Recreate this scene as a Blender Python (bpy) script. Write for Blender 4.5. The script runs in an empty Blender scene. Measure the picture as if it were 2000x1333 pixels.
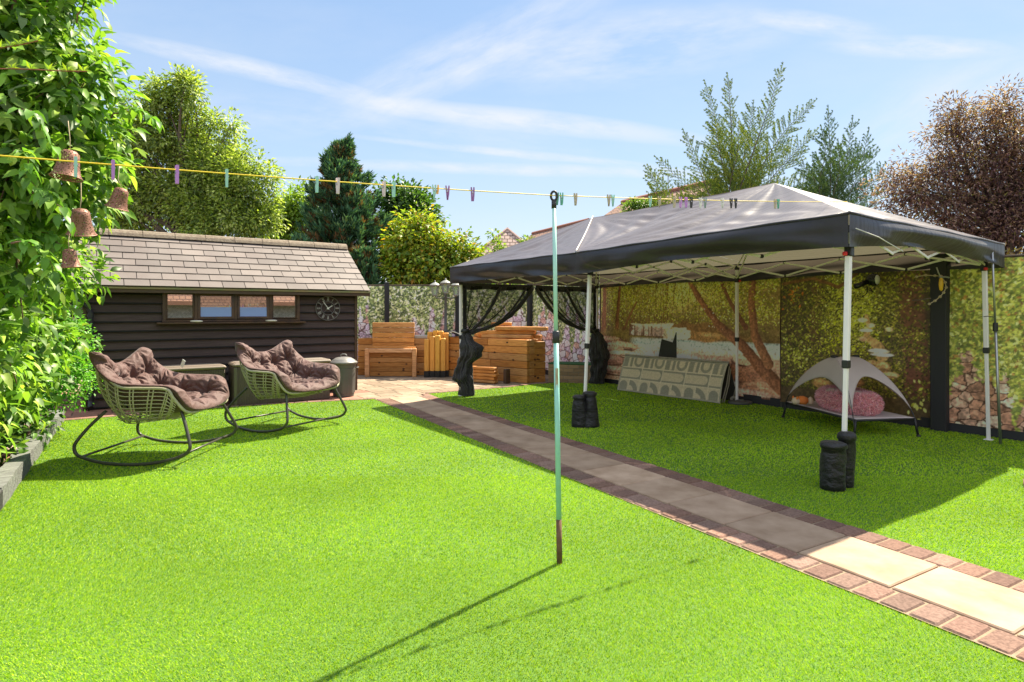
import bpy, math, random
import numpy as np
from mathutils import Vector, Matrix
random.seed(7); np.random.seed(7)
SC = bpy.context.scene
COL = SC.collection
R = math.radians

# ---------------------------------------------------------------- camera, world, sun, exposure
FPX, HOR, CH = 1171.0, 609.0, 1.38          # focal length in px of a 2000 px wide frame, horizon row, eye height
cam_d = bpy.data.cameras.new('camera'); cam = bpy.data.objects.new('camera', cam_d); COL.objects.link(cam)
cam_d.sensor_width = 36.0; cam_d.lens = 36.0*FPX/2000.0
cam_d.shift_y = -(666.5-HOR)/2000.0
cam_d.clip_start = 0.05; cam_d.clip_end = 2000
cam.location = (0, 0, CH); cam.rotation_euler = (R(90), 0, 0)
SC.camera = cam
SC.render.resolution_x = 1024; SC.render.resolution_y = 682
SUN = Vector((0.475, 0.600, 1.0)).normalized()
EL = math.asin(SUN.z); AZ = math.atan2(SUN.x, SUN.y)
sd = bpy.data.lights.new('sun', 'SUN'); sd.energy = 4.7; sd.angle = R(0.55); sd.color = (1.0, 0.90, 0.71)
sun = bpy.data.objects.new('sun', sd); COL.objects.link(sun)
sun.rotation_euler = SUN.to_track_quat('Z', 'Y').to_euler()
SC.view_settings.view_transform = 'Standard'; SC.view_settings.look = 'None'
SC.view_settings.exposure = 1.55; SC.view_settings.gamma = 1.0
SC.cycles.max_bounces = 8; SC.cycles.transparent_max_bounces = 24
SC.cycles.diffuse_bounces = 4; SC.cycles.glossy_bounces = 3; SC.cycles.transmission_bounces = 6
SC.cycles.use_denoising = True
SC.cycles.sample_clamp_indirect = 6

class NT:
    """small helper for writing node trees"""
    def __init__(s, tree): s.t = tree; tree.nodes.clear()
    def n(s, typ, **kw):
        nd = s.t.nodes.new(typ)
        for k, v in kw.items():
            if k.startswith('i_'):
                key = k[2:]; key = int(key) if key.isdigit() else key.replace('_', ' ')
                s.set(nd.inputs[key], v)
            else: setattr(nd, k, v)
        return nd
    def set(s, inp, v):
        if isinstance(v, bpy.types.NodeSocket): s.t.links.new(v, inp)
        else: inp.default_value = v
    def link(s, a, b): s.t.links.new(a, b)
    def math(s, op, a, b=0.0, c=0.0, clamp=False):
        nd = s.t.nodes.new('ShaderNodeMath'); nd.operation = op; nd.use_clamp = clamp
        s.set(nd.inputs[0], a); s.set(nd.inputs[1], b); s.set(nd.inputs[2], c); return nd.outputs[0]
    def mix(s, f, a, b, blend='MIX'):
        nd = s.t.nodes.new('ShaderNodeMix'); nd.data_type = 'RGBA'; nd.blend_type = blend
        s.set(nd.inputs[0], f); s.set(nd.inputs[6], a); s.set(nd.inputs[7], b); return nd.outputs[2]
    def ramp(s, f, stops, interp='LINEAR'):
        nd = s.t.nodes.new('ShaderNodeValToRGB'); nd.color_ramp.interpolation = interp
        el = nd.color_ramp.elements
        while len(el) > 1: el.remove(el[-1])
        el[0].position = stops[0][0]; el[0].color = c4(stops[0][1])
        for p, c in stops[1:]:
            e = el.new(p); e.color = c4(c)
        s.set(nd.inputs[0], f); return nd.outputs[0]
    def noise(s, vec, scale, detail=3.0, rough=0.55, dim='3D', out=0):
        nd = s.n('ShaderNodeTexNoise', noise_dimensions=dim); s.set(nd.inputs['Vector'], vec)
        s.set(nd.inputs['Scale'], scale); s.set(nd.inputs['Detail'], detail); s.set(nd.inputs['Roughness'], rough)
        return nd.outputs[out]
    def mapping(s, vec, scale=(1,1,1), rot=(0,0,0), loc=(0,0,0)):
        nd = s.n('ShaderNodeMapping'); s.set(nd.inputs['Vector'], vec)
        nd.inputs['Scale'].default_value = scale; nd.inputs['Rotation'].default_value = rot; nd.inputs['Location'].default_value = loc
        return nd.outputs[0]

def c4(c):
    if isinstance(c, (int, float)): return (c, c, c, 1.0)
    return tuple(c) + (1.0,) if len(c) == 3 else tuple(c)
def srgb(r, g, b):
    f = lambda v: (v/255/12.92) if v/255 <= 0.04045 else ((v/255+0.055)/1.055)**2.4
    return (f(r), f(g), f(b))

world = bpy.data.worlds.new('World'); SC.world = world; world.use_nodes = True
w = NT(world.node_tree)
sky = w.n('ShaderNodeTexSky', sky_type='NISHITA'); sky.sun_disc = False
sky.sun_elevation = EL; sky.sun_rotation = AZ; sky.altitude = 50; sky.air_density = 1.0; sky.dust_density = 0.6; sky.ozone_density = 1.6
gen = w.n('ShaderNodeTexCoord').outputs['Generated']
sep = w.n('ShaderNodeSeparateXYZ'); w.link(gen, sep.inputs[0])
ay = w.math('MAXIMUM', w.math('ABSOLUTE', sep.outputs[1]), 0.12)
qx = w.math('DIVIDE', sep.outputs[0], ay); qz = w.math('DIVIDE', sep.outputs[2], ay)
cmb = w.n('ShaderNodeCombineXYZ'); w.link(qx, cmb.inputs[0]); w.link(qz, cmb.inputs[1])
q = cmb.outputs[0]
warp = w.noise(q, 1.7, 4, 0.6, out=1)
wv = w.n('ShaderNodeVectorMath', operation='MULTIPLY_ADD'); w.link(warp, wv.inputs[0]); wv.inputs[1].default_value = (0.05, 0.03, 0); w.link(q, wv.inputs[2])
qw = wv.outputs[0]
def streak(cx, cz, ang, half_len, half_w, fine, seed, thr0=.35, thr1=.75):
    """one wisp of cirrus: an elongated soft patch broken up by noise drawn out along it"""
    m = w.n('ShaderNodeMapping'); m.vector_type = 'TEXTURE'; w.link(qw, m.inputs[0])
    m.inputs['Location'].default_value = (cx+.025, cz+.015, 0); m.inputs['Rotation'].default_value = (0, 0, ang)
    s1 = w.n('ShaderNodeSeparateXYZ'); w.link(m.outputs[0], s1.inputs[0])
    a = w.math('DIVIDE', s1.outputs[0], half_len); b = w.math('DIVIDE', s1.outputs[1], half_w)
    r2 = w.math('ADD', w.math('MULTIPLY', a, a), w.math('MULTIPLY', b, b))
    env = w.math('SUBTRACT', 1.0, r2, clamp=True)
    nz = w.noise(w.mapping(m.outputs[0], (fine*.28, fine, 1), loc=(seed, seed*1.7, 0)), 1.0, 6, 0.62)
    k = w.ramp(nz, [(thr0, 0.0), (thr1, 1.0)])
    return w.math('MULTIPLY', env, k)
def pxs(px, py): return (px-1000)/FPX, (HOR-py)/FPX
FPX, HOR = 1171.0, 609.0
S = [streak(*pxs(490,135), -.235, .27, .020, 30, 1.3, .25, .6), streak(*pxs(1040,236), -.107, .36, .022, 30, 4.1, .2, .55), streak(*pxs(900,115), .42, .30, .060, 24, 7.7, .32, .72),
     streak(*pxs(1230,92), .14, .32, .070, 22, 2.2, .36, .72), streak(*pxs(1790,94), -.03, .17, .022, 34, 9.1, .3, .65), streak(*pxs(1860,225), .45, .30, .10, 16, 12.3, .3, .8),
     streak(*pxs(1000,330), -.03, .55, .012, 40, 15.0, .3, .7), streak(*pxs(1020,300), -.10, .33, .008, 40, 17.0, .3, .7), streak(*pxs(1600,48), -.12, .14, .022, 34, 19.0, .3, .7), streak(*pxs(760,250), -.1, .5, .05, 14, 21.0, .4, .9)]
tot = S[0]
for s_ in S[1:]: tot = w.math('ADD', tot, s_)
veil = w.math('MULTIPLY', w.ramp(w.noise(w.mapping(qw, (2.0, 5.5, 1)), 1.0, 5, .6), [(.45, 0), (.85, 1)]), 0.25)
tot = w.math('ADD', w.math('MULTIPLY', tot, 0.75), veil, clamp=True)
tot = w.math('MULTIPLY', tot, w.ramp(sep.outputs[2], [(0.0, 0.0), (0.06, 1.0)]))
# clear air: pale at the horizon, soft blue overhead
grad = w.ramp(sep.outputs[2], [(0.0, (4.5,4.9,5.5)), (0.10, (4.1,4.75,5.6)), (0.24, (3.2,4.3,5.6)), (0.42, (2.45,3.6,5.35)), (0.7, (1.5,2.9,5.1)), (1.0, (1.3,2.6,4.9))])
base = w.mix(.72, sky.outputs[0], grad)
cloud = w.mix(tot, base, (4.9, 5.15, 5.6, 1))
# unseen bright cloud added overhead and behind the viewer to fill the shade
ov_ = w.ramp(sep.outputs[2], [(.50, 0), (.80, 1)])
bh_ = w.ramp(w.math('MULTIPLY', sep.outputs[1], -1.0), [(.0, 0), (.45, 1)])
vn = w.ramp(w.noise(gen, 2.2, 5, .6), [(.25, .55), (.6, 1)])
cloud = w.mix(w.math('MULTIPLY', w.math('MAXIMUM', ov_, bh_), vn), cloud, (6.3, 6.9, 7.8, 1))
bg = w.n('ShaderNodeBackground'); w.link(cloud, bg.inputs[0]); bg.inputs[1].default_value = 0.062
wo = w.n('ShaderNodeOutputWorld'); w.link(bg.outputs[0], wo.inputs[0])

# ---------------------------------------------------------------- measuring helpers
U = Vector((-0.567, 0.8237, 0)); V = Vector((0.8237, 0.567, 0))    # garden axes: along the long fence, and along the shed front
def ground(px, py, z=0.0):
    y = FPX*(CH-z)/(py-HOR); return Vector(((px-1000)/FPX*y, y, z))
def at(px, py, y): return Vector(((px-1000)/FPX*y, y, CH+(HOR-py)/FPX*y))
def uv(a, b, z=0.0): return U*a + V*b + Vector((0, 0, z))

# ---------------------------------------------------------------- object helpers
def tag(o, label=None, cat=None, group=None, kind=None):
    if label: o['label'] = label
    if cat: o['category'] = cat
    if group: o['group'] = group
    if kind: o['kind'] = kind
    return o
def thing(name, label, cat, loc=(0,0,0), rz=0.0, group=None):
    o = bpy.data.objects.new(name, None); COL.objects.link(o); o.empty_display_size = .1
    o.location = loc; o.rotation_euler = (0, 0, rz)
    return tag(o, label, cat, group)
def link_mesh(name, me, mat, parent=None, world_space=False, smooth=False):
    if mat is not None:
        for m in (mat if isinstance(mat, (list, tuple)) else [mat]): me.materials.append(m)
    if smooth: me.polygons.foreach_set('use_smooth', [True]*len(me.polygons))
    o = bpy.data.objects.new(name, me); COL.objects.link(o)
    if parent is not None:
        o.parent = parent
        if world_space: me.transform(root_matrix(parent).inverted())
    return o
def root_matrix(o):
    m = Matrix.LocRotScale(o.location, o.rotation_euler, o.scale)
    return root_matrix(o.parent) @ m if o.parent else m
def kids(o): return [c for c in bpy.data.objects if c.parent == o]
def copy_tree(o, parent=None):
    c = o.copy(); COL.objects.link(c); c.parent = parent
    for ch in kids(o): copy_tree(ch, c)
    return c

class MB:
    def __init__(s): s.v = []; s.f = []; s.c = []; s.cur = None
    def add(s, vs, fs):
        b = len(s.v); s.v.extend([tuple(v) for v in vs]); s.f.extend([tuple(i+b for i in f) for f in fs])
        if s.cur is not None: s.c.extend([s.cur]*len(vs))
        return s
    def box(s, c, size, rz=0.0, bev=0.0, M=None):
        x, y, z = [d/2 for d in size]
        if bev <= 0:
            vs = [Vector((sx*x, sy*y, sz*z)) for sz in (-1,1) for sy in (-1,1) for sx in (-1,1)]
            fs = [(0,2,3,1),(4,5,7,6),(0,1,5,4),(2,6,7,3),(0,4,6,2),(1,3,7,5)]
        else:
            b = min(bev, x*.9, y*.9, z*.9); vs = []
            def ring(ix, iy, zz): return [Vector(p) for p in ((-ix,-iy+b,zz),(-ix+b,-iy,zz),(ix-b,-iy,zz),(ix,-iy+b,zz),(ix,iy-b,zz),(ix-b,iy,zz),(-ix+b,iy,zz),(-ix,iy-b,zz))]
            vs = ring(x-b, y-b, -z) + ring(x, y, -z+b) + ring(x, y, z-b) + ring(x-b, y-b, z)
            fs = [tuple(range(7,-1,-1)), tuple(range(24,32))]
            for k in range(3):
                for i in range(8): fs.append((k*8+i, k*8+(i+1)%8, (k+1)*8+(i+1)%8, (k+1)*8+i))
        T = M if M is not None else Matrix.Translation(Vector(c)) @ Matrix.Rotation(rz, 4, 'Z')
        return s.add([T @ v for v in vs], fs)
    def beam(s, p, q, w, h, bev=0.0, roll=0.0):
        p, q = Vector(p), Vector(q); d = q-p
        M = Matrix.Translation((p+q)/2) @ d.to_track_quat('X', 'Z').to_matrix().to_4x4() @ Matrix.Rotation(roll, 4, 'X')
        return s.box(None, (d.length, w, h), bev=bev, M=M)
    def tube(s, path, r, seg=8, closed=False, cap=True):
        P = [Vector(p) for p in path]; n = len(P)
        rs = r if isinstance(r, (list, tuple)) else [r]*n
        rings = []; up = None
        for i in range(n):
            a = P[(i-1) % n] if (i > 0 or closed) else P[i]; b = P[(i+1) % n] if (i < n-1 or closed) else P[i]
            t = (b-a); t = t.normalized() if t.length > 1e-9 else Vector((0,0,1))
            if up is None: up = t.orthogonal().normalized()
            up = (up - t*up.dot(t)); up = up.normalized() if up.length > 1e-6 else t.orthogonal().normalized()
            w_ = t.cross(up)
            rings.append([P[i] + (up*math.cos(2*math.pi*k/seg) + w_*math.sin(2*math.pi*k/seg))*rs[i] for k in range(seg)])
        vs = [v for rg in rings for v in rg]; fs = []
        for i in range(n if closed else n-1):
            j = (i+1) % n
            for k in range(seg): fs.append((i*seg+k, i*seg+(k+1)%seg, j*seg+(k+1)%seg, j*seg+k))
        if cap and not closed: fs.append(tuple(range(seg-1, -1, -1))); fs.append(tuple((n-1)*seg+k for k in range(seg)))
        return s.add(vs, fs)
    def lathe(s, prof, c=(0,0,0), seg=20, sx=1.0, sy=1.0, cap=True, M=None, wob=None):
        vs = []; c = Vector(c)
        for i, (r, z) in enumerate(prof):
            for k in range(seg):
                a = 2*math.pi*k/seg; rr = r*(wob(a, z) if wob else 1.0)
                v = Vector((rr*math.cos(a)*sx, rr*math.sin(a)*sy, z)); vs.append((M @ v) if M is not None else v + c)
        fs = []; n = len(prof)
        for i in range(n-1):
            for k in range(seg): fs.append((i*seg+k, i*seg+(k+1)%seg, (i+1)*seg+(k+1)%seg, (i+1)*seg+k))
        if cap: fs.append(tuple(range(seg-1, -1, -1))); fs.append(tuple((n-1)*seg+k for k in range(seg)))
        return s.add(vs, fs)
    def prism(s, poly, thick, M):
        """poly in local xy, extruded along z by thick, then M"""
        n = len(poly); vs = [M @ Vector((x, y, 0)) for x, y in poly] + [M @ Vector((x, y, thick)) for x, y in poly]
        fs = [tuple(range(n-1, -1, -1)), tuple(range(n, 2*n))] + [(i, (i+1)%n, n+(i+1)%n, n+i) for i in range(n)]
        return s.add(vs, fs)
    def grid(s, fn, nu, nv, closed_u=False):
        b = len(s.v); vs = [fn(i/nu, j/nv) for j in range(nv+1) for i in range(nu+1)]
        fs = [(j*(nu+1)+i, j*(nu+1)+i+1, (j+1)*(nu+1)+i+1, (j+1)*(nu+1)+i) for j in range(nv) for i in range(nu)]
        return s.add(vs, fs)
    def build(s, name, mat, parent=None, world_space=False, smooth=False):
        me = bpy.data.meshes.new(name); me.from_pydata(s.v, [], s.f)
        if s.c and len(s.c) == len(s.v):
            a = me.color_attributes.new('Col', 'FLOAT_COLOR', 'POINT')
            a.data.foreach_set('color', np.array([tuple(c)+(1.0,) for c in s.c], dtype=np.float32).ravel())
        me.update(); me.validate()
        return link_mesh(name, me, mat, parent, world_space, smooth)

def np_mesh(name, verts, faces_n, nper, cols=None):
    """fast mesh from numpy: verts (N,3), faces (M,nper)"""
    me = bpy.data.meshes.new(name); nv = len(verts); nf = len(faces_n)
    me.vertices.add(nv); me.vertices.foreach_set('co', np.asarray(verts, dtype=np.float32).ravel())
    me.loops.add(nf*nper); me.loops.foreach_set('vertex_index', np.asarray(faces_n, dtype=np.int32).ravel())
    me.polygons.add(nf); me.polygons.foreach_set('loop_start', np.arange(0, nf*nper, nper, dtype=np.int32))
    try: me.polygons.foreach_set('loop_total', np.full(nf, nper, dtype=np.int32))
    except Exception: pass
    if cols is not None:
        a = me.color_attributes.new('Col', 'FLOAT_COLOR', 'POINT')
        cc = np.ones((nv, 4), dtype=np.float32); cc[:, :3] = cols
        a.data.foreach_set('color', cc.ravel())
    me.update(calc_edges=True)
    return me

# ---------------------------------------------------------------- materials
MATS = {}
def pbr(name, color, rough=0.6, metal=0.0, spec=0.5, noise=None, bump=None, vcol=False, trans=0.0, sheen=0.0, coat=0.0):
    """noise=(scale, colour2, amount[, stretch]); bump=(scale, strength, distance[, stretch]); vcol: multiply by / use the Col attribute"""
    if name in MATS: return MATS[name]
    m = bpy.data.materials.new(name); m.use_nodes = True; t = NT(m.node_tree)
    p = t.n('ShaderNodeBsdfPrincipled'); out = t.n('ShaderNodeOutputMaterial')
    tc = t.n('ShaderNodeTexCoord').outputs['Object']
    col = c4(color)
    if vcol:
        a = t.n('ShaderNodeAttribute', attribute_name='Col'); col = a.outputs['Color']
    if noise:
        st = noise[3] if len(noise) > 3 else (1,1,1)
        nz = t.noise(t.mapping(tc, st), noise[0], 5, 0.6)
        f = t.math('MULTIPLY', t.ramp(nz, [(.35, 0), (.68, 1)]), noise[2])
        col = t.mix(f, col, c4(noise[1]), 'MULTIPLY' if vcol else 'MIX')
    t.set(p.inputs['Base Color'], col)
    p.inputs['Roughness'].default_value = rough; p.inputs['Metallic'].default_value = metal
    p.inputs['Specular IOR Level'].default_value = spec
    if sheen: p.inputs['Sheen Weight'].default_value = sheen; p.inputs['Sheen Roughness'].default_value = .4
    if coat: p.inputs['Coat Weight'].default_value = coat; p.inputs['Coat Roughness'].default_value = .15
    if bump:
        st = bump[3] if len(bump) > 3 else (1,1,1)
        b = t.n('ShaderNodeBump'); b.inputs['Strength'].default_value = bump[1]; b.inputs['Distance'].default_value = bump[2]
        t.link(t.noise(t.mapping(tc, st), bump[0], 4, 0.6), b.inputs['Height']); t.link(b.outputs[0], p.inputs['Normal'])
    sh = p.outputs[0]
    if trans:
        tl = t.n('ShaderNodeBsdfTranslucent'); t.set(tl.inputs[0], col)
        mx = t.n('ShaderNodeMixShader'); mx.inputs[0].default_value = trans
        t.link(sh, mx.inputs[1]); t.link(tl.outputs[0], mx.inputs[2]); sh = mx.outputs[0]
    t.link(sh, out.inputs[0]); MATS[name] = m; return m

def leaf_mat(name, trans=0.4, gloss=0.45, spec=.5):
    """leaf colour from the mesh; thin translucent leaves"""
    if name in MATS: return MATS[name]
    m = bpy.data.materials.new(name); m.use_nodes = True; t = NT(m.node_tree)
    a = t.n('ShaderNodeAttribute', attribute_name='Col').outputs['Color']
    p = t.n('ShaderNodeBsdfPrincipled'); t.set(p.inputs['Base Color'], a); p.inputs['Roughness'].default_value = gloss
    p.inputs['Specular IOR Level'].default_value = spec
    tl = t.n('ShaderNodeBsdfTranslucent'); t.set(tl.inputs[0], t.mix(1.0, a, c4((1.25, 1.35, .55)), 'MULTIPLY'))
    mx = t.n('ShaderNodeMixShader'); mx.inputs[0].default_value = trans
    t.link(p.outputs[0], mx.inputs[1]); t.link(tl.outputs[0], mx.inputs[2])
    out = t.n('ShaderNodeOutputMaterial'); t.link(mx.outputs[0], out.inputs[0]); MATS[name] = m; return m

bark_m = pbr('bark', (.16,.12,.085), .9, noise=(9,(.07,.05,.04),.8,(3,3,1)), bump=(25,.6,.02,(3,3,.6)))
white_metal = pbr('white_metal', (.86,.82,.82), .35, noise=(6,(.70,.64,.60),.35))
cream_bar = pbr('cream_bar', (.86,.82,.76), .42, noise=(9,(.58,.53,.46),.3))
black_plastic = pbr('black_plastic', (.018,.018,.02), .45)
red_plastic = pbr('red_plastic', (.65,.02,.02), .4)
grey_metal = pbr('grey_metal', (.42,.42,.42), .35, metal=.8, noise=(30,(.3,.3,.3),.4))

# ---------------------------------------------------------------- foliage helpers
def unit(a): return a/np.maximum(np.linalg.norm(a, axis=-1, keepdims=True), 1e-9)
def leaf_mesh(name, P, D, N, L, Wd, cols, fold=.25, droop=.25, shape='broad'):
    """P base points, D leaf direction, N leaf up normal, L length, Wd half width: arrays"""
    D = unit(D); S_ = unit(np.cross(D, N)); N = unit(np.cross(S_, D)); n = len(P)
    L = np.broadcast_to(L, (n,))[:, None]; Wd = np.broadcast_to(Wd, (n,))[:, None]
    if shape == 'broad':
        prof = [(0, 0, 0), (.3, .85, .06), (.62, .9, .0), (1.0, 0, -.22)]
        pts = [P]
        mids = []
        for (t, w_, z) in prof[1:3]:
            mid = P + D*L*t + N*L*(z - droop*t*t)
            pts += [mid - S_*Wd*w_ + N*Wd*fold, mid, mid + S_*Wd*w_ + N*Wd*fold]
        pts.append(P + D*L + N*L*(-.05-droop))
        vs = np.stack(pts, 1); k = 8
        quads = np.array([(0,1,2,2),(0,2,3,3),(1,4,5,2),(2,5,6,3),(4,7,5,5),(5,7,6,6)])
        tris = np.array([(0,1,2),(0,2,3),(1,4,5),(1,5,2),(2,5,6),(2,6,3),(4,7,5),(5,7,6)])
    elif shape == 'kite':
        mid = P + D*L*.45
        vs = np.stack([P, mid - S_*Wd + N*Wd*fold, P + D*L - N*L*droop, mid + S_*Wd + N*Wd*fold], 1); k = 4
        tris = np.array([(0,1,2),(0,2,3)])
    else:   # blade: single triangle
        vs = np.stack([P - S_*Wd, P + S_*Wd, P + D*L], 1); k = 3
        tris = np.array([(0,1,2)])
    V_ = vs.reshape(-1, 3); F = (tris[None] + (np.arange(n)*k)[:, None, None]).reshape(-1, 3)
    C = np.repeat(cols, k, axis=0)
    return np_mesh(name, V_, F, 3, C)

def mixcol(palette, n, jitter=.15, rng=np.random):
    pal = np.array([p[:3] for p in palette]); wt = np.array([p[3] if len(p) > 3 else 1 for p in palette], float); wt /= wt.sum()
    c = pal[rng.choice(len(pal), n, p=wt)]
    return c*(1 + (rng.rand(n, 1)-.5)*2*jitter)

def crown_points(blobs, n, shell=.55, rng=np.random):
    """points spread through a set of ellipsoids, denser near their outside"""
    B = np.array([(*b[0], *b[1]) for b in blobs], float); vol = (B[:,3]*B[:,4]*B[:,5])**.8; vol /= vol.sum()
    idx = rng.choice(len(B), n, p=vol); d = unit(rng.normal(size=(n, 3))); r = rng.rand(n, 1)**shell
    return B[idx, :3] + d*B[idx, 3:]*r, d, r[:, 0]

def cluster_leaves(C, out, per, spread, rng=np.random):
    """per leaves around each cluster centre, pointing outwards from it"""
    n = len(C)*per; c = np.repeat(C, per, 0); o = np.repeat(out, per, 0)
    d = unit(rng.normal(size=(n, 3))); P = c + d*spread*rng.rand(n, 1)**.6
    D = unit(d*1.0 + o*.5 + np.array([0, 0, -.15]))
    N = unit(np.array([0, 0, 1.0]) + o*.5 + rng.normal(size=(n, 3))*.45)
    return P, D, N

def branches(mb, root, tips, r0, r1=.006, seg=6, bend=.25, rng=random):
    """tapered limbs from a point on the trunk to each tip, with a natural bow"""
    for t in tips:
        a = Vector(root) if not callable(root) else Vector(root(t)); b = Vector(t); m = (a+b)/2 + Vector((rng.uniform(-1,1), rng.uniform(-1,1), rng.uniform(.1,.9)))*(b-a).length*bend*.5
        pts = []; n = 6
        for i in range(n+1):
            s = i/n; pts.append(a*(1-s)**2 + m*2*s*(1-s) + b*s*s)
        L = (b-a).length
        mb.tube(pts, [max(r1, r0*(1-s/n*.93)*min(1, .4+L*.25)) for s in range(n+1)], seg)
# ================================================================ GROUND
soil_m = pbr('soil', (.10,.075,.05), .95, noise=(3,(.06,.07,.03),.8), bump=(20,.6,.03))
g = MB(); g.add([(-300,-120,-.06),(300,-120,-.06),(300,600,-.06),(-300,600,-.06)], [(0,1,2,3)])
tag(g.build('ground', soil_m), kind='structure')

def sheet(name, poly, z, mat, kind='structure'):
    b = MB(); b.add([(p[0], p[1], z) for p in poly], [tuple(range(len(poly)))])
    return tag(b.build(name, mat), kind=kind)

# path geometry: measured across the path (n) and along it (d)
PD = Vector((0.508, -0.861, 0)); PN = Vector((0.861, 0.508, 0))
def path_pt(a, n, z=0): return PD*a + PN*n + Vector((0, 0, z))
A_FAR = -8.95   # along-coordinate where the path meets the patio
lt = lambda px, py: ground(px, py)

lawn_base = pbr('lawn_base', (.10,.20,.02), .95, noise=(120,(.03,.08,.012),.8))
# left lawn
e0 = ground(0, 1000); e1 = ground(125, 823); ed = (e1-e0).normalized()
EN = e0 - ed*6.0; 
left_poly = [EN, e1, ground(140,822), ground(440,797), ground(600,787.5), ground(738,781), path_pt(A_FAR+.25, 2.915), path_pt(1.6, 2.915), (1.0,-1.2,0), (-.4,-1.4,0)]
sheet('lawn', left_poly, .006, lawn_base)
right_edge = [ground(836,770.5), ground(900,765), ground(1002,757), ground(1045,751.5), ground(1080,749), ground(1130,748), ground(1150,748)]
r_poly = [path_pt(-8.35,3.80), path_pt(1.2,3.80), Vector((4.6,-.9,0)), uv(-3.0,8.04), uv(9.6,8.04)] + right_edge[::-1]
sheet('lawn', r_poly, .006, lawn_base)

def inside(px, py, poly):
    x = px; y = py; n = len(poly); r = np.zeros(x.shape, bool); j = n-1
    for i in range(n):
        xi, yi = poly[i][0], poly[i][1]; xj, yj = poly[j][0], poly[j][1]
        c = ((yi > y) != (yj > y)) & (x < (xj-xi)*(y-yi)/(yj-yi+1e-12)+xi); r ^= c; j = i
    return r

turf_m = leaf_mat('turf_blade', .25, .8, .04)
def turf(name, poly, seed, label=None):
    rng = np.random.RandomState(seed); PP = []; SZ = []
    # near blades are fine and dense; farther ones broader and sparser
    for (y0, y1, dens, wd, ht) in ((1.9,3.3,44000,.0014,.014),(3.3,5.0,22000,.0021,.015),(5.0,7.5,8500,.0034,.016),(7.5,13.5,3600,.0052,.017),(-.5,1.9,1500,.004,.024)):
        xa, xb = -8.0, 8.0
        xa = max(xa, -(y1)*.92-.4); xb = min(xb, y1*.92+.4)
        n = int((xb-xa)*(y1-y0)*dens); x = rng.uniform(xa, xb, n); y = rng.uniform(y0, y1, n)
        k = inside(x, y, poly); x, y = x[k], y[k]
        PP.append(np.stack([x, y, np.full(len(x), .004)], 1)); SZ.append(np.stack([np.full(len(x), wd), np.full(len(x), ht)], 1))
    # the rest of the lawn, outside the stretch above, at a lower density
    n = 90000; x = rng.uniform(-6, 8, n); y = rng.uniform(-1, 9, n); k = inside(x, y, poly) & (np.abs(x) > np.maximum(y, .4)*.92+.2); x, y = x[k], y[k]
    PP.append(np.stack([x, y, np.full(len(x), .004)], 1)); SZ.append(np.tile([.0045, .017], (len(x), 1)))
    P = np.concatenate(PP); S_ = np.concatenate(SZ); n = len(P)
    # turf pile leans in soft swirls
    a = 1.1*np.sin(P[:,0]*1.7+np.sin(P[:,1]*1.3)*1.5) + 1.3*np.cos(P[:,1]*1.9+P[:,0]*.6) + rng.normal(size=n)*1.3
    lean = .55 + .5*rng.rand(n)
    D = np.stack([np.cos(a)*lean, np.sin(a)*lean, np.ones(n)], 1)
    N = np.stack([-np.sin(a+rng.normal(size=n)*.8), np.cos(a+rng.normal(size=n)*.8), .2*np.ones(n)], 1)
    tone = .5+.5*np.sin(P[:,0]*2.1+1.3*np.sin(P[:,1]*1.7))*np.cos(P[:,1]*2.6+.7*np.sin(P[:,0]*3.1))
    pal = mixcol([(.42,.59,.023,6),(.32,.53,.023,4),(.56,.66,.055,2.2),(.09,.24,.02,3.2),(.58,.68,.18,.5)], n, .22, rng)
    pal *= (.86+.26*tone)[:, None]
    me = leaf_mesh(name, P, D, N, S_[:,1]*(.7+.6*rng.rand(n)), S_[:,0], pal, shape='blade')
    o = link_mesh(name, me, turf_m); tag(o, kind='stuff'); return o
turf('turf_grass', left_poly, 1)
turf('turf_grass', r_poly, 2)

# patio: big pavers laid in staggered courses, joints between them, one surface
pav_m = pbr('paving', (.5,.42,.32), .85, vcol=True, noise=(7,(.72,.70,.66),.8), bump=(40,.35,.006), spec=.25)
joint_m = pbr('paving_joint', (.11,.085,.06), .95)
def patio():
    rng = random.Random(3); b = MB(); 
    u0, u1, v0, v1 = 7.0, 16.5, -4.6, 8.0
    cu = u0
    while cu < u1:
        h = rng.choice((.30,.30,.22)); cv = v0 - rng.uniform(0, .4)
        while cv < v1:
            L = rng.choice((.30,.45,.38)); c = uv(cu+h/2, cv+L/2)
            if c.y < 15.5:
                k = rng.uniform(.80,1.1); tint = rng.choice(((.33,.25,.18),(.36,.275,.20),(.29,.22,.155),(.31,.225,.16)))
                if c.x < -2.6 and c.y < 10.3: tint = (.36,.17,.125)
                b.cur = tuple(q*k for q in tint)
                b.box((c.x, c.y, -.022), (L-.012, h-.012, .044), rz=math.atan2(V.y, V.x), bev=.005)
            cv += L
        cu += h
    return b.build('patio', pav_m)
tag(patio(), kind='structure')
jb = MB(); c = [uv(6.8,-4.8,-.012), uv(6.8,8.04,-.012), uv(17,8.04,-.012), uv(17,-4.8,-.012)]; jb.add(c, [(0,1,2,3)])
tag(jb.build('patio_bed', joint_m), kind='structure')

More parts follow.
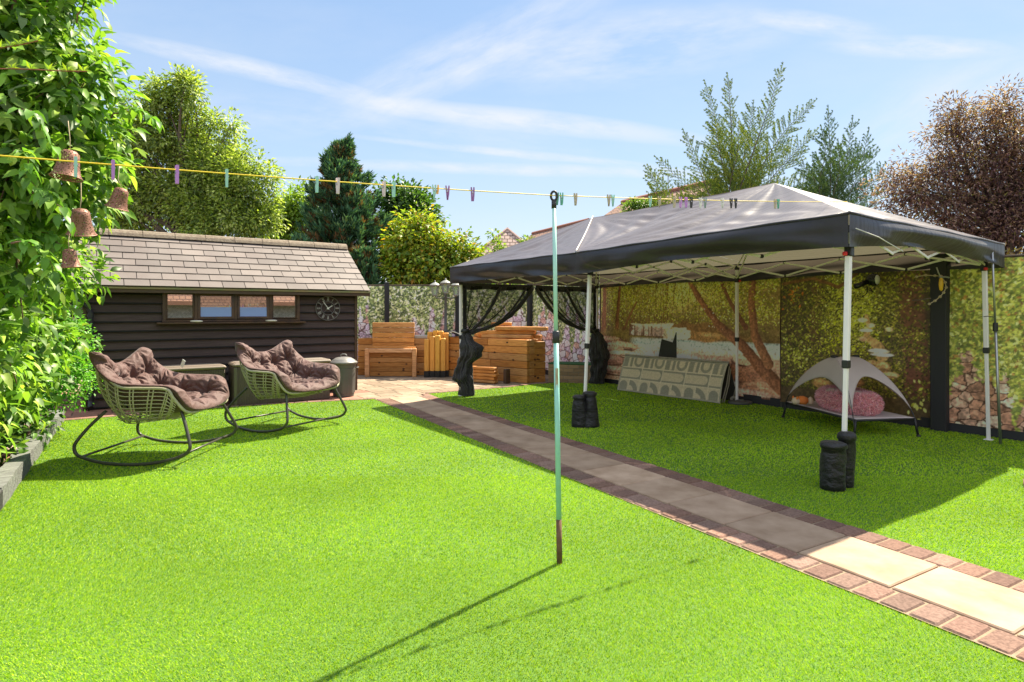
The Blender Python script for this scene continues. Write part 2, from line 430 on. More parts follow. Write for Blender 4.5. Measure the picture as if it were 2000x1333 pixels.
# brick edging between lawn and patio
brick_m = pbr('block_paver', (.4,.2,.13), .9, vcol=True, noise=(70,(.45,.42,.42),.85), bump=(90,.5,.004), spec=.25)
slab_m = pbr('path_slab', (.6,.5,.38), .85, vcol=True, noise=(4.0,(.62,.57,.52),.9), bump=(30,.25,.004), spec=.3)
def brick_col(rng):
    k = rng.uniform(.75,1.2); t = rng.choice(((.26,.15,.11),(.28,.17,.13),(.22,.13,.10),(.25,.16,.125)))
    return tuple(q*k for q in t)
def edging(pts, name='brick_edging', z=.016, wid=.10, ln=.20):
    rng = random.Random(5); b = MB()
    for p, q_ in zip(pts[:-1], pts[1:]):
        d = (q_-p); L = d.length; n = max(1, round(L/ln)); d.normalize(); nrm = Vector((-d.y, d.x, 0))
        for i in range(n):
            c = p + d*(i+.5)*L/n + nrm*wid*.5; b.cur = brick_col(rng)
            b.box((c.x, c.y, z-.04), (L/n-.008, wid-.006, .08), rz=math.atan2(d.y, d.x), bev=.006)
    return tag(b.build(name, brick_m), kind='structure')
edging([ground(120,824), ground(440,797), ground(600,787.5), ground(735,781)])
edging([path_pt(-8.6,3.82)] + right_edge, wid=.12)

# garden path: stone slabs between two rows of block pavers
def garden_path():
    rng = random.Random(11); bb = MB(); a = A_FAR-.15; ang = math.atan2(PN.y, PN.x)
    while a < 1.6:
        for n0, n1 in ((2.915,3.11),(3.605,3.80)):
            bb.cur = brick_col(rng); c = path_pt(a+.065, (n0+n1)/2+rng.uniform(-.003,.003))
            bb.box((c.x, c.y, -.025+rng.uniform(-.0015,.0015)), (n1-n0-.008, .13-.010, .09), rz=ang+rng.uniform(-.012,.012), bev=.008)
        a += .13
    o = tag(bb.build('path', brick_m), kind='structure')
    s = MB(); a = A_FAR-.15
    L0 = [.50,.50,.49,.51,.50]
    i = 0
    while a < 1.6:
        L = L0[i % 5]; k = rng.uniform(.9,1.08); s.cur = tuple(q*k for q in rng.choice(((.43,.305,.215),(.40,.285,.20),(.45,.32,.225))))
        c = path_pt(a+L/2, 3.3575); s.box((c.x, c.y, -.021), (.485, L-.010, .09), rz=ang, bev=.006); a += L; i += 1
    tag(s.build('path', slab_m), kind='structure')
    m = MB(); m.add([path_pt(A_FAR-.2,2.912,.012), path_pt(1.7,2.912,.012), path_pt(1.7,3.803,.012), path_pt(A_FAR-.2,3.803,.012)], [(0,1,2,3)])
    tag(m.build('path_bed', pbr('path_joint', (.30,.22,.14), .95, noise=(40,(.16,.12,.08),.8))), kind='structure')
garden_path()
# curved brick ring at the right edge of the lawn, round the foot of the purple tree's bed
cc = Vector((4.80, 4.10, 0)); ring = [cc + Vector((math.cos(t), math.sin(t), 0))*.9 for t in [math.pi*(1.45-.07*k) for k in range(14)]]
edging(ring, z=.045, wid=.10, ln=.2)

# planting bed on the left: soil under bark chips, edged with a weathered sleeper
bl = [EN + Vector((-.0,0,0)), e1, e1 + Vector((-4,1.2,0)), EN + Vector((-5,0,0))]
sheet('soil_bed', bl, .03, pbr('bed_soil', (.13,.08,.05), .95, noise=(14,(.05,.035,.025),.8), bump=(30,.7,.03)))
def chips():
    rng = np.random.RandomState(4); n = 5200
    t = rng.uniform(0, 9.9, n); o_ = rng.rand(n)**1.4*1.6 + .06
    nrm = np.array([-ed.y, ed.x]); P = np.stack([EN.x + ed.x*t + nrm[0]*o_, EN.y + ed.y*t + nrm[1]*o_, .032+.03*rng.rand(n)], 1)
    a = rng.uniform(0, 6.28, n); D = np.stack([np.cos(a), np.sin(a), rng.normal(size=n)*.3], 1); N = np.stack([rng.normal(size=n)*.4, rng.normal(size=n)*.4, np.ones(n)], 1)
    col = mixcol([(.42,.24,.13,3),(.30,.17,.10,3),(.55,.38,.26,2),(.14,.09,.06,2),(.60,.50,.42,.7)], n, .2, rng)
    me = leaf_mesh('bark_chips', P, D, N, .03+.04*rng.rand(n), .008+.012*rng.rand(n), col, fold=.3, droop=.0, shape='kite')
    tag(link_mesh('bark_chips', me, pbr('chip', (.3,.2,.1), .9, vcol=True)), kind='stuff')
chips()
sleeper_m = pbr('weathered_sleeper', (.20,.21,.19), .9, noise=(5,(.09,.09,.085),.9,(6,1,6)), bump=(14,.8,.02,(5,1,5)))
for i, (a0, a1, lab) in enumerate(((3.05,6.02,'grey weathered timber sleeper edging the lawn, nearer length with a charred end'),(6.05,10.0,'pale grey weathered timber sleeper edging the bed, farther length running to the patio'))):
    nrm = Vector((-ed.y, ed.x, 0)); p = EN + ed*a0 + nrm*.055; q_ = EN + ed*a1 + nrm*.055; d = q_-p
    rt = thing('timber_sleeper', lab, 'sleeper edging', (p+q_)/2, math.atan2(d.y, d.x), 'sleepers edging the planting bed')
    b = MB(); rng = random.Random(i); segs = 16; L = d.length
    for k in range(segs):
        pass
    def fn(s_, t_):
        a = t_*2*math.pi; 
        cx = .06*max(-1, min(1, 1.5*math.cos(a))); cz = .075 + .075*max(-1, min(1, 1.5*math.sin(a)))
        x = (s_-.5)*L; w_ = .006*math.sin(x*9+i)+.004*math.sin(x*23+t_*9)
        return (x, cx*(1+w_*8)+w_, max(0, cz*(1+w_*3)))
    b.grid(fn, 60, 16)
    for sx in (-.5,.5): b.box((sx*L*.998, 0, .074), (.012, .112, .145), bev=.004)
    b.build('beam', sleeper_m, rt)
    if i == 0:
        e = MB(); e.box((L/2-.10, .0, .082), (.24, .135, .158), bev=.02); e.build('charred_end', pbr('charred_wood', (.022,.02,.02), .8, bump=(30,.8,.02)), rt)
# a few stones and a terracotta ornament lying in the bed
def stone(loc, s, seed, mat, lab, cat='stone', name='garden_stone', group='stones in the planting bed'):
    rng = np.random.RandomState(seed); k = rng.uniform(-1, 1, (6, 3)); b = MB()
    def wob(a, z): return 1+.12*math.sin(3*a+k[0,0]*3+z*9)+.08*math.sin(5*a+k[1,1]*4)
    b.lathe([(.25*s,0),(.48*s,.06*s),(.55*s,.22*s),(.46*s,.42*s),(.26*s,.54*s),(.05*s,.58*s)], (0,0,0), 14, 1.2, .85, wob=wob)
    o = b.build(name, mat, smooth=True); o.location = loc; o.rotation_euler = (0, 0, seed); tag(o, lab, cat, group); return o
st_m = pbr('bed_stone', (.55,.42,.35), .85, noise=(9,(.35,.22,.18),.8), bump=(20,.5,.02))
nb = Vector((-ed.y, ed.x, 0))
for k, (t, o_, s, lab) in enumerate(((7.9,.25,.20,'pinkish stone under the shrub near the far end of the bed'),(7.3,.35,.24,'large pale pinkish stone standing in the bark chips'),(6.7,.30,.13,'small cream stone beside the charred sleeper end'),(5.9,.42,.16,'white stone among bark chips at the near end of the bed'))):
    stone(EN + ed*t + nb*o_ + Vector((0,0,.03)), s, k+3, st_m, lab)
# ================================================================ SHED
S0 = Vector((-5.95, 8.38, 0)); SH_RZ = math.atan2(V.y, V.x); SL = 3.85; SD = 2.0; EAVE = 1.70
shed = thing('shed', 'dark brown clapboard shed with a slate roof and a row of four windows', 'shed', S0, SH_RZ)
def W2(x, z, y=0): return (x, y, z)
clap_m = pbr('clapboard', (.040,.027,.022), .72, vcol=True, noise=(3.5,(.55,.5,.5),.8,(1,4,14)), bump=(9,.5,.006,(1,4,14)), spec=.4)
b = MB(); rng = random.Random(2)
WX0, WX1, WZ0, WZ1 = .92, 2.90, 1.225, 1.69
z = .02; rows = 0; ex = .134
while z < EAVE-.01:
    zt = min(z+ex+.004, EAVE)
    spans = [(0.0, SL)]
    if zt > WZ0+.03: spans = [(0.0, WX0), (WX1, SL)]
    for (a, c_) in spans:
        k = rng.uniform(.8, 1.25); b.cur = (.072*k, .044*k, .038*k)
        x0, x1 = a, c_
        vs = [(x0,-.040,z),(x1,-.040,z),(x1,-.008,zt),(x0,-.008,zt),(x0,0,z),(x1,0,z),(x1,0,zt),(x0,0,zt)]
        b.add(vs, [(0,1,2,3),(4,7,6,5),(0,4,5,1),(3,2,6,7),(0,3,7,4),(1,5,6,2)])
        b.cur = (.006,.004,.004); zb = .016; b.add([(x0,-.0425,z-.003),(x1,-.0425,z-.003),(x1,-.0395,z+zb),(x0,-.0395,z+zb)], [(0,1,2,3)])  # lap shadow painted as a near-black strip along each board's lower edge
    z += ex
# the other three walls
for (p, q_, nx, ny) in (((SL,0),(SL,SD),1,0),((0,SD),(SL,SD),0,1),((0,0),(0,SD),-1,0)):
    z = .02
    while z < EAVE-.01:
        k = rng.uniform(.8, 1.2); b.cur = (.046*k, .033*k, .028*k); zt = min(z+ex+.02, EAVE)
        o1, o2 = .028, .008
        vs = [(p[0]+nx*o1,p[1]+ny*o1,z),(q_[0]+nx*o1,q_[1]+ny*o1,z),(q_[0]+nx*o2,q_[1]+ny*o2,zt),(p[0]+nx*o2,p[1]+ny*o2,zt)]
        b.add(vs, [(0,1,2,3)]); b.add([(p[0],p[1],z),(q_[0],q_[1],z),vs[1],vs[0]], [(0,1,2,3)]); z += ex
for x in (0, SL):   # gable ends
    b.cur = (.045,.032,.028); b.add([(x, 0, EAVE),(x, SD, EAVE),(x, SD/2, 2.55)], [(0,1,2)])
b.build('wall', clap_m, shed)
trim_m = pbr('shed_trim', (.055,.030,.018), .55, noise=(9,(.10,.05,.02),.8,(1,1,9)), bump=(12,.3,.004,(9,9,1)))
t = MB()
t.box((SL+.018, -.018, EAVE/2), (.05,.05,EAVE), bev=.004); t.box((-.018,-.018,EAVE/2), (.05,.05,EAVE), bev=.004)
t.box((SL/2,-.20,EAVE+.0), (SL+.42,.022,.10), bev=.003)      # fascia
t.box((SL/2,-.10,EAVE-.02), (SL+.36,.20,.018))
t.build('trim', trim_m, shed)
fs = MB(); fs.box((SL/2,-.222,EAVE+.018), (SL+.44,.02,.03), bev=.003); fs.build('drip_edge', pbr('mossy_edge', (.20,.22,.10), .8, noise=(4,(.35,.22,.12),.9,(1,1,1))), shed)
# slate roof: each slate slightly out of line with the next
slate_m = pbr('slate', (.33,.28,.25), .62, vcol=True, noise=(2.0,(.78,.74,.74),.9), bump=(35,.35,.004), spec=.4)
RX0, RX1 = -.20, SL+.20; RY0, RY1 = -.235, SD/2; RZ0, RZ1 = EAVE+.045, 2.60
rl = math.hypot(RY1-RY0, RZ1-RZ0); sy, sz = (RY1-RY0)/rl, (RZ1-RZ0)/rl; rows = 8; ex = rl/rows; sw = .318
s = MB()
for side in (1, -1):
    for r_ in range(rows):
        x = RX0 - (sw/2 if r_ % 2 else 0)
        while x < RX1-.01:
            xa, xb = max(x, RX0), min(x+sw, RX1)
            if xb-xa > .02:
                k = rng.uniform(.9, 1.1); s.cur = tuple(c_*k for c_ in rng.choice(((.178,.148,.132),(.168,.141,.127),(.190,.158,.141),(.160,.134,.121))))
                d0 = r_*ex - (.01+rng.uniform(0,.008)); d1 = (r_+1)*ex+.03; lift0 = .016+rng.uniform(0,.003); lift1 = .003
                def P(xx, d, l): 
                    y = RY0 + sy*d - sz*l; zz = RZ0 + sz*d + sy*l
                    return (xx, y if side == 1 else 2*RY1 - y, zz)
                g_ = .0045
                vs = [P(xa+g_,d0,lift0),P(xb-g_,d0,lift0),P(xb-g_,min(d1,rl),lift1),P(xa+g_,min(d1,rl),lift1),P(xa+g_,d0,lift0-.010),P(xb-g_,d0,lift0-.010),P(xb-g_,min(d1,rl),-.006),P(xa+g_,min(d1,rl),-.006)]
                s.add(vs, [(0,1,2,3),(4,7,6,5),(0,4,5,1),(3,2,6,7),(0,3,7,4),(1,5,6,2)])
            x += sw
roof = s.build('roof', slate_m, shed)
und = MB()
for side in (1,-1):
    f = lambda y: y if side == 1 else 2*RY1-y
    und.add([(RX0+.01,f(RY0+.01),RZ0-.012),(RX1-.01,f(RY0+.01),RZ0-.012),(RX1-.01,RY1,RZ1-.012),(RX0+.01,RY1,RZ1-.012)], [(0,1,2,3)])
und.build('roof_lining', pbr('roof_felt', (.03,.025,.022), .95), roof)
rb = MB(); x = RX0+.02
while x < RX1:
    L = min(.45, RX1-x)
    prof = [(-.115,-.07),(-.09,-.02),(-.05,.022),(0,.038),(.05,.022),(.09,-.02),(.115,-.07)]
    vs = [(xx, RY1+p[0], RZ1+.035+p[1]+rng.uniform(-.003,.003)) for xx in (x+.004, x+L-.004) for p in prof]
    rb.add(vs, [(i,i+1,8+i,7+i) for i in range(6)] + [tuple(range(6,-1,-1)), tuple(range(7,14))]); x += .45
rb.build('ridge_tiles', pbr('ridge_tile', (.17,.125,.09), .95, noise=(26,(.30,.25,.18),.8), bump=(60,.8,.01)), roof)
# guttering at the left end and its downpipe
gp = MB(); gp.tube([(-.12,-.245,EAVE-.03),(-.12,-.16,EAVE-.16),(.02,-.075,EAVE-.26),(.05,-.07,EAVE-.34),(.05,-.07,.13),(.05,-.15,.05)], .034, 10)
for zz in (1.30,.55): gp.tube([(.05,-.07,zz),(.05,-.07,zz+.05)], .041, 10)
gp.build('downpipe', black_plastic, shed)
# window band
dark_frame = pbr('window_frame', (.045,.022,.014), .45, noise=(7,(.12,.055,.02),.7,(1,1,1)), bump=(20,.2,.003))
wf = MB()
Z0, Z1 = WZ0, WZ1
FX = [.94, 1.50, 2.15, 2.16, 2.42, 2.876]
def wx(px):
    k = (px-1000)/FPX; return (8.38*k+5.95)/(.8237-.567*k)
edges = [wx(320), wx(382), wx(459), wx(527), wx(581)]     # left jamb, three mullions, right jamb
wfr = MB()
wfr.box(((edges[0]+edges[4])/2,-.035,Z1-.012), (edges[4]-edges[0]+.05,.07,.03), bev=.003)
wfr.box(((edges[0]+edges[4])/2,-.035,Z0+.016), (edges[4]-edges[0]+.05,.07,.03), bev=.003)
for e in edges: wfr.box((e,-.033,(Z0+Z1)/2), (.045,.066,Z1-Z0-.06), bev=.003)
win = wfr.build('window', dark_frame, shed)
sill = MB(); sill.box(((edges[0]+edges[4])/2,-.075,Z0-.018), (edges[4]-edges[0]+.20,.12,.028), bev=.004); sill.build('sill', dark_frame, win)
glass_m = bpy.data.materials.new('window_glass'); glass_m.use_nodes = True; gt = NT(glass_m.node_tree)
gl = gt.n('ShaderNodeBsdfGlossy'); gl.inputs['Roughness'].default_value = .01; gl.inputs[0].default_value = (.9,.9,.9,1)
tr = gt.n('ShaderNodeBsdfTransparent'); tr.inputs[0].default_value = (.85,.88,.86,1)
lw = gt.n('ShaderNodeLayerWeight'); lw.inputs[0].default_value = .5
mx = gt.n('ShaderNodeMixShader'); gt.link(gt.math('ADD', gt.math('MULTIPLY', lw.outputs['Fresnel'], 1.0), .42, clamp=True), mx.inputs[0]); gt.link(tr.outputs[0], mx.inputs[1]); gt.link(gl.outputs[0], mx.inputs[2])
go = gt.n('ShaderNodeOutputMaterial'); gt.link(mx.outputs[0], go.inputs[0])
clear_m = glass_m.copy(); clear_m.name = 'clear_glass'
for nd in clear_m.node_tree.nodes:
    if nd.type == 'MATH' and nd.operation == 'ADD': nd.inputs[1].default_value = .10
for i in range(4):
    a, c_ = edges[i]+.024, edges[i+1]-.024; cx = (a+c_)/2; zc = (Z0+Z1)/2; tilt = R(-2.2) if i in (1,2) else 0
    M = Matrix.Translation((cx, -.045 if tilt else -.03, Z1-.035)) @ Matrix.Rotation(tilt, 4, 'X')
    sh_ = MB(); hh = Z1-Z0-.075; ww = c_-a; fr = .036 if tilt else .022
    for (ox, oz, sx, sz_) in ((-ww/2+fr/2,-hh/2,fr,hh),(ww/2-fr/2,-hh/2,fr,hh),(0,-fr/2,ww-2*fr,fr),(0,-hh+fr/2,ww-2*fr,fr)):
        sh_.box(None, (sx,.034,sz_), bev=.003, M=M @ Matrix.Translation((ox,0,oz)))
    sash = sh_.build('sash', dark_frame, win)
    p = MB(); p.box(None, (ww-2*fr+.004,.005,hh-2*fr+.004), M=M @ Matrix.Translation((0,.004,-hh/2))); p.build('pane', glass_m if not tilt else clear_m, win)
    if tilt:
        q_ = MB(); q_.box(None, (ww-2*fr-.002,.003,(hh-2*fr)*.46), M=M @ Matrix.Translation((0,-.003,-hh+fr+(hh-2*fr)*.23+.001))); q_.build('blue_lower_panel', pbr('blue_panel', (.22,.34,.66), .12), win)  # blue panel over the lower part of the two opening panes
# dim interior: floor, back shelf with pale odds and ends
it = MB(); it.box((SL/2,1.2,.9), (SL-.2,.04,1.5)); it.box((SL/2,.45,1.15), (SL-.3,.35,.025)); it.build('interior_shelf', pbr('shed_inside', (.10,.065,.04), .9), shed)
def small(name, lab, cat, prof, x, y, z, mat, seg=14, sx=1, sy=1):
    o = MB().lathe(prof, (0,0,0), seg, sx, sy).build(name, mat, smooth=True); o.location = root_matrix(shed) @ Vector((x,y,z)); o.rotation_euler = (0,0,SH_RZ); tag(o, lab, cat); return o
cream = pbr('cream_fabric', (.62,.54,.44), .8, noise=(12,(.45,.36,.28),.6))
small('storage_tin', 'low pale rounded bundle behind the second shed window from the left', 'bundle', [(.12,0),(.16,.03),(.16,.07),(.10,.11),(.02,.12)], (edges[1]+edges[2])/2, .25, 1.42, cream, 18, 1.2)
small('cream_jug', 'cream rounded jug behind the third shed window from the left', 'jug', [(.06,0),(.10,.05),(.11,.12),(.08,.19),(.045,.22),(.05,.245)], (edges[2]+edges[3])/2, .25, 1.40, cream, 18)
for j, (e, which) in enumerate(((edges[1],'left'),(edges[3],'right'))):
    o = MB().lathe([(.055,0),(.075,.008),(.072,.02),(.05,.026),(.01,.028)], (0,0,0), 18, 1.25, .8).build('pebble', pbr('white_pebble', (.75,.68,.58), .6), smooth=True)
    o.location = root_matrix(shed) @ Vector((e-.0,-.10,Z0-.004)); tag(o, f'flat white pebble on the shed window sill, {which}most of two', 'pebble', 'pebbles on the shed window sill')

# wall clock
cx, cz, cr = wx(638.7), 1.436, .205
ck = thing('wall_clock', 'round open-work wall clock with roman numerals on the shed wall', 'clock', root_matrix(shed) @ Vector((cx,-.055,cz)), SH_RZ)
MX = Matrix.Rotation(R(90), 4, 'X')
ck_m = pbr('clock_metal', (.17,.16,.15), .5, metal=.3, noise=(20,(.09,.08,.08),.5))
k1 = MB()
for rr in (cr, cr*.56):
    k1.tube([(rr*math.cos(2*math.pi*i/40), 0, rr*math.sin(2*math.pi*i/40)) for i in range(40)], .0065, 6, closed=True)
k1.build('ring', ck_m, ck, smooth=True)
nums = ['XII','I','II','III','IV','V','VI','VII','VIII','IX','X','XI']
glyph = {'I':[((0,-1),(0,1))], 'V':[((-.5,1),(0,-1)),((.5,1),(0,-1))], 'X':[((-.5,1),(.5,-1)),((.5,1),(-.5,-1))]}
wd = {'I':.45,'V':1.1,'X':1.1}
for h, txt in enumerate(nums):
    nm = MB(); a = -2*math.pi*h/12; tot_w = sum(wd[c_] for c_ in txt); sc_ = .028; sx_ = min(1, 3.0/tot_w)*.85; x = -tot_w/2
    for ch in txt:
        xc = x + wd[ch]/2
        for (p, q_) in glyph[ch]:
            pts = []
            for (gx, gz) in (p, q_):
                lx = (xc+gx*.8)*sc_*sx_*.8; lz = cr*.78 + gz*sc_*1.1
                pts.append((lx*math.cos(a)-lz*math.sin(a), 0, lx*math.sin(a)+lz*math.cos(a)))
            nm.beam(pts[0], pts[1], .007, .006)
        x += wd[ch]
    nm.build('numeral', pbr('clock_numeral', (.30,.28,.26), .5), ck)
hd = MB(); hand_m = pbr('clock_hand', (.75,.74,.70), .4)
for ang, L, w_ in ((R(57), .085, .011), (R(-37), .15, .008)):
    d = Vector((math.sin(ang), 0, math.cos(ang))); hd = MB(); hd.beam(-d*.025 + Vector((0,-.012,0)), d*L + Vector((0,-.012,0)), .004, w_); hd.build('hand', hand_m, ck)
MB().lathe([(.016,-.012),(.016,.012)], seg=14, M=MX).build('hub', hand_m, ck)
sp = MB()
for i in range(4):
    a = math.pi/4+i*math.pi/2; sp.beam((cr*.02*math.cos(a),.002,cr*.02*math.sin(a)), (cr*.56*math.cos(a),.002,cr*.56*math.sin(a)), .004, .004)
sp.build('spokes', ck_m, ck)

# rattan storage boxes by the shed wall
rat_m = pbr('rattan_plastic', (.13,.105,.075), .6, bump=(1,0,0))
def rattan():
    m = bpy.data.materials.new('rattan'); m.use_nodes = True; t = NT(m.node_tree)
    tc = t.n('ShaderNodeTexCoord').outputs['Object']
    wv_ = t.n('ShaderNodeTexWave', wave_type='BANDS', bands_direction='Z'); t.link(tc, wv_.inputs[0]); wv_.inputs['Scale'].default_value = 22
    w2 = t.n('ShaderNodeTexWave', wave_type='BANDS', bands_direction='X'); t.link(tc, w2.inputs[0]); w2.inputs['Scale'].default_value = 14
    h = t.math('MULTIPLY', wv_.outputs['Fac'], w2.outputs['Fac'])
    p = t.n('ShaderNodeBsdfPrincipled'); p.inputs['Roughness'].default_value = .5
    t.link(t.mix(h, (.075,.052,.036,1), (.17,.125,.088,1)), p.inputs['Base Color'])
    bm_ = t.n('ShaderNodeBump'); bm_.inputs['Strength'].default_value = .8; bm_.inputs['Distance'].default_value = .008; t.link(h, bm_.inputs['Height']); t.link(bm_.outputs[0], p.inputs['Normal'])
    o = t.n('ShaderNodeOutputMaterial'); t.link(p.outputs[0], o.inputs[0]); return m
RATT = rattan()
def storage_box(px_r, py_r, length, h, dep, lab):
    c = ground(px_r, py_r); rt = thing('storage_box', lab, 'storage box', c, SH_RZ, 'rattan storage boxes by the shed wall')
    b = MB(); b.box((-length/2, dep/2, (h-.06)/2), (length, dep, h-.06), bev=.012); b.build('body', RATT, rt)
    l = MB(); l.box((-length/2, dep/2-.005, h-.03), (length+.03, dep+.03, .055), bev=.02); 
    for k in range(6): l.box((-length/2, .06+k*(dep-.12)/5, h), (length-.06, .03, .012), bev=.005)
    l.build('lid', pbr('box_lid', (.20,.15,.11), .5, bump=(50,.3,.004)), rt)
    for x in (-length+.02, -.02): MB().box((x,-.006,(h-.06)/2), (.045,.03,h-.07), bev=.005).build('corner_post', pbr('box_post', (.11,.09,.065), .5), rt); return rt
storage_box(440, 794, .92, .60, .45, 'rattan-look storage box behind the nearer rocking chair')
storage_box(645, 779.5, 1.40, .63, .45, 'long rattan-look storage box behind the farther rocking chair')
# dustbin
dbp = ground(671, 774); bn = thing('dustbin', 'grey plastic dustbin with a domed lid beside the shed corner', 'dustbin', dbp)
bin_m = pbr('bin_plastic', (.085,.082,.078), .5, noise=(6,(.13,.12,.11),.5))
rib = lambda a, z: 1+.018*math.copysign(1, math.sin(a*12))*(1 if .06 < z < .46 else 0)
MB().lathe([(.155,0),(.165,.01),(.168,.06),(.178,.061),(.192,.46),(.186,.461),(.196,.52),(.205,.525),(.205,.55)], seg=72, wob=rib).build('body', bin_m, bn)
lid_m = pbr('bin_lid', (.22,.21,.20), .45, noise=(8,(.14,.13,.12),.6))
ld = MB().lathe([(.215,.535),(.222,.55),(.215,.565),(.19,.575),(.18,.592),(.12,.628),(.05,.642),(.005,.645)], seg=40).build('lid', lid_m, bn, smooth=True)
MB().tube([(-.05,0,.64),(-.045,0,.672),(-.02,0,.685),(.02,0,.685),(.045,0,.672),(.05,0,.64)], .010, 8).build('handle', lid_m, ld, smooth=True)
for s_ in (-1,1):
    MB().tube([(.20*s_,-.05,.47),(.235*s_,-.045,.47),(.24*s_,0,.47),(.235*s_,.045,.47),(.20*s_,.05,.47)], .009, 8).build('side_handle', bin_m, bn, smooth=True)
# ================================================================ FENCES AND PRINTED SCREENS
post_m = pbr('fence_post', (.022,.022,.025), .7, bump=(12,.4,.006,(6,6,1)))
base_m = pbr('gravel_board', (.028,.028,.032), .75, bump=(12,.4,.006))
rail_m = pbr('fence_board', (.17,.12,.09), .85, noise=(4,(.09,.06,.05),.7,(1,1,6)))
print_m = pbr('printed_screen', (.5,.5,.5), .5, vcol=True, bump=(3,.25,.02))
FV = 8.06; FH = 1.975
def s_at(px): k = (px-1000)/FPX; return (V.x*FV-k*V.y*FV)/(k*U.y-U.x)

# ---- painter for the pictures printed on the screens (colours of the print itself)
class Canvas:
    def __init__(s, w, h, dpm, seed):          # metres, and samples per metre
        s.W, s.H = int(w*dpm), int(h*dpm); s.rng = np.random.RandomState(seed); s.w, s.h, s.dpm = w, h, dpm
        s.X, s.Y = np.meshgrid(np.linspace(0, 1, s.W), np.linspace(0, 1, s.H))      # Y from the bottom
        s.a = np.zeros((s.H, s.W, 3))
    def noise(s, nx, ny, oct=4, rough=.55):
        out = 0; amp = 1; tot = 0
        for o in range(oct):
            kx, ky = int(nx*2**o)+2, int(ny*2**o)+2
            if kx > s.W or ky > s.H*1.5: break
            g_ = s.rng.rand(ky+1, kx+1); fx = s.X*(kx-1); fy = s.Y*(ky-1); ix = fx.astype(int); iy = fy.astype(int)
            tx = fx-ix; ty = fy-iy; tx = tx*tx*(3-2*tx); ty = ty*ty*(3-2*ty)
            v = (g_[iy,ix]*(1-tx)+g_[iy,ix+1]*tx)*(1-ty)+(g_[iy+1,ix]*(1-tx)+g_[iy+1,ix+1]*tx)*ty
            out = out + v*amp; tot += amp; amp *= rough
        return out/tot
    def lay(s, mask, col): 
        m = np.clip(mask, 0, 1)[..., None]; s.a = s.a*(1-m) + np.array(col)*m
    def blob(s, x, y, rx, ry, col, soft=.25, rag=.3, alpha=1.0, n=None):
        if n is None: n = s.noise(14, 14, 3)
        d = np.sqrt(((s.X-x)/rx)**2 + ((s.Y-y)/ry)**2) + (n-.5)*2*rag
        s.lay(alpha*np.clip((1-d)/soft, 0, 1), col)
    def stroke(s, pts, width, col, rag=.3, alpha=1.0, soft=.18, shade=None):
        """pts (x,y,width factor) in unit coordinates; width in metres"""
        best = np.full(s.X.shape, 9.0); side = np.zeros(s.X.shape)
        for (p, q) in zip(pts[:-1], pts[1:]):
            ax, ay, bx, by = p[0]*s.w, p[1]*s.h, q[0]*s.w, q[1]*s.h; dx, dy = bx-ax, by-ay; L2 = dx*dx+dy*dy+1e-9
            px, py = s.X*s.w-ax, s.Y*s.h-ay; t = np.clip((px*dx+py*dy)/L2, 0, 1)
            wd = width*((p[2] if len(p) > 2 else 1)*(1-t)+(q[2] if len(q) > 2 else 1)*t)
            d = np.sqrt((px-t*dx)**2+(py-t*dy)**2)/wd; sd_ = (px*dy-py*dx)/math.sqrt(L2)/wd
            m = d < best; best = np.where(m, d, best); side = np.where(m, sd_, side)
        n = s.noise(25, 25, 3); m = np.clip((1-best-(n-.5)*rag)/soft, 0, 1)*alpha
        s.lay(m, col)
        if shade is not None: s.lay(m*np.clip(-side*1.2, 0, 1), shade)
    def splat(s, prob, n, size, pal, flat=1.0, seed_noise=None):
        """n leaf-like dabs placed where prob(x,y) allows; size in metres"""
        rng = s.rng; xs = rng.randint(0, s.W, n*3); ys = rng.randint(0, s.H, n*3)
        k = rng.rand(n*3) < prob[ys, xs]; xs, ys = xs[k][:n], ys[k][:n]; m = len(xs)
        cols = mixcol(pal, m, .22, rng); r = np.maximum(1.0, size*s.dpm*(.6+.8*rng.rand(m))); ang = rng.rand(m)*3.14
        order = np.argsort(-ys*0+rng.rand(m))
        for i in order:
            rr = r[i]; R0 = int(rr)+1; x0, x1 = max(0, xs[i]-R0), min(s.W, xs[i]+R0+1); y0, y1 = max(0, ys[i]-R0), min(s.H, ys[i]+R0+1)
            yy, xx = np.mgrid[y0:y1, x0:x1]; dx, dy = xx-xs[i], yy-ys[i]; ca, sa = math.cos(ang[i]), math.sin(ang[i])
            u_ = (dx*ca+dy*sa)/rr; v_ = (-dx*sa+dy*ca)/(rr*.55*flat); d = np.abs(u_)**1.3+np.abs(v_)**1.3
            mk = np.clip((1.05-d)*3, 0, 1)[..., None]; s.a[y0:y1, x0:x1] = s.a[y0:y1, x0:x1]*(1-mk)+cols[i]*(mk)
    def stones(s, y_of, cell, pal, gap, thr=.10):
        """rubble stonework by nearest-cell distance"""
        rng = s.rng; nx, ny = int(s.w/cell), int(s.h/cell*1.25); xs = []; 
        for j in range(ny+1):
            for i in range(nx+1): xs.append(((i+.5*(j%2)+rng.uniform(-.48,.48))/nx, (j+rng.uniform(-.48,.48))/ny))
        xs = np.array(xs); cols = mixcol(pal, len(xs), .15, rng)
        X = s.X + (s.noise(24,24,3)-.5)*.05
        d1 = np.full(s.X.shape, 9.); d2 = d1.copy(); id1 = np.zeros(s.X.shape, int)
        for i, (x, y) in enumerate(xs):
            d = np.hypot((X-x)*s.w, (s.Y-y)*s.h*1.25)
            c1 = d < d1; d2 = np.where(c1, d1, np.minimum(d2, d)); id1 = np.where(c1, i, id1); d1 = np.where(c1, d, d1)
        e = (d2-d1)/cell; st = cols[id1]*(.55+.9*s.noise(40,40,3))[..., None]
        st = np.where(e[..., None] < thr, np.array(gap), st); m = np.clip(y_of, 0, 1)[..., None]
        s.a = s.a*(1-m)+st*m

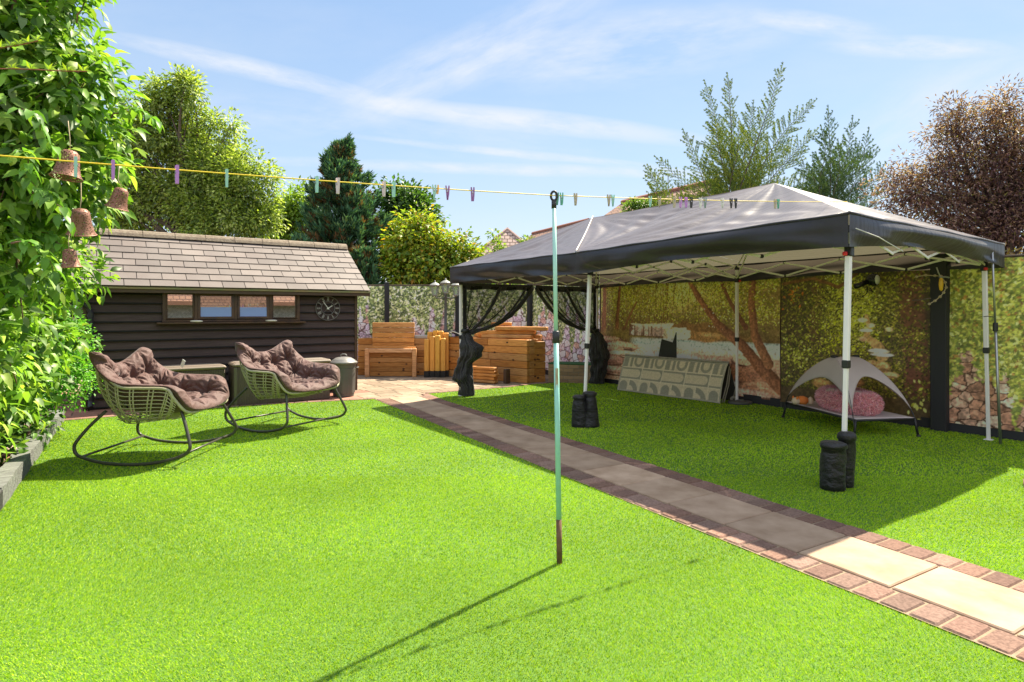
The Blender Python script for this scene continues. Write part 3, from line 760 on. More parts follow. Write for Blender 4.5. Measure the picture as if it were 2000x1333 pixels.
def ivy_canvas(w, seed, warm, dpm=120):
    c = Canvas(w, FH-.12, dpm, seed); 
    if warm: wall = [(.36,.21,.15,2),(.30,.15,.10,2),(.42,.29,.22,1)]; gap = (.09,.04,.025); bg_ = (.13,.065,.035)
    else: wall = [(.42,.32,.32,2),(.34,.26,.31,2),(.50,.42,.41,1.4),(.36,.21,.18,1)]; gap = (.12,.075,.075); bg_ = (.15,.13,.085)
    c.a[:] = bg_; c.stones(np.ones(c.X.shape), .15 if not warm else .13, wall, gap)
    # ivy hangs from the top in tongues of uneven length
    n1 = c.noise(7*w, 1.2, 2); n2 = c.noise(18*w, 10, 3)
    low = ((.18+.20*c.X) if warm else .52) - (n1-.5)*(.75 if warm else 1.1); cover = np.clip((c.Y-low)/.10 + (n2-.5)*2.2, 0, 1)
    c.lay(cover*.92, (.15,.095,.04) if warm else (.06,.07,.03))
    if warm: pal = [(.33,.31,.08,4),(.23,.24,.055,4),(.13,.15,.04,4),(.46,.42,.15,1.5),(.28,.15,.05,.8)]; L = .028
    else: pal = [(.20,.24,.09,4),(.34,.35,.18,3),(.09,.12,.05,4),(.50,.50,.32,1.8),(.05,.07,.03,3)]; L = .036
    c.splat(np.clip(cover*(.35+n2*1.0), 0, 1), int(w*c.h*(2300 if warm else 2300)), L, pal)
    return c
def foliage_pal(k=1.0): return [(.16*k,.17*k,.03*k,4),(.26*k,.25*k,.05*k,3),(.08*k,.09*k,.02*k,4),(.38*k,.34*k,.10*k,1.5),(.05*k,.045*k,.015*k,3)]
def waterfall_canvas(w):
    c = Canvas(w, FH-.10, 135, 5); X, Y = c.X, c.Y
    n = c.noise(6, 5, 4)
    c.a[:] = (.13,.09,.04); c.lay(np.clip((Y-.45)*2, 0, 1)*n*.8, (.34,.30,.10)); c.lay(np.clip(1-np.abs(X-.52)/.22, 0, 1)*np.clip((Y-.62)*4, 0, 1)*.75, (.55,.50,.20))
    for i in range(26):      # thin far trunks
        x = c.rng.uniform(.0, .62); c.stroke([(x, .45), (x+c.rng.uniform(-.02,.04), .98)], .008+.008*c.rng.rand(), (.12,.06,.03), .2, .8)
    c.splat(np.clip((Y-.50)*4, 0, .95)*np.clip(n*1.6-.15, 0, 1), 8500, .015, [(.40,.38,.08,3),(.22,.22,.04,4),(.12,.13,.025,4),(.50,.44,.16,2)])
    c.stroke([(.115,.36,1.2),(.12,.62),(.14,.95,.8)], .045, (.17,.075,.04), .3, 1, shade=(.09,.04,.02))
    c.stroke([(.02,.30,1.3),(.03,.95,1)], .055, (.16,.07,.035), .3, 1)
    c.stroke([(.13,.38,1),(.19,.60,.8),(.25,.78,.5)], .035, (.15,.07,.035), .3, 1)
    c.stroke([(.17,.38,1),(.24,.66,.5)], .02, (.12,.055,.03), .3, 1)
    # cascade at mid height and the dark bank round it
    c.blob(.60,.50,.30,.09,(.16,.09,.04),.3,.5); c.blob(.20,.46,.22,.06,(.15,.11,.04),.3,.5)
    fl = c.noise(90,3,3); rg = c.noise(20,20,3)
    def band(x0, x1, y0, y1, col, amt=1.0, ragged=.03):
        m = np.clip((X-x0+(rg-.5)*ragged*2)/.008, 0, 1)*np.clip((x1-X+(rg-.5)*ragged*2)/.008, 0, 1)*np.clip((Y-y0+(rg-.5)*ragged)/.008, 0, 1)*np.clip((y1-Y+(rg-.5)*ragged)/.008, 0, 1)
        c.lay(m*amt, col)
    band(.20,.47,.455,.575,(.13,.075,.06)); band(.20,.47,.545,.580,(.55,.42,.34), .8); band(.22,.47,.46,.57,(.60,.50,.50), np.clip(fl*2.2-.6,0,1))
    band(.43,.56,.43,.55,(.72,.62,.45), .95, .05); band(.45,.55,.44,.54,(.50,.40,.26), np.clip(fl*2-.7,0,1), .05)
    band(.36,.44,.43,.53,(.12,.08,.08), .8*np.clip(fl*2-.5,0,1), .06)
    # pool
    pool = np.clip((.445-Y)/.02, 0, 1)*np.clip((Y-.30)/.04, 0, 1)*np.clip((X-.20)/.06, 0, 1)
    c.lay(pool*.97, (.36,.42,.43)); c.lay(pool*np.clip(c.noise(3,50,3)*2.4-.9, 0, 1), (.20,.27,.31)); c.lay(pool*np.clip((.375-Y)/.03, 0, 1)*.85, (.60,.47,.36)); c.lay(pool*np.clip((.345-Y)/.02, 0, 1)*np.clip(c.noise(12,40,3)*2-.5,0,1), (.36,.24,.18))
    # rocks left, pinkish and streaked
    low = np.clip((.33-Y)/.03, 0, 1); c.lay(low*(1-pool), (.30,.17,.12)); st = c.noise(4, 22, 4); c.lay(low*st*.7, (.48,.33,.26))
    for (x, y, rx, ry, col) in ((.06,.40,.11,.045,(.28,.16,.11)),(.15,.35,.13,.04,(.42,.27,.20)),(.05,.31,.12,.035,(.36,.21,.155)),(.17,.27,.15,.035,(.46,.32,.25)),(.06,.20,.14,.055,(.26,.14,.12)),(.10,.10,.16,.05,(.33,.20,.16))):
        c.blob(x, y-ry*.25, rx*1.03, ry*1.05, (.10,.05,.04), .15, .35); c.blob(x, y, rx, ry, col, .18, .35); c.blob(x+.01, y+ry*.35, rx*.7, ry*.4, tuple(q*1.35 for q in col), .3, .4, .8); c.blob(x-.01, y-ry*.55, rx*.8, ry*.25, (.16,.08,.06), .4, .4, .7)
    c.blob(.66,.47,.10,.055,(.24,.135,.06),.3,.25); c.blob(.67,.485,.07,.03,(.34,.21,.11),.6,.3)
    # lower cascades, white and lilac
    fall = c.noise(70, 3, 3)
    c.lay(np.clip(1-((X-.34)/.12)**2-((Y-.26)/.10)**2, 0, 1)*1.4*fall, (.60,.54,.52)); c.lay(np.clip(1-((X-.52)/.12)**2-((Y-.27)/.055)**2, 0, 1)*1.5*fall, (.50,.42,.44))
    c.lay(np.clip(1-((X-.68)/.16)**2-((Y-.13)/.16)**2, 0, 1)*1.3*(.5+.6*fall), (.42,.45,.52)); c.lay(np.clip((.13-Y)/.08, 0, 1)*np.clip(1-np.abs(X-.72)/.16, 0, 1), (.30,.36,.46))
    c.blob(.50,.33,.14,.03,(.44,.30,.22),.6,.4,.8)
    for (x, y, rx, ry, col) in ((.86,.20,.10,.10,(.25,.125,.085)),(.93,.08,.13,.07,(.30,.16,.11)),(.84,.30,.06,.05,(.42,.28,.20)),(.78,.03,.2,.04,(.33,.22,.18))): c.blob(x, y-ry*.2, rx*1.04, ry*1.06, (.10,.05,.035), .15, .3); c.blob(x, y, rx, ry, col, .2, .35); c.blob(x, y+ry*.35, rx*.6, ry*.4, tuple(q*1.3 for q in col), .3, .4, .8)
    # big leaning trunks on the right
    tk = (.19,.085,.05); td = (.10,.042,.025)
    c.stroke([(.56,.99,.8),(.62,.80,1),(.72,.58,1.3),(.84,.40,1.6),(.92,.24,1.9),(1.0,.10,2.1)], .055, tk, .35, 1, shade=td)
    c.stroke([(.72,.99,.7),(.78,.76,.8),(.85,.56,1.2)], .042, (.14,.06,.035), .3, 1, shade=td)
    c.stroke([(.885,.99,1),(.875,.75,1),(.89,.50,1.2),(.95,.28,1.4)], .062, (.22,.105,.06), .3, 1, shade=(.12,.05,.03))
    c.splat(np.exp(-(((X-.61-(.80-Y)*.42)/.035)**2))*np.clip((Y-.5)*9,0,1)*np.clip((.88-Y)*9,0,1), 480, .014, [(.45,.36,.30,2),(.32,.22,.17,2)])
    c.splat(np.clip((Y-.62)*3, 0, .9)*np.clip(np.abs(c.noise(9,7,3)-.5)*5-.35, 0, 1)*(X > .55), 2200, .017, [(.28,.27,.05,3),(.16,.17,.03,4),(.44,.38,.12,1)])
    c.splat(np.clip((Y-.84)*6, 0, .9), 1500, .016, [(.24,.24,.05,3),(.12,.13,.03,4)])
    return c
def stream_canvas(w):
    c = Canvas(w, FH-.10, 135, 9); X, Y = c.X, c.Y; n = c.noise(7, 7, 4)
    c.a[:] = (.055,.038,.022); c.lay(n*.5, (.10,.075,.03))
    c.stroke([(.30,.99),(.27,.72),(.24,.5)], .10, (.085,.042,.025), .3, 1, shade=(.04,.02,.012))
    c.stroke([(.86,.99),(.88,.6),(.90,.2)], .15, (.10,.045,.03), .3, 1)
    gl_ = np.exp(-((X-.50)/.17)**2-((Y-.72)/.24)**2); c.lay(gl_*.8, (.30,.33,.07))
    c.splat(np.clip(gl_*1.3, 0, .95), 4200, .015, [(.36,.40,.06,4),(.22,.26,.04,3),(.52,.52,.15,2),(.10,.12,.02,1.5)])
    c.splat(np.clip(n*1.5-.35, 0, .8)*(Y > .12), 7600, .016, foliage_pal(.62))
    c.splat(np.exp(-((X-.07)/.08)**2-((Y-.78)/.10)**2)*.9, 420, .024, [(.36,.12,.035,3),(.26,.10,.03,2)])
    c.splat(np.exp(-((X-.10)/.12)**2-((Y-.40)/.13)**2)*.9, 900, .024, [(.22,.25,.05,3),(.14,.16,.03,2),(.34,.34,.12,1)])
    c.stroke([(.02,.90,.8),(.25,.93,.6),(.42,.86,.9),(.54,.95,.5)], .03, (.13,.065,.03), .3, 1)
    c.splat(np.exp(-((X-.44)/.16)**2-((Y-.50)/.10)**2), 1900, .015, [(.30,.34,.04,4),(.42,.42,.07,2),(.14,.16,.02,2)])
    # stream stepping down between boulders
    c.stroke([(.60,.66,.5),(.62,.58,.8),(.60,.52,1.0),(.68,.45,1.5),(.70,.39,1.8)], .045, (.30,.20,.10), .4, 1)
    for (x, y, rx, ry, col) in ((.575,.63,.035,.018,(.5,.40,.32)),(.635,.595,.03,.018,(.42,.30,.24)),(.60,.56,.05,.012,(.62,.54,.50)),(.68,.425,.075,.018,(.55,.46,.42)),(.70,.40,.08,.014,(.60,.54,.52)),(.58,.50,.03,.02,(.34,.22,.15)),(.74,.57,.03,.02,(.40,.30,.2))): c.blob(x, y, rx, ry, col, .4, .2)
    for (x, y, rx, ry, col) in ((.70,.32,.06,.045,(.42,.28,.14)),(.64,.34,.035,.025,(.36,.22,.11)),(.74,.27,.06,.025,(.46,.30,.17)),(.30,.17,.07,.04,(.34,.20,.09)),(.40,.12,.10,.05,(.28,.17,.08)),(.23,.23,.06,.035,(.36,.25,.14)),(.52,.13,.07,.035,(.34,.18,.08)),(.55,.20,.05,.03,(.22,.12,.05))):
        c.blob(x, y, rx, ry, col, .35, .15); c.blob(x+rx*.1, y-ry*.5, rx*.75, ry*.35, (.10,.055,.03), .6, .3, .7)
    c.splat(np.exp(-((X-.93)/.07)**2-((Y-.10)/.10)**2), 130, .030, [(.38,.40,.12,3),(.28,.30,.06,2)])
    return c
def put_canvas(c, name, origin, ax, zbase, parent, thick=.006, gain=1.5):
    """print on a sheet: a fine grid standing in the fence plane, slightly rippled, with a back"""
    W_, H_ = c.W, c.H; X = c.X*c.w; Z = c.Y*c.h + zbase; nrm = Vector((ax.y, -ax.x, 0))
    rip = .006*np.sin(X*5+1.3*np.sin(Z*2.2)) + .004*np.sin(X*13+Z*3)
    gr_ = c.noise(int(c.w*42), 80, 2); g2 = c.noise(int(c.w*9), 14, 3)
    c.a = c.a*(.45+1.1*gr_)[..., None]*(.75+.5*g2)[..., None]; lum = c.a.mean(-1, keepdims=True); c.a = np.maximum(lum + (c.a-lum)*1.2, 0)*(.62+2.6*lum).clip(0, 1.5)
    c.a = c.a*np.array([1.12,.97,.86] if c.h > FH-.11 else [1,1,1])
    P = np.stack([origin.x+ax.x*X+nrm.x*(rip+thick), origin.y+ax.y*X+nrm.y*(rip+thick), Z], -1).reshape(-1, 3)
    i, j = np.meshgrid(np.arange(W_-1), np.arange(H_-1)); b0 = (j*W_+i).ravel()
    F = np.stack([b0, b0+1, b0+W_+1, b0+W_], 1); me = np_mesh(name, P, F, 4, np.clip(np.maximum(c.a, 0)**.90*gain*(1.2 if c.h > FH-.11 else 1), 0, .85).reshape(-1, 3))
    return link_mesh(name, me, print_m, parent, True, smooth=True)

def printed_fence(p, q, lab, canvas_fn, cname='printed_screen', group='printed fence panels round the garden'):
    """from p to q seen left to right; boards behind, gravel board below, print on the garden side"""
    d = (q-p); L = d.length; d.normalize(); ang = math.atan2(d.y, d.x); nrm = Vector((d.y, -d.x, 0))
    rt = thing('printed_fence', lab, 'fence panel', p, ang, group)
    b = MB(); n = int(L/.14)
    for i in range(n): b.box(((i+.5)*L/n, .03, (FH)/2+.06), (L/n-.004, .02, FH-.13))
    for z in (.35, 1.0, 1.7): b.box((L/2, .055, z), (L, .03, .07))
    b.build('boards', rail_m, rt)
    MB().box((L/2, .01, .065), (L-.01, .035, .13), bev=.004).build('gravel_board', base_m, rt)
    MB().box((L/2, .02, FH+.005), (L, .05, .022), bev=.003).build('capping', rail_m, rt)
    c = canvas_fn(L-.01); put_canvas(c, cname, p+d*.005+nrm*.004, d, .105 if c.h < FH-.11 else .09, rt); return rt
def fence_post(p, lab, w=.10, h=FH+.05, front=.03):
    o = MB().box((0, 0, h/2), (w, w, h), bev=.006).box((0,0,h+.008), (w+.012,w+.012,.02), bev=.004).build('fence_post', post_m); o.location = p; o.rotation_euler = (0,0,SH_RZ)
    tag(o, lab, 'fence post', 'black fence posts'); return o
BY = 13.6; bx = lambda px: (px-1000)/FPX*BY
def back(px): return Vector((bx(px), BY, 0))
corner = Vector((uv(0,FV).x, 0, 0)); sC = (BY - V.y*FV)/U.y; cornr = uv(sC, FV)
printed_fence(back(600), back(752), 'ivy print fence panel directly right of the shed, left of the first black post', lambda w: ivy_canvas(w, 21, False))
printed_fence(back(760), back(890), 'ivy print fence panel behind the upright wooden bench back', lambda w: ivy_canvas(w, 22, False))
printed_fence(back(898), cornr - Vector((.05,0,0)), 'ivy print fence panel seen through the black net curtain', lambda w: ivy_canvas(w, 23, False))
fence_post(back(756)+Vector((0,-.03,0)), 'black fence post between shed and wooden bench', .085)
fence_post(back(894)+Vector((0,-.03,0)), 'black fence post just behind the lamp post with three lanterns', .085)
fence_post(cornr+Vector((-.02,-.06,0)), 'black fence post in the far corner between the parted net curtains', .10)
s1 = s_at(1174); s2 = s_at(1526); s3 = s_at(1829); s4 = s_at(1851)
printed_fence(uv(sC-.08,FV), uv(s1+.02,FV), 'ivy over stone print panel behind the low brick planter', lambda w: ivy_canvas(w, 31, False))
printed_fence(uv(s1,FV), uv(s2+.005,FV), 'wide fence panel printed with a woodland waterfall and leaning tree trunks', waterfall_canvas)
printed_fence(uv(s2,FV), uv(s3,FV), 'dark fence panel printed with a forest stream and boulders behind the dog bed', stream_canvas)
fence_post(uv((s3+s4)/2, FV-.035), 'broad black fence post between the stream print and the yellow ivy print', .16)
printed_fence(uv(s4,FV), uv(s_at(2000)-.75,FV), 'fence panel printed with yellow green ivy behind the right rear gazebo leg', lambda w: ivy_canvas(w, 41, True))

printed_fence(uv(s_at(2000)-.76,FV), uv(-2.2,FV), 'fence panel printed with yellow green ivy at the near end of the long fence', lambda w: ivy_canvas(w, 43, True, 70))
# security light on the stream panel
sp_ = at(1705, 547, 7.45); fl = thing('security_light', 'black domed security light fixed high on the stream print', 'security light', sp_, SH_RZ)
gm = pbr('camera_black', (.012,.012,.014), .25)
MX = Matrix.Rotation(R(90), 4, 'X')
MB().lathe([(.002,-.08),(.04,-.072),(.068,-.04),(.08,0),(.077,.03),(.07,.05),(.062,.05)], seg=24, M=Matrix.Rotation(R(0),4,'Z')@Matrix.Rotation(R(90),4,'X')).build('housing', gm, fl, smooth=True)
MB().lathe([(.068,.045),(.05,.062),(.02,.07),(.001,.072)], seg=20, M=Matrix.Rotation(R(90),4,'X')).build('lens', pbr('lens', (.75,.75,.72), .15), fl, smooth=True)
MB().tube([(-.02,.05,-.02),(-.16,.09,-.07),(-.20,.12,-.08)], .032, 10).build('bracket', gm, fl, smooth=True)
MB().tube([(.0,.06,-.09),(-.05,.05,-.17),(-.08,.1,-.22)], .006, 6).tube([(.03,.06,-.09),(.08,.03,-.15),(.11,.08,-.13)], .006, 6).build('cable', gm, fl)

# things hung on the broad post
hp = at(1838, 545, 6.72)
gr = thing('rope_garland', 'pale knotted rope garland looped over the broad black post', 'garland', hp)
rng = random.Random(8); gb = MB(); pts = [at(x_, y_, 6.70) - hp for x_, y_ in ((1790,541),(1808,538),(1826,539),(1838,540),(1846,552),(1848,562),(1843,572),(1836,580),(1826,588),(1815,594))]
gb.tube(pts, .006, 6)
for p in pts:
    gb.lathe([(.002,-.016),(.014,-.008),(.017,0),(.013,.010),(.002,.016)], p, 8)
gb.build('rope', pbr('rope', (.42,.34,.22), .9), gr)
tw = MB(); tw.tube([at(1782,587,6.72)-hp, at(1800,586,6.70)-hp, at(1818,583,6.70)-hp], .007, 6); tw.build('twig', bark_m, gr)
yt = thing('yellow_clip', 'yellow plastic clip hanging from the top of the broad black post', 'clip', at(1838,556,6.66))
MB().lathe([(.004,-.075),(.020,-.055),(.026,0),(.020,.06),(.006,.08)], seg=12, sx=1, sy=.5).build('body', pbr('yellow_plastic', (.75,.45,.02), .4), yt, smooth=True)
MB().tube([(0,0,.07),(-.03,0,.13),(-.05,0,.19)], .007, 6).tube([(-.02,0,.08),(.05,0,.085),(.09,0,.075)], .010, 6).build('hook', grey_metal, yt)
# ================================================================ TIMBER, PLANTERS, LAMP POST ON THE PATIO
wood_m = pbr('new_timber', (.5,.25,.07), .55, vcol=True, noise=(6,(.55,.44,.36),.85,(1,8,8)), bump=(8,.3,.005,(1,7,7)), spec=.35)
wood_v = pbr('new_timber_upright', (.5,.25,.07), .5, vcol=True, noise=(5,(.72,.62,.50),.8,(7,7,1)), bump=(8,.3,.005,(7,7,1)), spec=.35)
def wcol(rng, dark=1.0): 
    k = rng.uniform(.8,1.15)*dark; return tuple(q*k for q in rng.choice(((.70,.31,.08),(.76,.36,.10),(.58,.24,.055),(.70,.36,.13))))
def knots(b, rng, L, h, y, n):
    old = b.cur; b.cur = (.10,.04,.015)
    for _ in range(n):
        x = rng.uniform(-L/2+.1, L/2-.1); z = rng.uniform(.05, h-.05)
        b.lathe([(.018,-.002),(.012,.003)], seg=9, M=Matrix.Translation((x, y, z)) @ Matrix.Rotation(R(90),4,'X') @ Matrix.Scale(1.5,4,(1,0,0)))
    b.cur = old
def sleeper_box(p, q, depth, h, lab, rows=6, name='timber_planter', seed=1, dark=1.0, fill=True):
    d = q-p; L = d.length; ang = math.atan2(d.y, d.x); rng = random.Random(seed)
    rt = thing(name, lab, 'planter', (p+q)/2, ang); rh = h/rows
    b = MB()
    for r_ in range(rows):
        x = -L/2; cuts = [0, rng.uniform(.4,.65), 1] if L > 1.2 else [0, 1]
        for c0, c1 in zip(cuts[:-1], cuts[1:]):
            b.cur = wcol(rng, dark); l = (c1-c0)*L; b.box((-L/2+c0*L+l/2, .045+rng.uniform(-.003,.003), (r_+.5)*rh), (l-.006, .09, rh-.007), bev=.008)
    knots(b, rng, L, h, -.003, 9); b.build('front', wood_m, rt)
    for s_ in (-1, 1):
        e = MB()
        for r_ in range(rows):
            e.cur = wcol(rng, dark); e.box((s_*(L/2-.045), depth/2+.045, (r_+.5)*rh), (.09, depth-.095, rh-.007), bev=.008)
        e.build('end', pbr('new_timber_end', (.5,.25,.07), .55, vcol=True, noise=(5,(.55,.42,.34),.8,(7,1,7)), bump=(8,.3,.005,(7,1,7))), rt)
    k = MB()
    for r_ in range(rows): k.cur = wcol(rng, dark); k.box((0, depth-.045, (r_+.5)*rh), (L-.19, .09, rh-.007), bev=.008)
    k.build('back', wood_m, rt)
    if fill: MB().box((0, depth/2, h-.10), (L-.19, depth-.19, .06)).build('soil', pbr('planter_soil', (.07,.05,.035), .95, bump=(30,.8,.03)), rt)
    return rt
pA = Vector(((699-1000)/FPX*13.0, 12.98, 0)); pB = Vector(((836-1000)/FPX*13.0, 12.98, 0))
sleeper_box(pA, pB, .45, .80, 'wide timber planter behind the wooden bench', 6, seed=3)
# bench: upright sleeper back, framed seat box
bc = Vector(((765-1000)/FPX*12.78, 12.72, 0)); bench = thing('wooden_bench', 'wooden bench of orange sleepers with a tall plank back and framed front', 'bench', bc)
rng = random.Random(5); L = .90
b = MB()
for r_ in range(6):
    b.cur = wcol(rng); b.box((0.01,.21,.50+(r_+.5)*.108), (L, .055, .101), bev=.006)
b.cur = None; b.c = b.c; b.build('backrest', wood_m, bench)
f = MB()
f.cur = (.86,.48,.24); f.box((-.50,-.03,.30),(.085,.085,.60),bev=.008); f.cur = (.84,.47,.22); f.box((.50,-.03,.30),(.085,.085,.60),bev=.008); f.cur = (.86,.50,.26); f.box((0,-.03,.555),(.91,.08,.085),bev=.008)
f.build('front_frame', wood_m, bench)
p = MB()
for r_ in range(5):
    p.cur = wcol(rng, .72); p.box((0,.03,(r_+.5)*.10+.005),(.91,.05,.095),bev=.006)
knots(p, rng, .9, .5, .003, 6); p.build('front_panel', wood_m, bench)
s = MB()
for k in range(2): s.cur = wcol(rng); s.box((0,.03+.09*k+.02,.615),(1.02,.085,.03),bev=.006)
s.build('seat', wood_m, bench)
# upright timber posts leaning in a bundle, ends dipped black
rng = random.Random(9)
for i in range(8):
    row = i // 4; x = -1.79 + (i%4)*.115 + row*.05; y = 12.60 + row*.13; h = (.80,.86,.88,.82,.95,.98,.97,.93)[i]
    rt = thing('timber_post', ('first','second','third','fourth')[i%4] + ' ' + ('front','rear')[row] + '-row post from the left in the bundle of black footed timber posts', 'timber post', (x, y, 0), rng.uniform(-.1,.1), 'upright timber posts bundled together')
    b = MB(); b.cur = tuple(q*rng.uniform(.95,1.1) for q in (.80,.42,.08)); b.box((0,0,.13+(h-.13)/2),(.105,.105,h-.13),bev=.012); b.build('shaft', wood_v, rt)
    MB().box((0,0,.066+rng.uniform(-.008,.0)),(.109,.109,.14),bev=.006).build('dipped_foot', pbr('bitumen', (.014,.013,.013), .6), rt)
# long planter running towards the gazebo, and its end box
q0 = Vector((-1.44,12.85,0)); q1 = Vector((.29,11.48,0))
sleeper_box(q0, q1, .55, .84, 'long orange timber planter running behind the net curtain', 6, seed=6)
sleeper_box(Vector((.33,11.62,0)), Vector((.66,11.75,0)), .6, .80, 'narrow darker timber planter at the end of the long planter', 6, seed=7, dark=.8)
# low brick planter with turf on top
lp0 = Vector((.70,11.66,0)); lp1 = Vector((1.66,11.36,0)); d = lp1-lp0
rt = thing('brick_planter', 'low brick planter topped with green turf at the foot of the ivy print', 'planter', (lp0+lp1)/2, math.atan2(d.y,d.x))
b = MB(); rng = random.Random(4); L = d.length
for r_ in range(5):
    x = -L/2 - (.1 if r_ % 2 else 0)
    while x < L/2:
        a, c_ = max(x,-L/2), min(x+.2, L/2)
        if c_-a > .03:
            k = rng.uniform(.75,1.2); b.cur = (.33*k,.22*k,.13*k); b.box(((a+c_)/2, .05, .035+r_*.072), (c_-a-.01, .1, .063), bev=.004)
        x += .2
b.build('brickwork', pbr('planter_brick', (.3,.2,.12), .9, vcol=True, bump=(50,.4,.005)), rt)
MB().box((0,.055,.18),(L-.01,.085,.355)).build('mortar', pbr('mortar', (.25,.21,.17), .95), rt)
MB().box((0,.25,.365),(L+.02,.5,.022),bev=.008).build('turf_top', pbr('turf_top', (.03,.11,.03), .95, noise=(60,(.015,.06,.015),.8), bump=(120,1,.01)), rt)
# sleepers piled on the long planter
dirv = (q1-q0).normalized(); nv = Vector((-dirv.y, dirv.x, 0))
def plank(c, L, w, h, ang, lab, grp, seed):
    rng = random.Random(seed); b = MB(); b.cur = wcol(rng); b.box((0,0,h/2),(L,w,h),bev=.01); b.cur=(.5,.3,.13)
    o = b.build('timber_plank', wood_m); o.location = c; o.rotation_euler = (0,0,ang); tag(o, lab, 'timber plank', grp); return o
an = math.atan2(dirv.y, dirv.x)
for i, (t, off, z, L, a_) in enumerate(((1.55,.20,.845,1.15,.16),(1.62,.34,.845,1.2,.22),(1.50,.24,.925,1.25,.30),(1.85,.28,1.005,1.1,.30),(1.70,.40,1.005,.9,.34),(1.0,.3,.845,.5,.1),(.72,.40,.845,.45,-.2),(1.30,.33,1.085,.42,.6))):
    plank(q0 + dirv*t + nv*off + Vector((0,0,z)), L, .12, .075, an+a_, ('lowest plank at the front of the pile on the long planter','lowest plank at the rear of the pile on the long planter','middle plank of the pile on the long planter, sticking out to the right','upper front plank of the pile on the long planter','upper rear plank of the pile on the long planter','short plank lying alone behind the net curtain on the long planter','short plank offcut nearest the lamp post on the long planter','short plank set crosswise on top of the pile')[i], 'planks piled on the long planter', i)
for i in range(10):
    r_, c_ = divmod(i, 2); 
    plank(Vector((-.56,11.72-.0,0)) + dirv*(.02*((r_*7)%3)) + Vector((-dirv.y*.0,-.14*c_ +.0,0)) + Vector((0,0,.012+r_*.062)), .62-.03*((r_*5)%3), .12, .055, an+.10, ('front','rear')[c_] + ' plank in the ' + ('bottom','second','middle','fourth','top')[r_] + ' layer of the low neat plank stack on the paving', 'low stack of short planks', 20+i)
o = MB().box((0,0,.14),(.07,.14,.28),bev=.01).build('timber_offcut', pbr('dark_timber', (.10,.05,.03), .8, noise=(8,(.05,.03,.02),.6))); o.location=(-.10,11.50,0); o.rotation_euler=(0,0,an); tag(o,'dark timber offcut standing at the end of the low plank stack','timber offcut')
# crumpled grey sheet material on the planters
def cloth(name, lab, cat, c, w, d_, mat, seed, amp=.05, rz=0, z0=.0, droop=.0):
    r_ = np.random.RandomState(seed); ph = r_.rand(6)*6
    b = MB()
    def fn(i, j):
        x = (i-.5)*w; y = (j-.5)*d_; z = z0 + amp*(math.sin(x*9+ph[0]+math.sin(y*7))*.5+math.sin(y*13+x*6+ph[1])*.3+math.sin(x*21+ph[2])*.15) + amp - droop*max(0,abs(i-.5)-.35)*4
        return (x+.02*math.sin(y*11+ph[3]), y+.02*math.sin(x*14+ph[4]), z)
    b.grid(fn, 24, 18); o = b.build(name, mat, smooth=True); o.location = c; o.rotation_euler = (0,0,rz)
    m = o.modifiers.new('thickness','SOLIDIFY'); m.thickness = .004; tag(o, lab, cat); return o
tarp = pbr('grey_felt', (.30,.27,.24), .85, noise=(6,(.20,.18,.16),.6))
cloth('roofing_felt', 'crumpled grey sheet on the left end of the planter behind the bench', 'sheet', (-3.02,13.15,.80), .42,.30,tarp,1,.06,.2)
cloth('roofing_felt', 'dark crumpled sheet draped over the planter beside the lamp post', 'sheet', (-1.25,12.92,.86), .5,.34,pbr('dark_felt',(.07,.068,.066),.7),2,.06,-.5)
cloth('roofing_felt', 'pale folded sheet lying on the planter right of the post bundle', 'sheet', (-1.16,12.70,.89), .32,.2,tarp,3,.04,-.6)
o = MB().box((0,0,.03),(.55,.3,.06),bev=.008).build('paving_slab', pbr('grey_slab',(.42,.40,.37),.85,bump=(30,.4,.005))); o.location=(-1.98,13.15,.80); tag(o,'flat grey slab lying on the planter between bench back and post bundle','slab')

# lamp post with three lanterns
lx = (869-1000)/FPX*13.15; lp = thing('lamp_post', 'black lamp post carrying a cluster of three glass lanterns', 'lamp post', (lx, 13.28, 0))
iron = pbr('lamp_iron', (.07,.07,.068), .5, noise=(20,(.14,.14,.13),.5))
MB().lathe([(.11,0),(.11,.05),(.07,.08),(.06,.35),(.07,.37),(.045,.40),(.04,.9),(.055,.92),(.055,.97),(.032,1.0),(.028,1.72),(.04,1.74),(.03,1.78),(.02,1.86)], seg=16).build('pole', iron, lp, smooth=True)
ztop = 1.70
arm = MB()
for dx, dy in ((-.235,0),(.235,0)):
    arm.tube([(0,0,ztop),(dx*.5,dy,ztop-.03),(dx*.85,dy,ztop-.01),(dx,dy,ztop+.03)], .011, 8)
arm.build('arm', iron, lp)
lg = bpy.data.materials.new('lantern_glass'); lg.use_nodes = True; t = NT(lg.node_tree)
a_ = t.n('ShaderNodeBsdfGlossy'); a_.inputs['Roughness'].default_value=.05; b_ = t.n('ShaderNodeBsdfTransparent'); b_.inputs[0].default_value=(.8,.82,.8,1); d_ = t.n('ShaderNodeBsdfDiffuse'); d_.inputs[0].default_value=(.6,.62,.6,1)
m1 = t.n('ShaderNodeMixShader'); m1.inputs[0].default_value=.22; t.link(b_.outputs[0],m1.inputs[1]); t.link(a_.outputs[0],m1.inputs[2]); m2 = t.n('ShaderNodeMixShader'); m2.inputs[0].default_value=.25; t.link(m1.outputs[0],m2.inputs[1]); t.link(d_.outputs[0],m2.inputs[2]); oo=t.n('ShaderNodeOutputMaterial'); t.link(m2.outputs[0],oo.inputs[0])
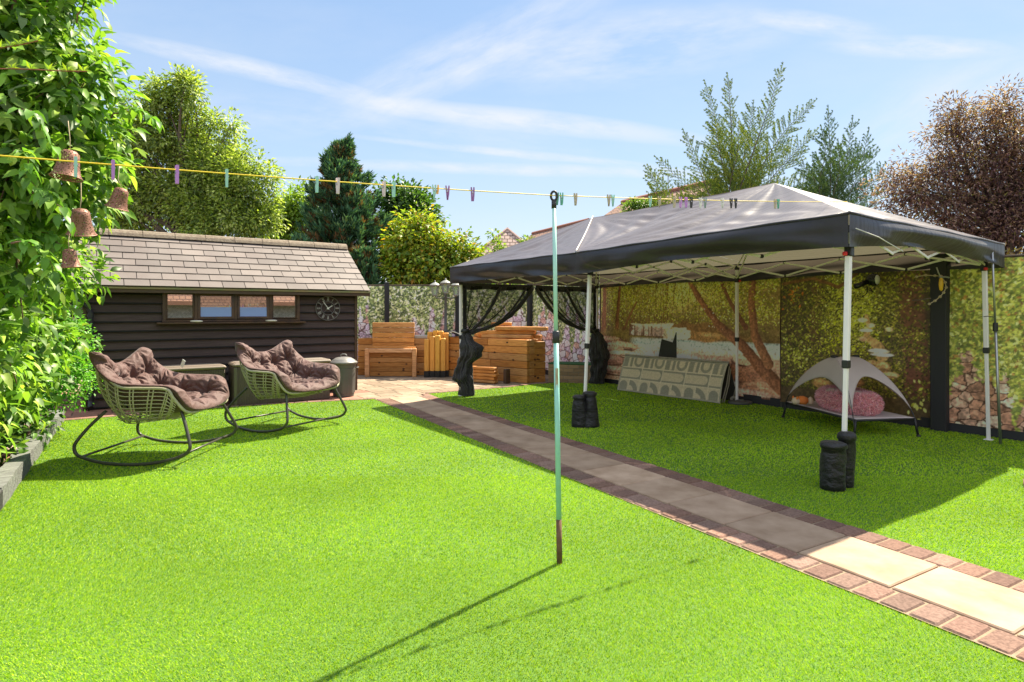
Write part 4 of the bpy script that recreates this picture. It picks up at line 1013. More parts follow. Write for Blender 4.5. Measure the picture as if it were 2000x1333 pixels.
for (dx, dy, dz) in ((-.235,0,0),(.235,0,0),(0,0,.05)):
    z = ztop+.03+dz
    h_ = MB(); h_.lathe([(.035,z-.01),(.055,z+.01),(.05,z+.03)],(dx,dy,0),6)
    for k in range(6):
        a = math.pi*2*k/6; h_.beam((dx+.058*math.cos(a),dy+.058*math.sin(a),z+.02),(dx+.095*math.cos(a),dy+.095*math.sin(a),z+.21),.009,.009)
    h_.lathe([(.098,z+.205),(.115,z+.215),(.125,z+.235),(.09,z+.262),(.05,z+.285),(.03,z+.292),(.012,z+.31),(.018,z+.325),(.004,z+.345)],(dx,dy,0),12)
    ln = h_.build('lantern', pbr('lantern_iron',(.20,.20,.19),.5,noise=(20,(.32,.32,.30),.5)), lp)
    MB().lathe([(.052,z+.03),(.088,z+.205)],(dx,dy,0),6,cap=False).build('glass', lg, ln)
# ================================================================ GAZEBO
GA = Vector((2.63, 4.73, 0)); GL, GW = 3.055, 2.98
legs = {'A':(GA, (.03,0)), 'B':(GA+U*GL, (.05,0)), 'C':(GA+U*2*GL, (0,0)), 'D':(GA+V*GW, (-.03,0)), 'E':(GA+U*GL+V*GW, (0,0)), 'F':(GA+U*2*GL+V*GW, (0,0))}
gz = thing('gazebo', 'large dark pop-up gazebo on six white legs over the shaded lawn', 'gazebo', GA+U*GL+V*GW*.5, math.atan2(U.y,U.x))
ZV, ZE = 1.86, 2.11
for k, (p, ln) in legs.items():
    c = p - V*0 ; top = p + Vector((ln[0], ln[1], 0)); bot = p - Vector((ln[0]*.6, ln[1], 0))
    up_ = MB(); mid = bot.lerp(top, .5)
    up_.beam(mid + Vector((0,0,.95)), top + Vector((0,0,2.06)), .042, .042, bev=.005, roll=SH_RZ)
    leg = up_.build('leg', white_metal, gz, True)
    lo = MB(); lo.beam(bot + Vector((0,0,.01)), mid + Vector((0,0,.97)), .032, .032, bev=.004, roll=SH_RZ); 
    lo.build('lower_tube', white_metal, leg, True)
    co = MB(); co.box(mid + Vector((0,0,.965)), (.052,.052,.065), rz=SH_RZ, bev=.006).build('collar', black_plastic, leg, True)
    tb = MB(); tb.box(top + Vector((0,0,1.865)), (.056,.056,.10), rz=SH_RZ, bev=.005); tb.build('bracket', black_plastic, leg, True)
    MB().box(top+Vector((0,0,2.03)),(.05,.05,.06),rz=SH_RZ,bev=.004).build('top_bracket', black_plastic, leg, True)
    if k in 'ADE':
        dv = {'A':Vector((-.045,-.02,0)),'D':Vector((-.01,-.035,0)),'E':Vector((.035,-.02,0))}[k]
        MB().lathe([(.002,-.016),(.016,-.014),(.019,0),(.016,.014),(.002,.016)], top+dv+Vector((0,0,1.835)), 10).build('release_button', red_plastic, leg, True)
    ft = MB(); ft.box(bot + Vector((0,0,.008)), (.075,.075,.014), rz=SH_RZ, bev=.004).build('foot', white_metal, leg, True)
# scissor struts on every side and across the middle
def scissor(p, q, z0=1.58, z1=1.83, n=2, name='scissor_strut', sag=0):
    d = q-p; b = MB(); n2 = n*2; side = Vector((-d.y, d.x, 0)).normalized()*.014
    for i in range(n2):
        a = p + d*(i/n2); c = p + d*((i+1)/n2)
        b.beam(a+side+Vector((0,0,z0 if i%2 == 0 else z0)), c+side+Vector((0,0,z1)), .012, .024, bev=.003)
        b.beam(a-side+Vector((0,0,z1)), c-side+Vector((0,0,z0)), .012, .024, bev=.003)
    o = b.build(name, cream_bar, gz, True)
    j = MB()
    for i in range(1, n2):
        for zz in (z0, z1): j.box(p+d*(i/n2)+Vector((0,0,zz)), (.03,.03,.035), rz=SH_RZ, bev=.006)
    for i in range(n2): j.box(p+d*((i+.5)/n2)+Vector((0,0,(z0+z1)/2)), (.022,.05,.022), rz=SH_RZ, bev=.004)
    j.build('joint', black_plastic, o, True)
T_ = {k: p + Vector((l[0], l[1], 0)) for k, (p, l) in legs.items()}
for a, c_ in (('A','B'),('B','C'),('D','E'),('E','F'),('A','D'),('B','E'),('C','F')): scissor(T_[a], T_[c_], 1.875, 2.055)
P1 = GA + U*1.53 + V*1.49; P2 = GA + U*4.58 + V*1.49; ZP = 2.845
for P_, cs in ((P1,'ABDE'),(P2,'BCEF')):
    b = MB()
    for c_ in cs:
        q = T_[c_]; m = q.lerp(P_, .5)
        b.beam(q+Vector((0,0,1.875)), m+Vector((0,0,2.34)), .018, .022, bev=.003); b.beam(q+Vector((0,0,2.05)), m+Vector((0,0,2.36)), .014, .02, bev=.003)
        b.beam(m+Vector((0,0,2.30)), P_+Vector((0,0,2.46)), .018, .022, bev=.003)
    b.beam(P_+Vector((0,0,2.20)), P_+Vector((0,0,ZP-.05)), .03, .03, bev=.004)
    b.build('roof_strut', cream_bar, gz, True)

# canopy: cloth triangles stretched over the frame, sagging and creased, with a skirt hanging from the eaves
def canopy_mat():
    m = bpy.data.materials.new('canopy_cloth'); m.use_nodes = True; t = NT(m.node_tree)
    tc = t.n('ShaderNodeTexCoord').outputs['Object']
    nz = t.noise(tc, 1.3, 4, .6)
    col = t.mix(t.ramp(nz, [(.35,0),(.7,1)]), (.072,.056,.072,1), (.105,.082,.098,1))
    p = t.n('ShaderNodeBsdfPrincipled'); t.link(col, p.inputs['Base Color']); p.inputs['Roughness'].default_value = .38; p.inputs['Specular IOR Level'].default_value = .85
    p.inputs['Sheen Weight'].default_value = .15; p.inputs['Sheen Roughness'].default_value = .35
    wv_ = t.noise(t.mapping(tc, (1.2, 9, 1.2), rot=(0,0,.35)), 1.6, 5, .55); w2 = t.noise(t.mapping(tc, (7, 1.3, 1.3), rot=(0,0,-.5)), 1.4, 4, .55)
    b = t.n('ShaderNodeBump'); b.inputs['Strength'].default_value = .22; b.inputs['Distance'].default_value = .035
    t.link(t.math('ADD', wv_, t.math('MULTIPLY', w2, .6)), b.inputs['Height']); t.link(b.outputs[0], p.inputs['Normal'])
    tl = t.n('ShaderNodeBsdfTranslucent'); tl.inputs[0].default_value = (.22,.20,.13,1)
    mx = t.n('ShaderNodeMixShader'); mx.inputs[0].default_value = .21; t.link(p.outputs[0], mx.inputs[1]); t.link(tl.outputs[0], mx.inputs[2])
    o = t.n('ShaderNodeOutputMaterial'); t.link(mx.outputs[0], o.inputs[0]); return m
CM = canopy_mat()
ov = .10
def eave(a, b): return GA + U*a + V*b
ze = lambda k: {'A':2.135,'B':2.085,'C':2.10,'D':2.11,'E':2.10,'F':2.10}[k]
cor = {'A':eave(-ov,-ov-.05),'B':eave(GL,-ov-.06),'C':eave(2*GL+ov,-ov-.04),'D':eave(-ov,GW+ov+.07),'E':eave(GL,GW+ov+.09),'F':eave(2*GL+ov,GW+ov+.06)}
cor = {k: v+Vector((0,0,ze(k))) for k, v in cor.items()}
P1z = P1+Vector((0,0,ZP)); P2z = P2+Vector((0,0,ZP))
crng = np.random.RandomState(12)
def tri_patch(b, E0, E1, PK, sag=.07, n=40, seed=0, wr=1.0):
    """E0-E1 is the base (eave or ridge), PK the apex; creases fan out from the corners"""
    r_ = np.random.RandomState(seed); ph = r_.rand(12)*6.28
    N = (E1-E0).cross(PK-E0).normalized(); N = N if N.z > 0 else -N
    def fn(i, j):
        p = E0.lerp(E1, i).lerp(PK, j); l0, l1, l2 = (1-i)*(1-j), i*(1-j), j
        s = sag*27*l0*l1*l2*.9 + sag*.12*4*l0*l1*(1-j)
        # fans of creases radiating from each corner, dying away at the edges
        e = min(1, 9*l0*l1*l2*3+.15*min(1,6*min(l0+l1,1)))
        a0 = math.atan2(l2, l1+1e-4); a1 = math.atan2(l2, l0+1e-4); a2 = i
        f = wr*(.014*math.sin(a0*17+ph[0])*l0**1.2 + .014*math.sin(a1*19+ph[1])*l1**1.2 + .010*math.sin(a2*16+ph[2]+2*j)*(.3+l2) + .006*math.sin(i*37+j*9+ph[3]))
        return p - N*(s) + N*f*e
    nb_ = len(b.v); idx = {}
    for j in range(n+1):
        for i in range(n+1): b.v.append(tuple(fn(i/n, j/n) if j < n else PK))
    for j in range(n):
        for i in range(n): b.f.append((nb_+j*(n+1)+i, nb_+j*(n+1)+i+1, nb_+(j+1)*(n+1)+i+1, nb_+(j+1)*(n+1)+i))
b = MB()
tri_patch(b, cor['A'], cor['B'], P1z, .075, 44, 1, 1.2); tri_patch(b, P1z, P2z, cor['B'], .085, 44, 2, 1.5); tri_patch(b, cor['B'], cor['C'], P2z, .06, 36, 3, 1.2)
tri_patch(b, cor['C'], cor['F'], P2z, .06, 24, 4); tri_patch(b, cor['F'], cor['E'], P2z, .06, 24, 5); tri_patch(b, P2z, P1z, cor['E'], .06, 24, 6); tri_patch(b, cor['E'], cor['D'], P1z, .06, 24, 7)
tri_patch(b, cor['D'], cor['A'], P1z, .07, 44, 8, 1.3)
can = b.build('canopy', CM, gz, True, smooth=True)
can.data.materials[0] = CM
sm = MB()
for Q0, Q1 in ((P2z, cor['B']),):
    pts = [Q0.lerp(Q1, t/20) + Vector((.0,0,.022 - .02*math.sin(math.pi*t/20))) for t in range(21)]; sm.tube(pts, .008, 6)
sm.build('seam_tape', pbr('seam_tape', (.62,.56,.52), .6), can, True)
# skirt
def skirt():
    b = MB(); ring = ['A','B','C','F','E','D','A']; cen = (cor['A']+cor['F'])/2
    for k0, k1 in zip(ring[:-1], ring[1:]):
        p, q = cor[k0], cor[k1]; d = (q-p); L = d.length; nrm = Vector((d.y,-d.x,0)).normalized(); 
        if nrm.dot((p+q)/2-cen) < 0: nrm = -nrm
        sdn = (ord(k0)*7+ord(k1)*3) % 13
        big = {('A','B'):1.0,('B','C'):.6,('D','A'):1.5}.get((k0,k1), .6)
        def fn(i, j):
            s = math.sin(math.pi*i); base = p.lerp(q, i)
            drop = .262 - .050*s*big*(1 if (k0,k1) != ('D','A') else 1.3)
            z = base.z + .0 - drop*j - (.075*.55*(4*i*(1-i))*.0)
            belly = .045*math.sin(math.pi*min(1,j*1.25))*s*big - .05*j*j*s*big
            wob = (.020*math.sin(i*11+sdn+j*4.5)+.012*math.sin(i*23+sdn*2-j*3.5)+.008*math.sin((i*6+j*7)*1.8+sdn))*(.05+1.2*j)*min(1,s*3)
            eave_sag = -.008*4*i*(1-i)*min(1,big)
            return Vector((base.x, base.y, z+eave_sag*(1-j*.4))) + nrm*(belly+wob+.004)
        b.grid(fn, 60, 12)
    return b
SKM = CM.copy(); SKM.name = 'skirt_cloth_shaded'  # same fabric as the canopy, its shade put into a darker colour
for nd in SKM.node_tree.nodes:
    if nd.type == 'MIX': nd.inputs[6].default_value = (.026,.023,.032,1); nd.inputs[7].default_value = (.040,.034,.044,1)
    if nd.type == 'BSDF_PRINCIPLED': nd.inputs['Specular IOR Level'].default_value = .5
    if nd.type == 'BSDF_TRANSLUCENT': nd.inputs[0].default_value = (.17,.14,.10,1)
sk = skirt().build('skirt', SKM, gz, True, smooth=True)
hm = MB()
for k0, k1 in zip(['A','B','C','F','E','D'],['B','C','F','E','D','A']): hm.tube([cor[k0].lerp(cor[k1], t/24)+Vector((0,0,-.006-.004*math.sin(t))) for t in range(25)], .013, 8)
hm.build('hem', SKM, can, True, smooth=True)
# guy tape looped on the near corner
MB().tube([cor['A']+V*.06+Vector((.012,-.022,-.12)), cor['A']+V*.35+Vector((.03,-.05,-.17)), cor['A']+V*.8+Vector((.03,-.03,-.255))], .004, 6).build('tape', pbr('white_tape',(.7,.66,.66),.6), sk, True)
# base plate under the middle rear leg
eb = legs['E'][0]; o = MB().lathe([(.17,0),(.18,.01),(.175,.035),(.06,.045),(.05,.06)], (0,0,0), 24, 1, .8).build('base_weight', pbr('grey_weight',(.09,.09,.085),.7), smooth=False); o.location = eb+Vector((.04,-.02,.012)); tag(o,'flat grey base weight under the middle rear gazebo leg','weight')

# sand bags strapped round the legs
bagm = pbr('bag_nylon', (.010,.009,.010), .5, bump=(11,1.0,.03,(1,1,1.4)), sheen=.08)
def weight_bag(loc, parts, lab, rz=0):
    rt = thing('leg_weight_bag', lab, 'weight bag', loc, rz, 'black weight bags round the gazebo legs')
    for (dx, dy, r_, h, sd_, cap) in parts:
        r2 = random.Random(sd_); ph = [r2.uniform(0,6) for _ in range(4)]
        wob = lambda a, z, ph=ph: 1+.05*math.sin(2*a+ph[0]+z*5)+.03*math.sin(5*a+ph[1]+z*16)+.035*math.sin(z*13+ph[2]+3*a)+.02*math.sin(z*24-a*4+ph[0])
        prof = [(r_*.85,0),(r_*1.02,.010)] + [(r_*(1.05-.09*(k/9)+.02*math.sin(k*1.9+ph[3])), .012+h*.84*k/9) for k in range(1,10)]
        if cap: prof += [(r_*.98,h*.87),(r_*1.05,h*.875),(r_*1.08,h*.93),(r_*1.0,h*.975),(r_*.75,h*1.0),(r_*.02,h*1.01)]
        else: prof = [(r_*(a_*.62+.62*(1-z_/h)**.7), z_) if z_ > .02 else (a_*1.2, z_) for a_, z_ in [(p_[0]/r_, p_[1]) for p_ in prof]] ; prof = [(r_*1.18,0),(r_*1.22,.012)]+[(r_*(1.22-.30*(k/9)), .012+h*.8*k/9) for k in range(1,10)]+[(r_*.80,h*.86),(r_*.95,h*.92),(r_*1.05,h*.97),(r_*.7,h*1.02),(r_*.05,h*1.0)]
        M = Matrix.Translation((dx,dy,.006)) @ Matrix.Rotation(r2.uniform(-.05,.05),4,'X') @ Matrix.Rotation(r2.uniform(-.04,.04),4,'Y')
        pc = MB().lathe(prof, seg=40, M=M, wob=wob).build('pouch', bagm, rt, smooth=True)
        if not cap: MB().lathe([(r_*1.03,h*.50),(r_*1.045,h*.505),(r_*1.04,h*.56),(r_*1.02,h*.565)], seg=40, M=M, wob=wob, cap=False).build('strap', pbr('webbing',(.008,.008,.008),.8), pc, smooth=True)
pA = legs['A'][0]; pB = legs['B'][0]
weight_bag(Vector((pA.x-.13,pA.y-.08,0)), [(-.02,-.02,.086,.37,1,True),(.118,.06,.062,.43,2,True)], 'pair of black weight bags strapped to the nearest gazebo leg')
weight_bag(Vector((pB.x-.03,pB.y-.09,0)), [(-.055,.0,.080,.37,3,False),(.065,.0,.085,.41,4,False)], 'floppy black weight bag on the middle front gazebo leg')
o = MB().box((0,0,.008),(.05,.03,.016),bev=.004).build('strap_end', white_metal); o.location = ground(1643,957); tag(o,'white foot plate peeping out between the two nearest weight bags','foot plate')

# net curtains on the far short side, gathered and tied at both corner legs
def net_mat():
    m = bpy.data.materials.new('black_net'); m.use_nodes = True; t = NT(m.node_tree)
    tr_ = t.n('ShaderNodeBsdfTransparent'); tr_.inputs[0].default_value = (.92,.92,.9,1)
    df = t.n('ShaderNodeBsdfDiffuse'); df.inputs[0].default_value = (.035,.033,.03,1)
    lw_ = t.n('ShaderNodeLayerWeight'); lw_.inputs[0].default_value = .55
    f = t.math('ADD', t.math('MULTIPLY', lw_.outputs['Facing'], .75), .50, clamp=True)
    mx = t.n('ShaderNodeMixShader'); t.link(f, mx.inputs[0]); t.link(tr_.outputs[0], mx.inputs[1]); t.link(df.outputs[0], mx.inputs[2])
    o = t.n('ShaderNodeOutputMaterial'); t.link(mx.outputs[0], o.inputs[0]); return m
NET = net_mat(); clothb = pbr('curtain_cloth', (.022,.020,.021), .6, bump=(20,.8,.02,(2,2,1)), sheen=.3)
C0, F0 = T_['C'], T_['F']; CF = F0-C0; cdir = CF.normalized(); cn = Vector((cdir.y,-cdir.x,0))   # cn points back towards the camera side
def curtain(leg_pt, sgn, lab, tie_z, foot_r):
    rt = thing('net_curtain', lab, 'curtain', leg_pt, 0, 'black net curtains tied back at the far end of the gazebo')
    top0 = leg_pt + cdir*sgn*.02; top1 = leg_pt + cdir*sgn*(CF.length*.5-.03); tie = leg_pt + cdir*sgn*.06 + cn*.04
    def fn(i, j):
        top = top0.lerp(top1, i) + Vector((0,0,1.80)); bow = (i**1.3)
        end = tie + cdir*sgn*(.05*i) + Vector((0,0,tie_z + .02*math.sin(i*20)))
        s = j; x = top.lerp(end, s); 
        x += Vector((0,0,-.16*math.sin(math.pi*s)*bow)) + cdir*sgn*(.10*math.sin(math.pi*s)*bow)
        x += cn*(.028*math.sin(i*30)*(.15+s)*(1-s*.5)+.012*math.sin(i*61+s*4)*(.2+s))
        return x
    MB().grid(fn, 90, 26).build('net', NET, rt, True, smooth=True)
    # opaque leading hems: one at the free edge, one part way in, and the header
    for ii, rr in ((1.0,.036),(.90,.018),(.52,.028)):
        path = [fn(ii, j/14) + cn*.01 for j in range(15)]; MB().tube(path, [rr*(.7+.5*math.sin(k*1.3)**2) for k in range(15)], 8).build('hem', clothb, rt, True, smooth=True)
    MB().grid(lambda i, j: top0.lerp(top1, i)+Vector((0,0,1.845-.10*j-.01*math.sin(i*14)*j)) + cn*(.012*math.sin(i*25)*j), 40, 3).build('header', clothb, rt, True, smooth=True)
    e = MB().grid(lambda i, j: leg_pt + cdir*sgn*(.03+.075*i)+cn*(.012+.01*math.sin(i*9)) + Vector((0,0,1.76-(1.76-tie_z)*j)), 6, 10).build('side_hem', clothb, rt, True, smooth=True)
    # the gathered cloth below the tie
    rr = random.Random(int(tie_z*100)); pr = []; n = 26
    for k in range(n+1):
        f = k/n; z = tie_z*(1-f)+.05
        if foot_r == 1: r_ = .05+.09*math.sin(min(1,f*1.5)*math.pi*.62)**2 + (.05*math.exp(-((f-.30)/.10)**2)) - (.03*math.exp(-((f-.62)/.05)**2)) + .03*math.exp(-((f-.76)/.07)**2)
        else: r_ = .06+.10*math.sin(min(1,f*1.3)*math.pi*.6)**2 + .05*math.exp(-((f-.42)/.12)**2) - .03*f
        pr.append((r_, z))
    pr = pr[::-1]
    keys = {1: [(0,0,.05),(.10,.03,.085),(.24,.10,.165),(.36,.09,.165),(.50,-.01,.115),(.64,-.045,.13),(.74,-.03,.15),(.80,.0,.115),(.88,.03,.112),(1.0,.03,.115)],
            2: [(0,0,.06),(.10,.02,.11),(.25,.03,.15),(.40,.05,.17),(.50,.07,.17),(.60,.05,.13),(.72,.05,.14),(.85,.04,.12),(1.0,.02,.12)]}[foot_r]
    def fold(i, j):
        a = i*2*math.pi; k_ = max(q_ for q_ in range(len(keys)-1) if keys[q_][0] <= j+1e-9) if j < 1 else len(keys)-2
        (f0,c0,r0_),(f1,c1,r1_) = keys[k_], keys[k_+1]; t_ = (j-f0)/(f1-f0); t_ = t_*t_*(3-2*t_); rr_ = r0_+(r1_-r0_)*t_; cx_ = c0+(c1-c0)*t_
        pleat = 1+.16*math.sin(5*a+j*4+1.5*math.sin(j*9))+.10*math.sin(11*a-j*7)+.06*math.sin(19*a+j*5)+.05*math.sin(j*34+2*a)
        return tie + Vector((cx_+rr_*pleat*math.cos(a), rr_*.8*pleat*math.sin(a), tie_z*(1-j)+.02))
    g_ = MB().grid(fold, 96, 44).build('gathered_cloth', clothb, rt, True, smooth=True)
    MB().lathe([(.062,tie_z+.02),(.072,tie_z+.035),(.068,tie_z+.065),(.055,tie_z+.075)], tie, 20, cap=False).build('tie', pbr('tie_band',(.01,.01,.01),.6), rt, True, smooth=True)
    return rt
curtain(C0, 1, 'black net curtain gathered on the far left gazebo leg by the lamp post', 1.02, 1)
curtain(F0, -1, 'black net curtain gathered on the far right gazebo leg by the waterfall print', .98, 2)

# thin metal prop leaning beside the right rear leg, held with a cable tie
pb = ground(1954, 869); pt = at(1937, 470, 6.25)
rt = thing('metal_prop_pole', 'thin galvanised prop pole leaning against the right rear gazebo leg', 'pole', pb)
MB().tube([pb+Vector((0,0,.0)), pb.lerp(pt,.58)], .013, 10).tube([pb.lerp(pt,.56), pt], .010, 10).build('tube', grey_metal, rt, True, smooth=True)
c_ = pb.lerp(pt,.575); MB().lathe([(.022,-.045),(.024,0),(.022,.045)], c_, 12).build('joint', black_plastic, rt, True)
o = MB().tube([at(1921,619,6.33),at(1930,618,6.30),at(1943,620,6.27)], .004, 6).build('cable_tie', black_plastic); tag(o,'black cable tie holding the thin prop to the right rear leg','cable tie')

# clothes line, its post and the pegs
base = Vector((.2594,3.2703,0)); ptop = Vector((.2402,3.4325,2.0))
cp = thing('clothes_line_post', 'slim mint green clothes line post with a rusty foot standing in the sunny lawn', 'clothes post', base)
mint = pbr('mint_paint', (.30,.60,.52), .45, noise=(14,(.22,.46,.40),.5))
J = base.lerp(ptop, 1.25/2.02)
MB().tube([base.lerp(ptop,.118), J], .0145, 14).build('lower_tube', mint, cp, True, smooth=True)
MB().tube([J, ptop], .0115, 14).build('upper_tube', pbr('mint_paint_pale', (.42,.70,.62), .45, noise=(9,(.30,.55,.50),.5)), cp, True, smooth=True)
MB().tube([base-Vector((0,0,.0)), base.lerp(ptop,.12)], .0155, 14).build('rusty_foot', pbr('rust', (.10,.05,.03), .9, noise=(22,(.22,.12,.07),.8), bump=(60,.6,.004)), cp, True, smooth=True)
MB().tube([J-Vector((0,0,.036)), J-Vector((0,0,.032)), J+Vector((0,0,.03)), J+Vector((0,0,.034))], [.016,.020,.020,.014], 14).build('coupling', black_plastic, cp, True, smooth=True)
MB().box(base.lerp(ptop,.50)+Vector((.0,-.0152,0)), (.017,.002,.13), bev=.0006).build('sticker', pbr('sticker',(.42,.42,.30),.6,noise=(60,(.25,.12,.06),.8,(1,1,.3))), cp, True)
MB().tube([ptop-Vector((0,0,.03)), ptop+Vector((0,0,.015))], .0145, 12).tube([ptop+Vector((.022*math.cos(a)*.8,0,.042+.026*math.sin(a))) for a in [k*math.pi/8 for k in range(16)]], .007, 8, closed=True).build('pulley_eye', black_plastic, cp, True, smooth=True)
LT = ptop + Vector((0,0,.045))
def line_pts(p, q, sag, n=40): return [p.lerp(q, i/n) - Vector((0,0,sag*4*(i/n)*(1-i/n))) for i in range(n+1)]
LQ = at(0, 287, 2.01); LE = LT + (LQ-LT)*1.9; RE = Vector((6.6, 7.6, 2.86))
yel = pbr('yellow_cord', (.75,.55,.02), .5)
for (q, sg, lab) in ((LE,.03,'yellow clothes line running from the mint post to the left past the leafy tree'),(RE,.06,'yellow clothes line running from the mint post over the gazebo roof')):
    pts_ = line_pts(LT, q, sg, 60)
    if q is RE: pts_ = pts_[:26]
    o = MB().tube(pts_, .0026, 6).build('clothes_line', yel, smooth=True); tag(o, lab, 'clothes line', 'yellow clothes lines')
pc = {'mint':(.36,.66,.56),'lilac':(.52,.24,.62),'pale pink':(.70,.58,.56),'green':(.12,.42,.30),'beige':(.48,.40,.28),'purple':(.30,.12,.34),'black':(.03,.03,.03),'white':(.72,.70,.66),'orange':(.80,.42,.03),'grey green':(.20,.28,.24)}
def peg(px, colour, which, lab, yaw=0, open_=.10, small_=False):
    q, sg = (LE,.03) if which == 'L' else (RE,.06); k = (px-1000)/FPX; d = q-LT
    t = (k*LT.y-LT.x)/(d.x-k*d.y); p = LT + d*t - Vector((0,0,sg*4*t*(1-t)))
    rt = thing('clothes_peg', lab, 'clothes peg', p, yaw, 'clothes pegs on the yellow line')
    m = pbr('peg_'+colour.replace(' ','_'), pc[colour], .4); L = .072 if not small_ else .045
    for s_ in (-1, 1):
        b = MB(); M = Matrix.Rotation(s_*open_, 4, 'Y') @ Matrix.Translation((s_*.006, 0, -L*.5+.018))
        b.prism([(-.0035,-L/2),(.0035,-L/2),(.005,-L*.1),(.0045,L*.28),(.003,L/2),(-.003,L/2)], .0095, M @ Matrix.Rotation(R(90),4,'X') @ Matrix.Translation((0,0,-.005)))
        b.build('jaw', m, rt)
    MB().tube([(0,-.007,-.012),(0,.007,-.012)], .0045, 8).build('spring', grey_metal, rt)
rp = random.Random(3)
for (px, c_, w_, lab) in ((148,'mint','L','mint peg in front of the copper bell, leftmost on the line'),(221,'lilac','L','lilac peg right of the upper copper bell'),(346,'lilac','L','lilac peg hanging in front of the tall pale tree'),(443,'mint','L','mint peg at the right edge of the tall pale tree'),
    (619,'mint','L','pale mint peg left of the conifer top'),(660,'pale pink','L','pale pink peg right before the conifer'),(750,'pale pink','L','pinkish peg over the left of the small dark tree'),(769,'mint','L','mint peg over the middle of the small dark tree'),(848,'mint','L','mint peg beside the short orange one'),
    (874,'purple','L','purple peg against the sky right of the short orange one'),(923,'purple','L','purple peg last before the mint post'),
    (1088,'green','R','green peg clipped right at the top of the mint post'),(1097,'green','R','green peg swung sideways next to the post top'),(1124,'beige','R','beige peg alone right of the mint post'),(1189,'beige','R','beige peg touching a mint one against the sky'),(1197,'mint','R','mint peg touching a beige one against the sky'),
    (1270,'mint','R','mint peg where the line reaches the gazebo roof'),(1288,'beige','R','beige peg next after the mint one at the roof edge'),(1317,'beige','R','beige peg just left of two lilac ones'),(1329,'lilac','R','left one of two lilac pegs over the gazebo roof'),(1340,'lilac','R','right one of two lilac pegs over the gazebo roof'),(1350,'black','R','black peg right after the lilac pair'),
    (1368,'white','R','white peg touching a grey green one'),(1377,'grey green','R','grey green peg touching a white one'),(1411,'white','R','white peg alone left of two black ones'),(1428,'black','R','left one of the black pair over the roof'),(1437,'black','R','right one of the black pair over the roof'),(1514,'beige','R','beige peg touching a green one, far right of the line'),(1520,'green','R','green peg farthest right on the line')):
    peg(px, c_, w_, lab, rp.uniform(-.5,.5)*(.3 if w_ == 'L' and px < 800 else 1)+(R(132) if w_ == 'L' and px < 800 else 0), rp.uniform(.04,.13))
peg(853,'orange','L','short orange peg clipped beside a mint one',0,.06,True)
